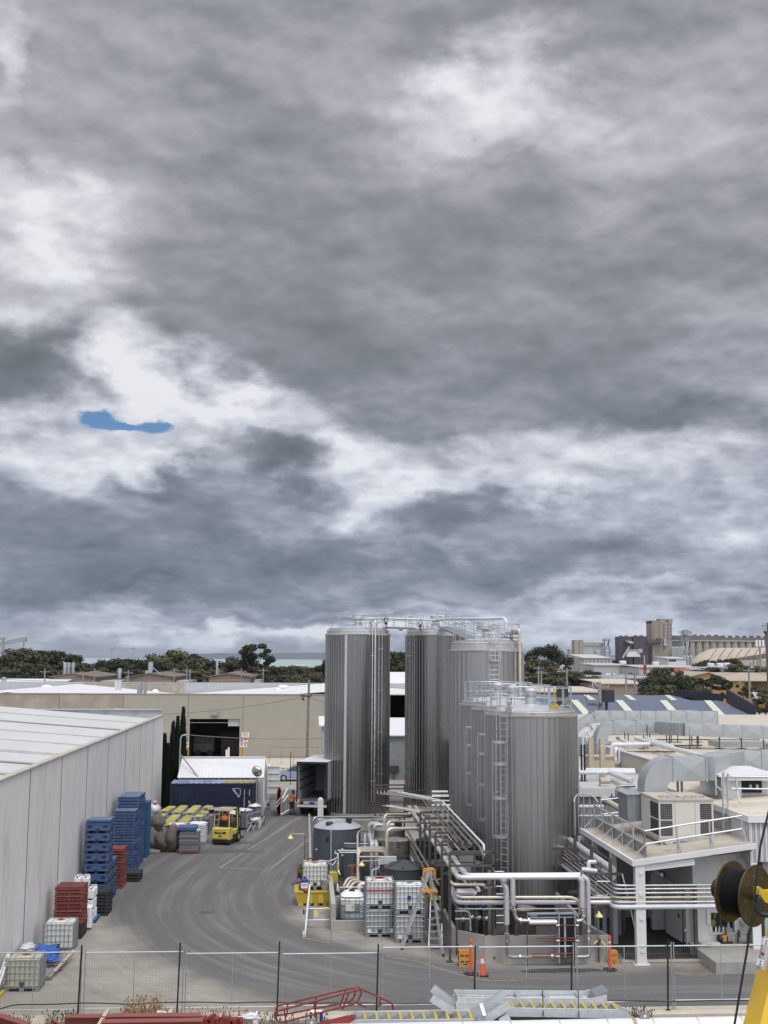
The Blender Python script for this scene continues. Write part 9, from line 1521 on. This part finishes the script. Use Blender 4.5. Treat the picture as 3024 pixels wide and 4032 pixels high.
for k in range(7):mb.tube([(c.x+(.13+.016*k)*cos(R_(a)),46.3-.03*k,c.z+(.55+.02*k)*sin(R_(a)))for a in range(0,360,20)],.03,6,closed=True)
mb.build('coil','rubber',t);R('dark pipework with a tap on the white wall',.035,'steel_brown',(2912,3690,46.45),(2910,3660,46.45),(2905,3675,46.4),(2909,3770,46.4));R('galvanised spout on the white wall',.03,'galv',(2920,3676,46.4),(2950,3677,46.4));c=at(2932,3740,46.4);mb=MB();mb.rbox(c.x-.18,46.2,c.z-.3,c.x+.2,46.55,c.z+.25,.05);one('soap_dispenser','pale plastic dispenser wrapped in hose by the taps','dispenser',mb,'white_wall');c=at(2925,3630,46.5);mb=MB();mb.cbox(c,(.24,.12,.22));mb.lathe([(.06,0),(.06,.08)],n=12,ax=(0,-1,0),o=c+V3((-.02,-.06,0)));one('power_outlet','grey wall outlet right of the window','outlet',mb,'grey_wall')
t=thing('bottle_stand','grey dispenser bottle stand beside the condenser','stand',at(2873,3780,46.3));c=at(2873,3778,46.3);mb=MB();mb.box(c.x-.12,46.2,.5,c.x+.12,46.45,1.0);mb.lathe([(.08,1.0),(.06,1.1),(.03,1.2),(.03,1.25)],(c.x,46.32),10);mb.build('body','timber_grey',t);mb=MB();mb.blob((c.x-.35,46.3,.62),(.16,.12,.14),1,.3,10,7);one('boot_pair','dark boots left of the bottle stand','boots',mb,'navy')
a=gp(2820,3836);mb=MB();mb.box(a.x,a.y,0,22,YW-.005,.42);one('concrete_plinth','concrete plinth along the white wall at the right','plinth',mb,'concrete');c=gp(2690,3836);mb=MB();mb.blob((c.x+.9,c.y+.1,.003),(1.3,.35,.004),3,.5,24,6);struct('dirt_patch',mb,'mud',smooth=0)
# ---- right hand ribbed building with cream roof
bx0,by0,bz=17.7,45.5,5.45;t=thing('ribbed_building','white ribbed building with a cream corrugated roof at the right edge','building',(bx0,by0,0));mb=MB();mb.box(bx0,by0,3.7,40,60,bz-.2);mb.box(bx0+.35,by0+.4,0,40,60,3.69);mb.build('wall','grey_wall',t);mb=MB()
for k in range(60):y=by0+14.4*k/60;mb.box(bx0-.035,y,3.7,bx0,y+.06,bz-.22)
for k in range(40):x=bx0+8*k/40;mb.box(x,by0-.035,3.7,x+.06,by0,bz-.22)
mb.build('cladding_rib','white_wall',t);mb=MB();n=80;vs=[]
for i in range(n*2+1):y=by0-.1+14.6*i/(2*n);z=bz+(.03 if i%2 else 0);vs+=[(bx0-.05,y,z),(40,y,z+1.5)]
mb.add(vs,[(2*i,2*i+2,2*i+3,2*i+1)for i in range(2*n)]);mb.build('roof','roof_cream',t,smooth=0);mb=MB();mb.box(bx0-.12,by0-.15,bz-.22,bx0-.04,60,bz+.03);mb.box(bx0-.039,by0-.15,bz-.22,40,by0-.04,bz+.05);mb.build('flashing','white',t);p=at(2976,3400,by0-.1);mb=MB();mb.box(p.x-.22,by0-.14,0,p.x+.12,by0-.04,3.69);mb.build('column','white',t);mb=MB();a=at(2992,3370,by0+.3);mb.box(a.x,by0+.3,2.6,30,by0+.39,2.72);mb.box(a.x,by0+.3,0,a.x+.1,by0+.39,3.68);mb.build('door_track','dark',t)
t=thing('roof_housing','white rooftop vent housing with a dark louvre opening at the right','vent housing',at(2930,3090,51));Y=50.5;a,b=at(2845,3060,Y),at(3060,3115,Y);mb=MB();mb.box(a.x,Y,bz+.05,at(2918,3060,Y).x,Y+3,a.z+.04);mb.box(at(2918,3060,Y).x,Y+.6,bz,b.x,Y+3,a.z+.04);mb.build('body','white',t);mb=MB();mb.prism([(a.x-.35,Y-.5,a.z+.05),(b.x,Y-.5,a.z+.05),(b.x,Y+3.2,a.z+.12),(a.x-.35,Y+3.2,a.z+.12)],(0,0,.08));mb.prism([(a.x+.1,Y-.45,a.z-.1),(b.x,Y-.45,a.z-.1),(b.x,Y-.45,a.z+.04),(a.x+.1,Y-.45,a.z+.04)],(0,.05,0));mb.build('roof','roof_pure',t);mb=MB();mb.box(at(2920,3060,Y).x,Y+.5,bz+.3,at(3016,3060,Y).x,Y+.59,a.z-.12);mb.build('opening','black',t)
for i,x_ in enumerate((2955,2981)):mb=MB();c=at(x_,3092,Y+.4);mb.lathe([(.07,c.z-.12),(.08,c.z),(.02,c.z+.06)],(c.x,Y+.42),12);mb.build('lamp','plastic_white',t)
t=thing('roof_ladder','grey ladder with tall stiles leaning at the corner of the ribbed building','ladder',at(2855,3200,48.5));Yl3=47.6;mb=MB()
for x_,y0_,y1_ in((2848,3040,3325),(2866,3046,3325)):mb.bar(at(x_,y1_,Yl3),at(x_+(0 if x_<2850 else 0),y0_,Yl3),.07)
for y_ in range(3140,3325,28):mb.bar(at(2846,y_,Yl3),at(2866,y_+8,Yl3),.04)
mb.build('frame','galv',t);t=thing('roof_railing','pale handrail on the ribbed building roof before the vent housing','handrail',at(2950,3120,48));Yh=48.2;mb=MB();mb.tube([at(2878,3057,Yh),at(3060,3059,Yh)],.035,6);mb.tube([at(2880,3105,Yh),at(3060,3107,Yh)],.035,6)
for x_ in(2818,2842):mb.bar(at(x_,3035 if x_<2830 else 3060,Yh+.6),at(x_+1,3130,Yh+.6),.07)
mb.bar(at(2900,3062,Yh),at(2901,3120,Yh),.07);mb.bar(at(2903,3118,Yh),at(2913,3160,Yh-.6),.06);mb.bar(at(2822,3095,Yh+.5),at(2880,3150,Yh),.06);mb.build('rail','galv_light',t)
# ================================================================ CABLE REEL AND YELLOW BOOM
c2_,c1_=at(2972,3527,16.0),at(2880,3509,16.29);ax=(c2_-c1_).normalized();Rf=.415
t=thing('cable_reel','large cable reel of black hose between two tarnished gold flanges','cable reel',c2_);gap=(c2_-c1_).length
for c,lb in((c1_,None),(c2_,None)):mb=MB();mb.lathe([(.05,-.012),(Rf,-.012),(Rf+.004,0),(Rf,.012),(.05,.012)],n=48,ax=ax,o=c);f_=mb.build('flange','reel_plate',t)
for k in range(8):mb=MB();a=R_(45*k+15);u=ax.orthogonal().normalized();w=ax.cross(u);mb.lathe([(.013,.011),(.013,.022)],n=8,ax=ax,o=c2_+(u*cos(a)+w*sin(a))*.27);mb.build('bolt','steel_dull',t)
mb=MB();u=ax.cross(V3((0,0,1))).normalized();w=V3((0,0,1));c=c2_+w*.22-u*-.02+ax*.0125;mb.lathe([(.001,0),(.06,0)],n=16,ax=ax,o=c,caps=False);mb.build('hand_hole','grey_wall',t)
mb=MB();prof=[]
n=30
for i in range(n):z=.016+(gap-.032)*i/n;s_=(gap-.032)/n;prof+=[(.315,z),(.327,z+s_*.5)]
prof.append((.315,gap-.016));mb.lathe(prof,n=48,ax=ax,o=c1_);mb.build('wound_cable','cable_black',t);mb=MB();mb.lathe([(.11,-.26),(.13,-.25),(.13,-.012)],n=20,ax=ax,o=c1_);mb.build('hub','cable_black',t)
# boom: tapered box section rising to the right out of the frame
b0_,b1_=at(3000,4060,15.6),at(3120,3560,16.6);t=thing('crane_boom','yellow crane boom rising through the lower right corner beside the reel','crane boom',b0_);d=(b1_-b0_).normalized();b0x=b0_-d*2;mb=MB();mb.bar(b0x,b0_+d*3.6,.33,.42,up=(0,1,0));mb.build('section','yellow_boom',t);mb=MB();p=at(3010,3890,15.4);sd_=V3((1,0,0));mb.bar(b0x+V3((.04,-.23,0)),b0_+d*3.6+V3((.04,-.23,0)),.015,.03,up=(0,1,0));mb.build('groove','black',t)
mb=MB();q0,q1=at(2996,3818,15.75),at(3020,3690,15.85);mb.bar(q0,q1,.10,.05,up=(0,1,0));mb.build('switch_plate','grey_wall',t)
for pt in((3014,3708),(2991,3789)):mb=MB();c=at(*pt,15.68);mb.cbox(c,(.09,.05,.08),Matrix.Rotation(.24,3,'Y'));mb.build('terminal_block','white',t);mb=MB();mb.lathe([(.008,0),(.008,.02)],n=8,ax=(0,-1,0),o=c+V3((0,-.026,.02)));mb.lathe([(.008,0),(.008,.02)],n=8,ax=(0,-1,0),o=c+V3((-.006,-.026,-.018)));mb.build('screw','black',t)
mb=MB();mb.lathe([(.022,0),(.022,.03),(.012,.04)],n=12,ax=(0,-1,0),o=at(3001,3754,15.66));mb.build('stop_button','red',t)
mb=MB();k=c2_+V3((.02,-.06,0));pts=[at(2978,3496,15.75),at(2995,3494,15.75),at(3012,3508,15.75),at(3080,3504,15.75),at(3080,3580,15.75),at(3012,3552,15.75),at(2994,3524,15.75),at(2976,3520,15.75)];mb.prism(pts,(0,.1,0));mb.build('reel_arm','yellow_boom',t)
for pt in((2985,3503),(2988,3512)):mb=MB();mb.lathe([(.014,0),(.014,.02)],n=8,ax=(0,-1,0),o=at(*pt,15.74));mb.build('bolt','steel_bright',t)
mb=MB();mb.pipe([c2_+V3((.0,-.03,-.03)),at(2990,3530,15.6),at(2984,3560,15.6),at(2978,3578,15.6),at(2990,3600,15.6),at(3040,3606,15.6)],.032,.08,10);one('reel_hose','thick black hose looping off the face of the cable reel','hose',mb,'cable_black')
mb=MB();mb.tube([at(2886,4070,15.3),at(2955,3660,15.3),at(2994,3330,15.35),at(3060,3060,15.4)],.016,8);one('boom_cable','taut black cable running up beside the boom in front of the ribbed building','cable',mb,'cable_black')
# ================================================================ FOREGROUND: temporary fence and the laydown beyond it
def mesh_panel(xa,xb,y,zt,zb,mid=True):
 t=thing('mesh_fence','temporary mesh fence section','fence',(xa,y,0),'temporary mesh fence panels');[MB().pipe([(x,y,.02),(x,y,zt+.12)],.021,.01,6).build('upright','galv',t)for x in(xa,xb)];mb=MB();mb.tube([(xa,y,zt),(xb,y,zt)],.024,8);mb.tube([(xa,y,zb),(xb,y,zb)],.018,6);mb.build('rail','galv_light',t)
 if mid:mb=MB();x=(xa+xb)/2;mb.tube([(x,y,zb-.0),(x,y,zt)],.016,6);mb.build('centre_post','galv',t)
 mb=MB();n=int((xb-xa)/.075)
 for k in range(1,n):x=xa+(xb-xa)*k/n;mb.bar((x,y,zb),(x,y,zt),.0042)
 for k in range(1,7):z=zb+(zt-zb)*k/7;mb.bar((xa,y,z),(xb,y,z),.0042)
 mb.build('mesh_infill','fence_wire',t,smooth=0);return t
FY=39.3;JX=[-60,330,728,1106,1500,1880,2265,2648,3030];TY=[3757,3749,3749,3751,3754,3727,3727,3724,3722]
LBS=['fence panel at the far left, before the green liquid container','fence panel in front of the dry weeds and tyre marks','fence panel with a bright rung ladder like centre post','fence panel behind the red handrail frames','fence panel in front of the stacked white containers','fence panel before the heat exchanger','fence panel before the right hand bollard and white column','fence panel before the wall condenser']
for i in range(8):
 a,b=at(JX[i]+6,TY[i+1]if i else 3755,FY),at(JX[i+1]-6,TY[i+1],FY);t=mesh_panel(a.x,b.x,FY+(.06 if i%2 else 0),b.z,at(700,3968,FY).z);t['label']=LBS[i]
for i,x in enumerate((322,710,1101,1490,1872,2252,2630)):
 a=at(x,[3722,3712,3708,3717,3723,3725,3700][i],FY-.12);mb=MB();mb.bar((a.x-.05,FY-.1,.012),(a.x,FY-.1,a.z),.05,.045);mb.box(a.x-.12,FY-.16,.012,a.x+.03,FY-.06,.03);one('star_picket','black post tied to the temporary fence, %s of seven'%rows(i,7),'post',mb,'black','black fence posts')
def cable(lb,pts,r=.02,Y=FY-.16):P=[at(x,y,Y)for x,y in pts];mb=MB();mb.tube(fillet(P,.5,4),r,6);one('fence_cable',lb,'cable',mb,'cable_black')
cable('black cable draped along the fence foot, left part',[(-30,3985),(50,3955),(200,3955),(340,3948),(460,3952),(530,3956),(600,3948),(800,3945),(915,3950),(1030,3945),(1130,3947),(1240,3951),(1330,3948)]);cable('black cable draped along the fence foot, middle part',[(1320,3950),(1400,3949),(1480,3951),(1600,3953),(1680,3950),(1760,3952)]);cable('black cable pair along the fence foot at the right',[(2380,3939),(2520,3941),(2650,3943),(2800,3939),(2960,3938),(3060,3940)],.024)
# weeds and grass along the kerb
def tuft(x0_,x1_,y,h,n,m_,nm,lb,sp=.18):
 mb=MB()
 for k in range(n):
  p=at(rnd.uniform(x0_,x1_),y,38.55+rnd.uniform(-.15,.25));z0=-.05;hh=h*rnd.uniform(.4,1.1);d=V3((rnd.uniform(-sp,sp),rnd.uniform(-sp,sp),0));w=V3((.007,0,0));b=V3((p.x,p.y,z0));m1=b+d*.4+V3((0,0,hh*.6));e=b+d+V3((0,0,hh));mb.add([b-w,b+w,m1+w,m1-w],[(0,1,2,3)]);mb.add([m1-w,m1+w,e],[(0,1,2)])
  if rnd.random()<.5:mb.blob(e,(.02,.02,.04),1,.2,6,4)
 tag(mb.build(nm,m_,smooth=0),lb,'weeds',kind='stuff')
tuft(490,640,4000,.85,210,'weed','dry_weeds','tall reddish dry weeds along the kerb');tuft(640,980,4000,.45,160,'weed','dry_weeds','short dry weeds along the kerb');tuft(20,120,4010,.35,90,'weed_green','green_weeds','green weeds by the kerb at the left');tuft(180,290,4015,.45,80,'weed_green','green_weeds','green weeds by the left red beam');tuft(2480,2570,4000,.35,70,'weed_green','green_weeds','green weeds by the kerb at the right');tuft(1000,1300,4012,.3,70,'weed_green','green_weeds','green weeds behind the plastic')
# red steel beams on timber
Yb=37.7
def beam(lb,p,q,w,h,m_='red_beam'):
 t=thing('steel_beam',lb,'steel beam',p);p,q=V3(p),V3(q);mb=MB();u=V3((0,0,h/2-.012));mb.bar(p+u,q+u,w,.024);mb.bar(p-u,q-u,w,.024);mb.build('flange',m_,t);mb=MB();mb.bar(p,q,.03,h-.05);mb.build('web',m_,t);return t
zb_=at(400,4018,Yb).z
beam('wide dull red steel beam lying along the bottom left',at(255,4020,Yb),at(452,4018,Yb),.34,.3);beam('dull red steel beam beyond the first timber',at(440,4016,Yb-.3),at(790,4014,Yb-.3),.36,.3);beam('second red beam in front of the long one',at(400,4040,Yb-.9),at(800,4034,Yb-.9),.36,.3);beam('red beam slanting into the bottom left corner',at(-60,3998,Yb),at(110,4050,Yb-.4),.3,.28);beam('small red angle by the weeds',at(205,4018,Yb+.2),at(240,4040,Yb-.1),.1,.1)
t=thing('steel_bracket','dark red bolted brackets and plates at the end of the red beams','bracket',at(850,4015,Yb));mb=MB()
for k in range(7):c=at(790+k*22,4012+(k*7)%12,Yb-.2);mb.cbox(c,(.22,.3,.12+.05*(k%3)),Matrix.Rotation(k*.5,3,'Y'))
mb.bar(at(800,4020,Yb-.1),at(950,4020,Yb-.1),.12,.2);mb.box(at(948,4005,Yb).x,Yb-.4,-.3,at(956,4005,Yb).x,Yb,at(948,4003,Yb).z);mb.prism([at(835,4010,Yb+.3),at(862,4010,Yb+.3),at(848,3994,Yb+.3),at(834,3994,Yb+.3)],(0,.03,0));mb.build('plate','red_dark',t)
for i,(x0_,y0_,x1_,y1_)in enumerate(((425,3978,385,4045),(674,3978,646,4045),(1000,4012,985,4045))):mb=MB();mb.bar(at(x0_,y0_,Yb+.5),at(x1_,y1_,Yb-.8),.12,.08);one('timber_bearer','pale timber batten lying across the red beams, %s'%['left','middle','right'][i],'timber',mb,'timber_pale','timbers on the red beams')if i<2 else None
for i,(x,y,r)in enumerate(((634,4000,(.16,.1,.14)),(985,4006,(.32,.14,.12)),(1005,4022,(.12,.1,.22)),(955,4008,(.2,.06,.05)))):mb=MB();mb.blob(at(x,y,Yb+.1),r,i+3,.8,18,12);one('plastic_scrap','crumpled pale plastic %s'%['caught in the dry weeds','heap right of the red brackets','strip trailing from the heap','wisp left of the heap'][i],'plastic',mb,'film',smooth=80)
# red handrail frames lying on the ground
def railframe(lb,top0,top1,low0,low1,Y,verts,loop0=True,r=.03):
 t=thing('handrail_frame',lb,'handrail',at(*low0,Y),'red handrail frames');a,b,c,d=at(*top0,Y),at(*top1,Y),at(*low1,Y),at(*low0,Y);mb=MB();mb.tube(fillet([a.lerp(b,.5),b,c,d,a,a.lerp(b,.5)],.22,4),r,8);mb.build('loop','red_dark',t);mb=MB()
 for u in verts:p=a.lerp(b,u);q=d.lerp(c,u-.02);mb.tube([p,q+(q-p)*.25],r*.9,6)
 mb.build('baluster','red_dark',t)
railframe('nearer red handrail frame, lower left to upper right',(1075,3985),(1430,3893),(1095,4030),(1408,3950),37.6,(.12,.48,.84));railframe('farther red handrail frame just behind the nearer one',(1085,3962),(1405,3886),(1090,4000),(1390,3942),38.2,(.15,.5,.86));mb=MB();mb.tube(fillet([at(1405,3886,38.2),at(1545,3950,38.2),at(1548,3975,38.2)],.15),.03,8);mb.tube([at(1498,3934,38.2),at(1490,3965,38.2)],.027,6);mb.tube(fillet([at(1392,3945,38.2),at(1440,3965,38.0)],.1),.03,8);one('handrail_frame','red handrail section sloping down to the right behind the stair flights','handrail',mb,'red_dark')
mb=MB();mb.prism([at(1240,4035,37.0),at(1330,4012,37.4),at(1400,3995,37.8),at(1400,4035,37.2)],(0,.3,-.05));one('steel_plate','dark red steel plate under the handrail frames','plate',mb,'red_dark')
t=thing('printed_bag','white and purple printed bag with yellow lettering under the red handrails','bag',at(1250,4010,37.9));a,b=at(1220,3982,37.9),at(1272,4026,37.9);mb=MB();mb.rbox(a.x,37.9,b.z,b.x,38.1,a.z,.03);mb.build('bag','white',t);w_=b.x-a.x
for u0,u1,m_ in((0,.14,'navy'),(.44,.52,'navy'),(.74,.98,'blue')):mb=MB();mb.box(a.x+w_*u0,37.885,b.z+.01,a.x+w_*u1,37.899,a.z-.02);mb.build('printed_band',m_,t)
text('lettering','CRETE',.11,(a.x+w_*.62,37.88,(a.z+b.z)/2+.03),(0,0,1),(-1,0,0),'yellow',t)
# galvanised stair flights
def flight(lb,p,q,Y,w,n,nm='stair_flight',bend0=None,bend1=None,hang=.24,tread=True):
 """two channel stringers with raked treads and yellow nosings; p, q: ends of the near stringer's top edge in the photo"""
 a,b=at(*p,Y),at(*q,Y);t=thing(nm,lb,'stair flight',a,'galvanised stair flights');D=V3((0,w,.0));dn=V3((0,0,-hang))
 for k in(0,1):
  o_=D*k;P=([at(*bend0,Y)]if bend0 else[])+[a,b]+([at(*bend1,Y)]if bend1 else[]);mb=MB()
  for s0,s1 in zip(P,P[1:]):mb.prism([s0+o_,s1+o_,s1+o_+dn,s0+o_+dn],(0,.012,0));mb.bar(s0+o_+V3((0,.035,0)),s1+o_+V3((0,.035,0)),.08,.012);mb.bar(s0+o_+dn+V3((0,.035,0)),s1+o_+dn+V3((0,.035,0)),.08,.012)
  mb.build('stringer','galv_stair',t)
 if tread:
  for k in range(n):
   u=(k+.5)/n;c=a.lerp(b,u);x=c.x;mb=MB();s_=(b.x-a.x)/n;mb.prism([(x-s_*.42,Y+.02,c.z-hang*.9),(x+s_*.34,Y+.02,c.z-.03),(x+s_*.34,Y+w-.01,c.z-.03),(x-s_*.42,Y+w-.01,c.z-hang*.9)],(.012,0,-.02));tr=mb.build('tread','galv_dark',t);mb=MB();mb.prism([(x+s_*.24,Y+.02,c.z-.035),(x+s_*.45,Y+.02,c.z+.0),(x+s_*.45,Y+w-.01,c.z+.0),(x+s_*.24,Y+w-.01,c.z-.035)],(.0,0,.025));mb.build('nosing','yellow',tr)
 return t
flight('nearest stair flight with ten yellow edged treads, lying behind the white pipe',(1400,4018),(1868,4014),37.0,.85,10,bend0=(1335,4062))
flight('rear stair flight showing a few yellow treads, between the crossed stringers',(1795,3948),(1990,3950),37.9,.8,4)
t=flight('long stair flight lying bottom up at the right with a kicked landing end',(1800,3930),(2330,3934),38.0,.85,7,bend1=(2390,3918),tread=False);a,b=at(1800,3930,38.0),at(2330,3934,38.0);mb=MB()
for u in(.02,.47,.68,.93):p=a.lerp(b,u);mb.box(p.x-.05,38.02,p.z-.1,p.x+.06,38.84,p.z-.02)
mb.build('cross_bar','galv_light',t);mb=MB();mb.box(a.x,38.03,a.z-.22,b.x,38.8,a.z-.2);mb.build('soffit','galv_stair',t);mb=MB();p=at(2345,3925,38.05);mb.prism([p,p+V3((.42,0,.15)),p+V3((.42,.75,.15)),p+V3((0,.75,0))],(0,0,.03));mb.build('landing_grate','galv_dark',t)
for i,x in enumerate((2136,2276)):mb=MB();p0_,p1_=at(x,3896,37.85),at(x+4,4012,37.1);mb.bar(p0_,p1_,.03,.02,up=(0,1,0));one('lashing_strap','%s black strap around the long stair flights'%['left','right'][i],'strap',mb,'black','straps on the stair flights')
flight('front right stair flight with yellow treads bending down at its right end',(1990,3970),(2440,3977),37.3,.75,11,bend1=(2500,4010))
for i,(p,q,Y)in enumerate((((1712,3878),(1800,3945),38.3),((1708,3914),(1792,3968),37.7),((1850,3998),(1975,3898),37.5),((1880,4020),(1998,3938),37.0),((1965,4015),(2002,3995),36.6))):a,b=at(*p,Y),at(*q,Y);t=thing('stair_stringer',['far left stringer end sticking up at a slant','near left stringer end sticking up at a slant','upper of the stringers slanting up to the right','lower of the stringers slanting up to the right','short stringer tip beside the white pipe'][i],'stringer',b,'slanting stringer ends');mb=MB();d=(b-a).normalized();nrm=V3((d.z,0,-d.x));nrm=nrm if nrm.z<0 else-nrm;mb.prism([a,b,b+nrm*.26,a+nrm*.26],(0,.012,0));mb.build('web','galv_stair',t);mb=MB();mb.bar(a+V3((0,.04,0)),b+V3((0,.04,0)),.09,.014);mb.build('flange','galv_light',t)
mb=MB();mb.bar(at(1893,3952,37.2),at(1908,4000,36.9),.12,.03);one('tie_plate','pale tie plate joining the slanting stringers','plate',mb,'galv_light')
# big white pipe along the bottom edge
t=thing('white_pipe','large white painted pipe with seams lying across the bottom of the view','pipe',at(2200,4030,36.2));a,b=at(1300,4034,36.2),at(3080,3999,36.2);r=.42;mb=MB();a.z-=r;b.z-=r;mb.tube([a,b],r,32);mb.build('shell','pipe_white',t);d=(b-a).normalized()
for x in(1395,1818,2005,2195,2382,2560,2735,2905):u=(at(x,4015,36.4).x-a.x)/(b.x-a.x);c=a.lerp(b,u);mb=MB();mb.lathe([(r+.004,-.02),(r+.012,0),(r+.004,.02)],n=32,ax=d,o=c,caps=False);mb.build('weld_seam','pipe_tan',t)
c=a.lerp(b,.665);mb=MB();mb.lathe([(r+.005,-.06),(r+.008,.06)],n=32,ax=d,o=c,caps=False);mb.build('rust_band','timber',t)
for u,s_ in((.69,1),(-.04,.8)):
 c=a.lerp(b,u)+V3((0,0,r-.02));mb=MB();mb.prism(fillet([c+V3((-.16,-.05,0)),c+V3((-.15,-.05,.2)),c+V3((.13,-.05,.2)),c+V3((.16,-.05,0))],.06,3),(0,.04,0));o=mb.build('lifting_lug','timber_grey',t);mb=MB();mb.lathe([(.001,0),(.045,0)],n=12,ax=(0,-1,0),o=c+V3((0,-.053,.1)),caps=False);mb.build('lug_hole','white',o)
mb=MB();mb.box(at(2600,3990,38.3).x,37.2,-.34,14,38.45,-.1);struct('ground_berm',mb,'mud',smooth=0)
# ================================================================ AIR
mb=MB();mb.box(-31000,-100,-3,31000,27000,110)
hm=bpy.data.materials.new('air');hm.use_nodes=True;hm.node_tree.nodes.clear()
hv_=hm.node_tree.nodes.new('ShaderNodeVolumePrincipled');hv_.inputs['Color'].default_value=(.78,.85,.95,1);hv_.inputs['Density'].default_value=6e-5;hv_.inputs['Anisotropy'].default_value=.2
ho_=hm.node_tree.nodes.new('ShaderNodeOutputMaterial');hm.node_tree.links.new(hv_.outputs[0],ho_.inputs['Volume'])
hz_=mb.build('haze',hm,smooth=0);tag(hz_,kind='stuff')
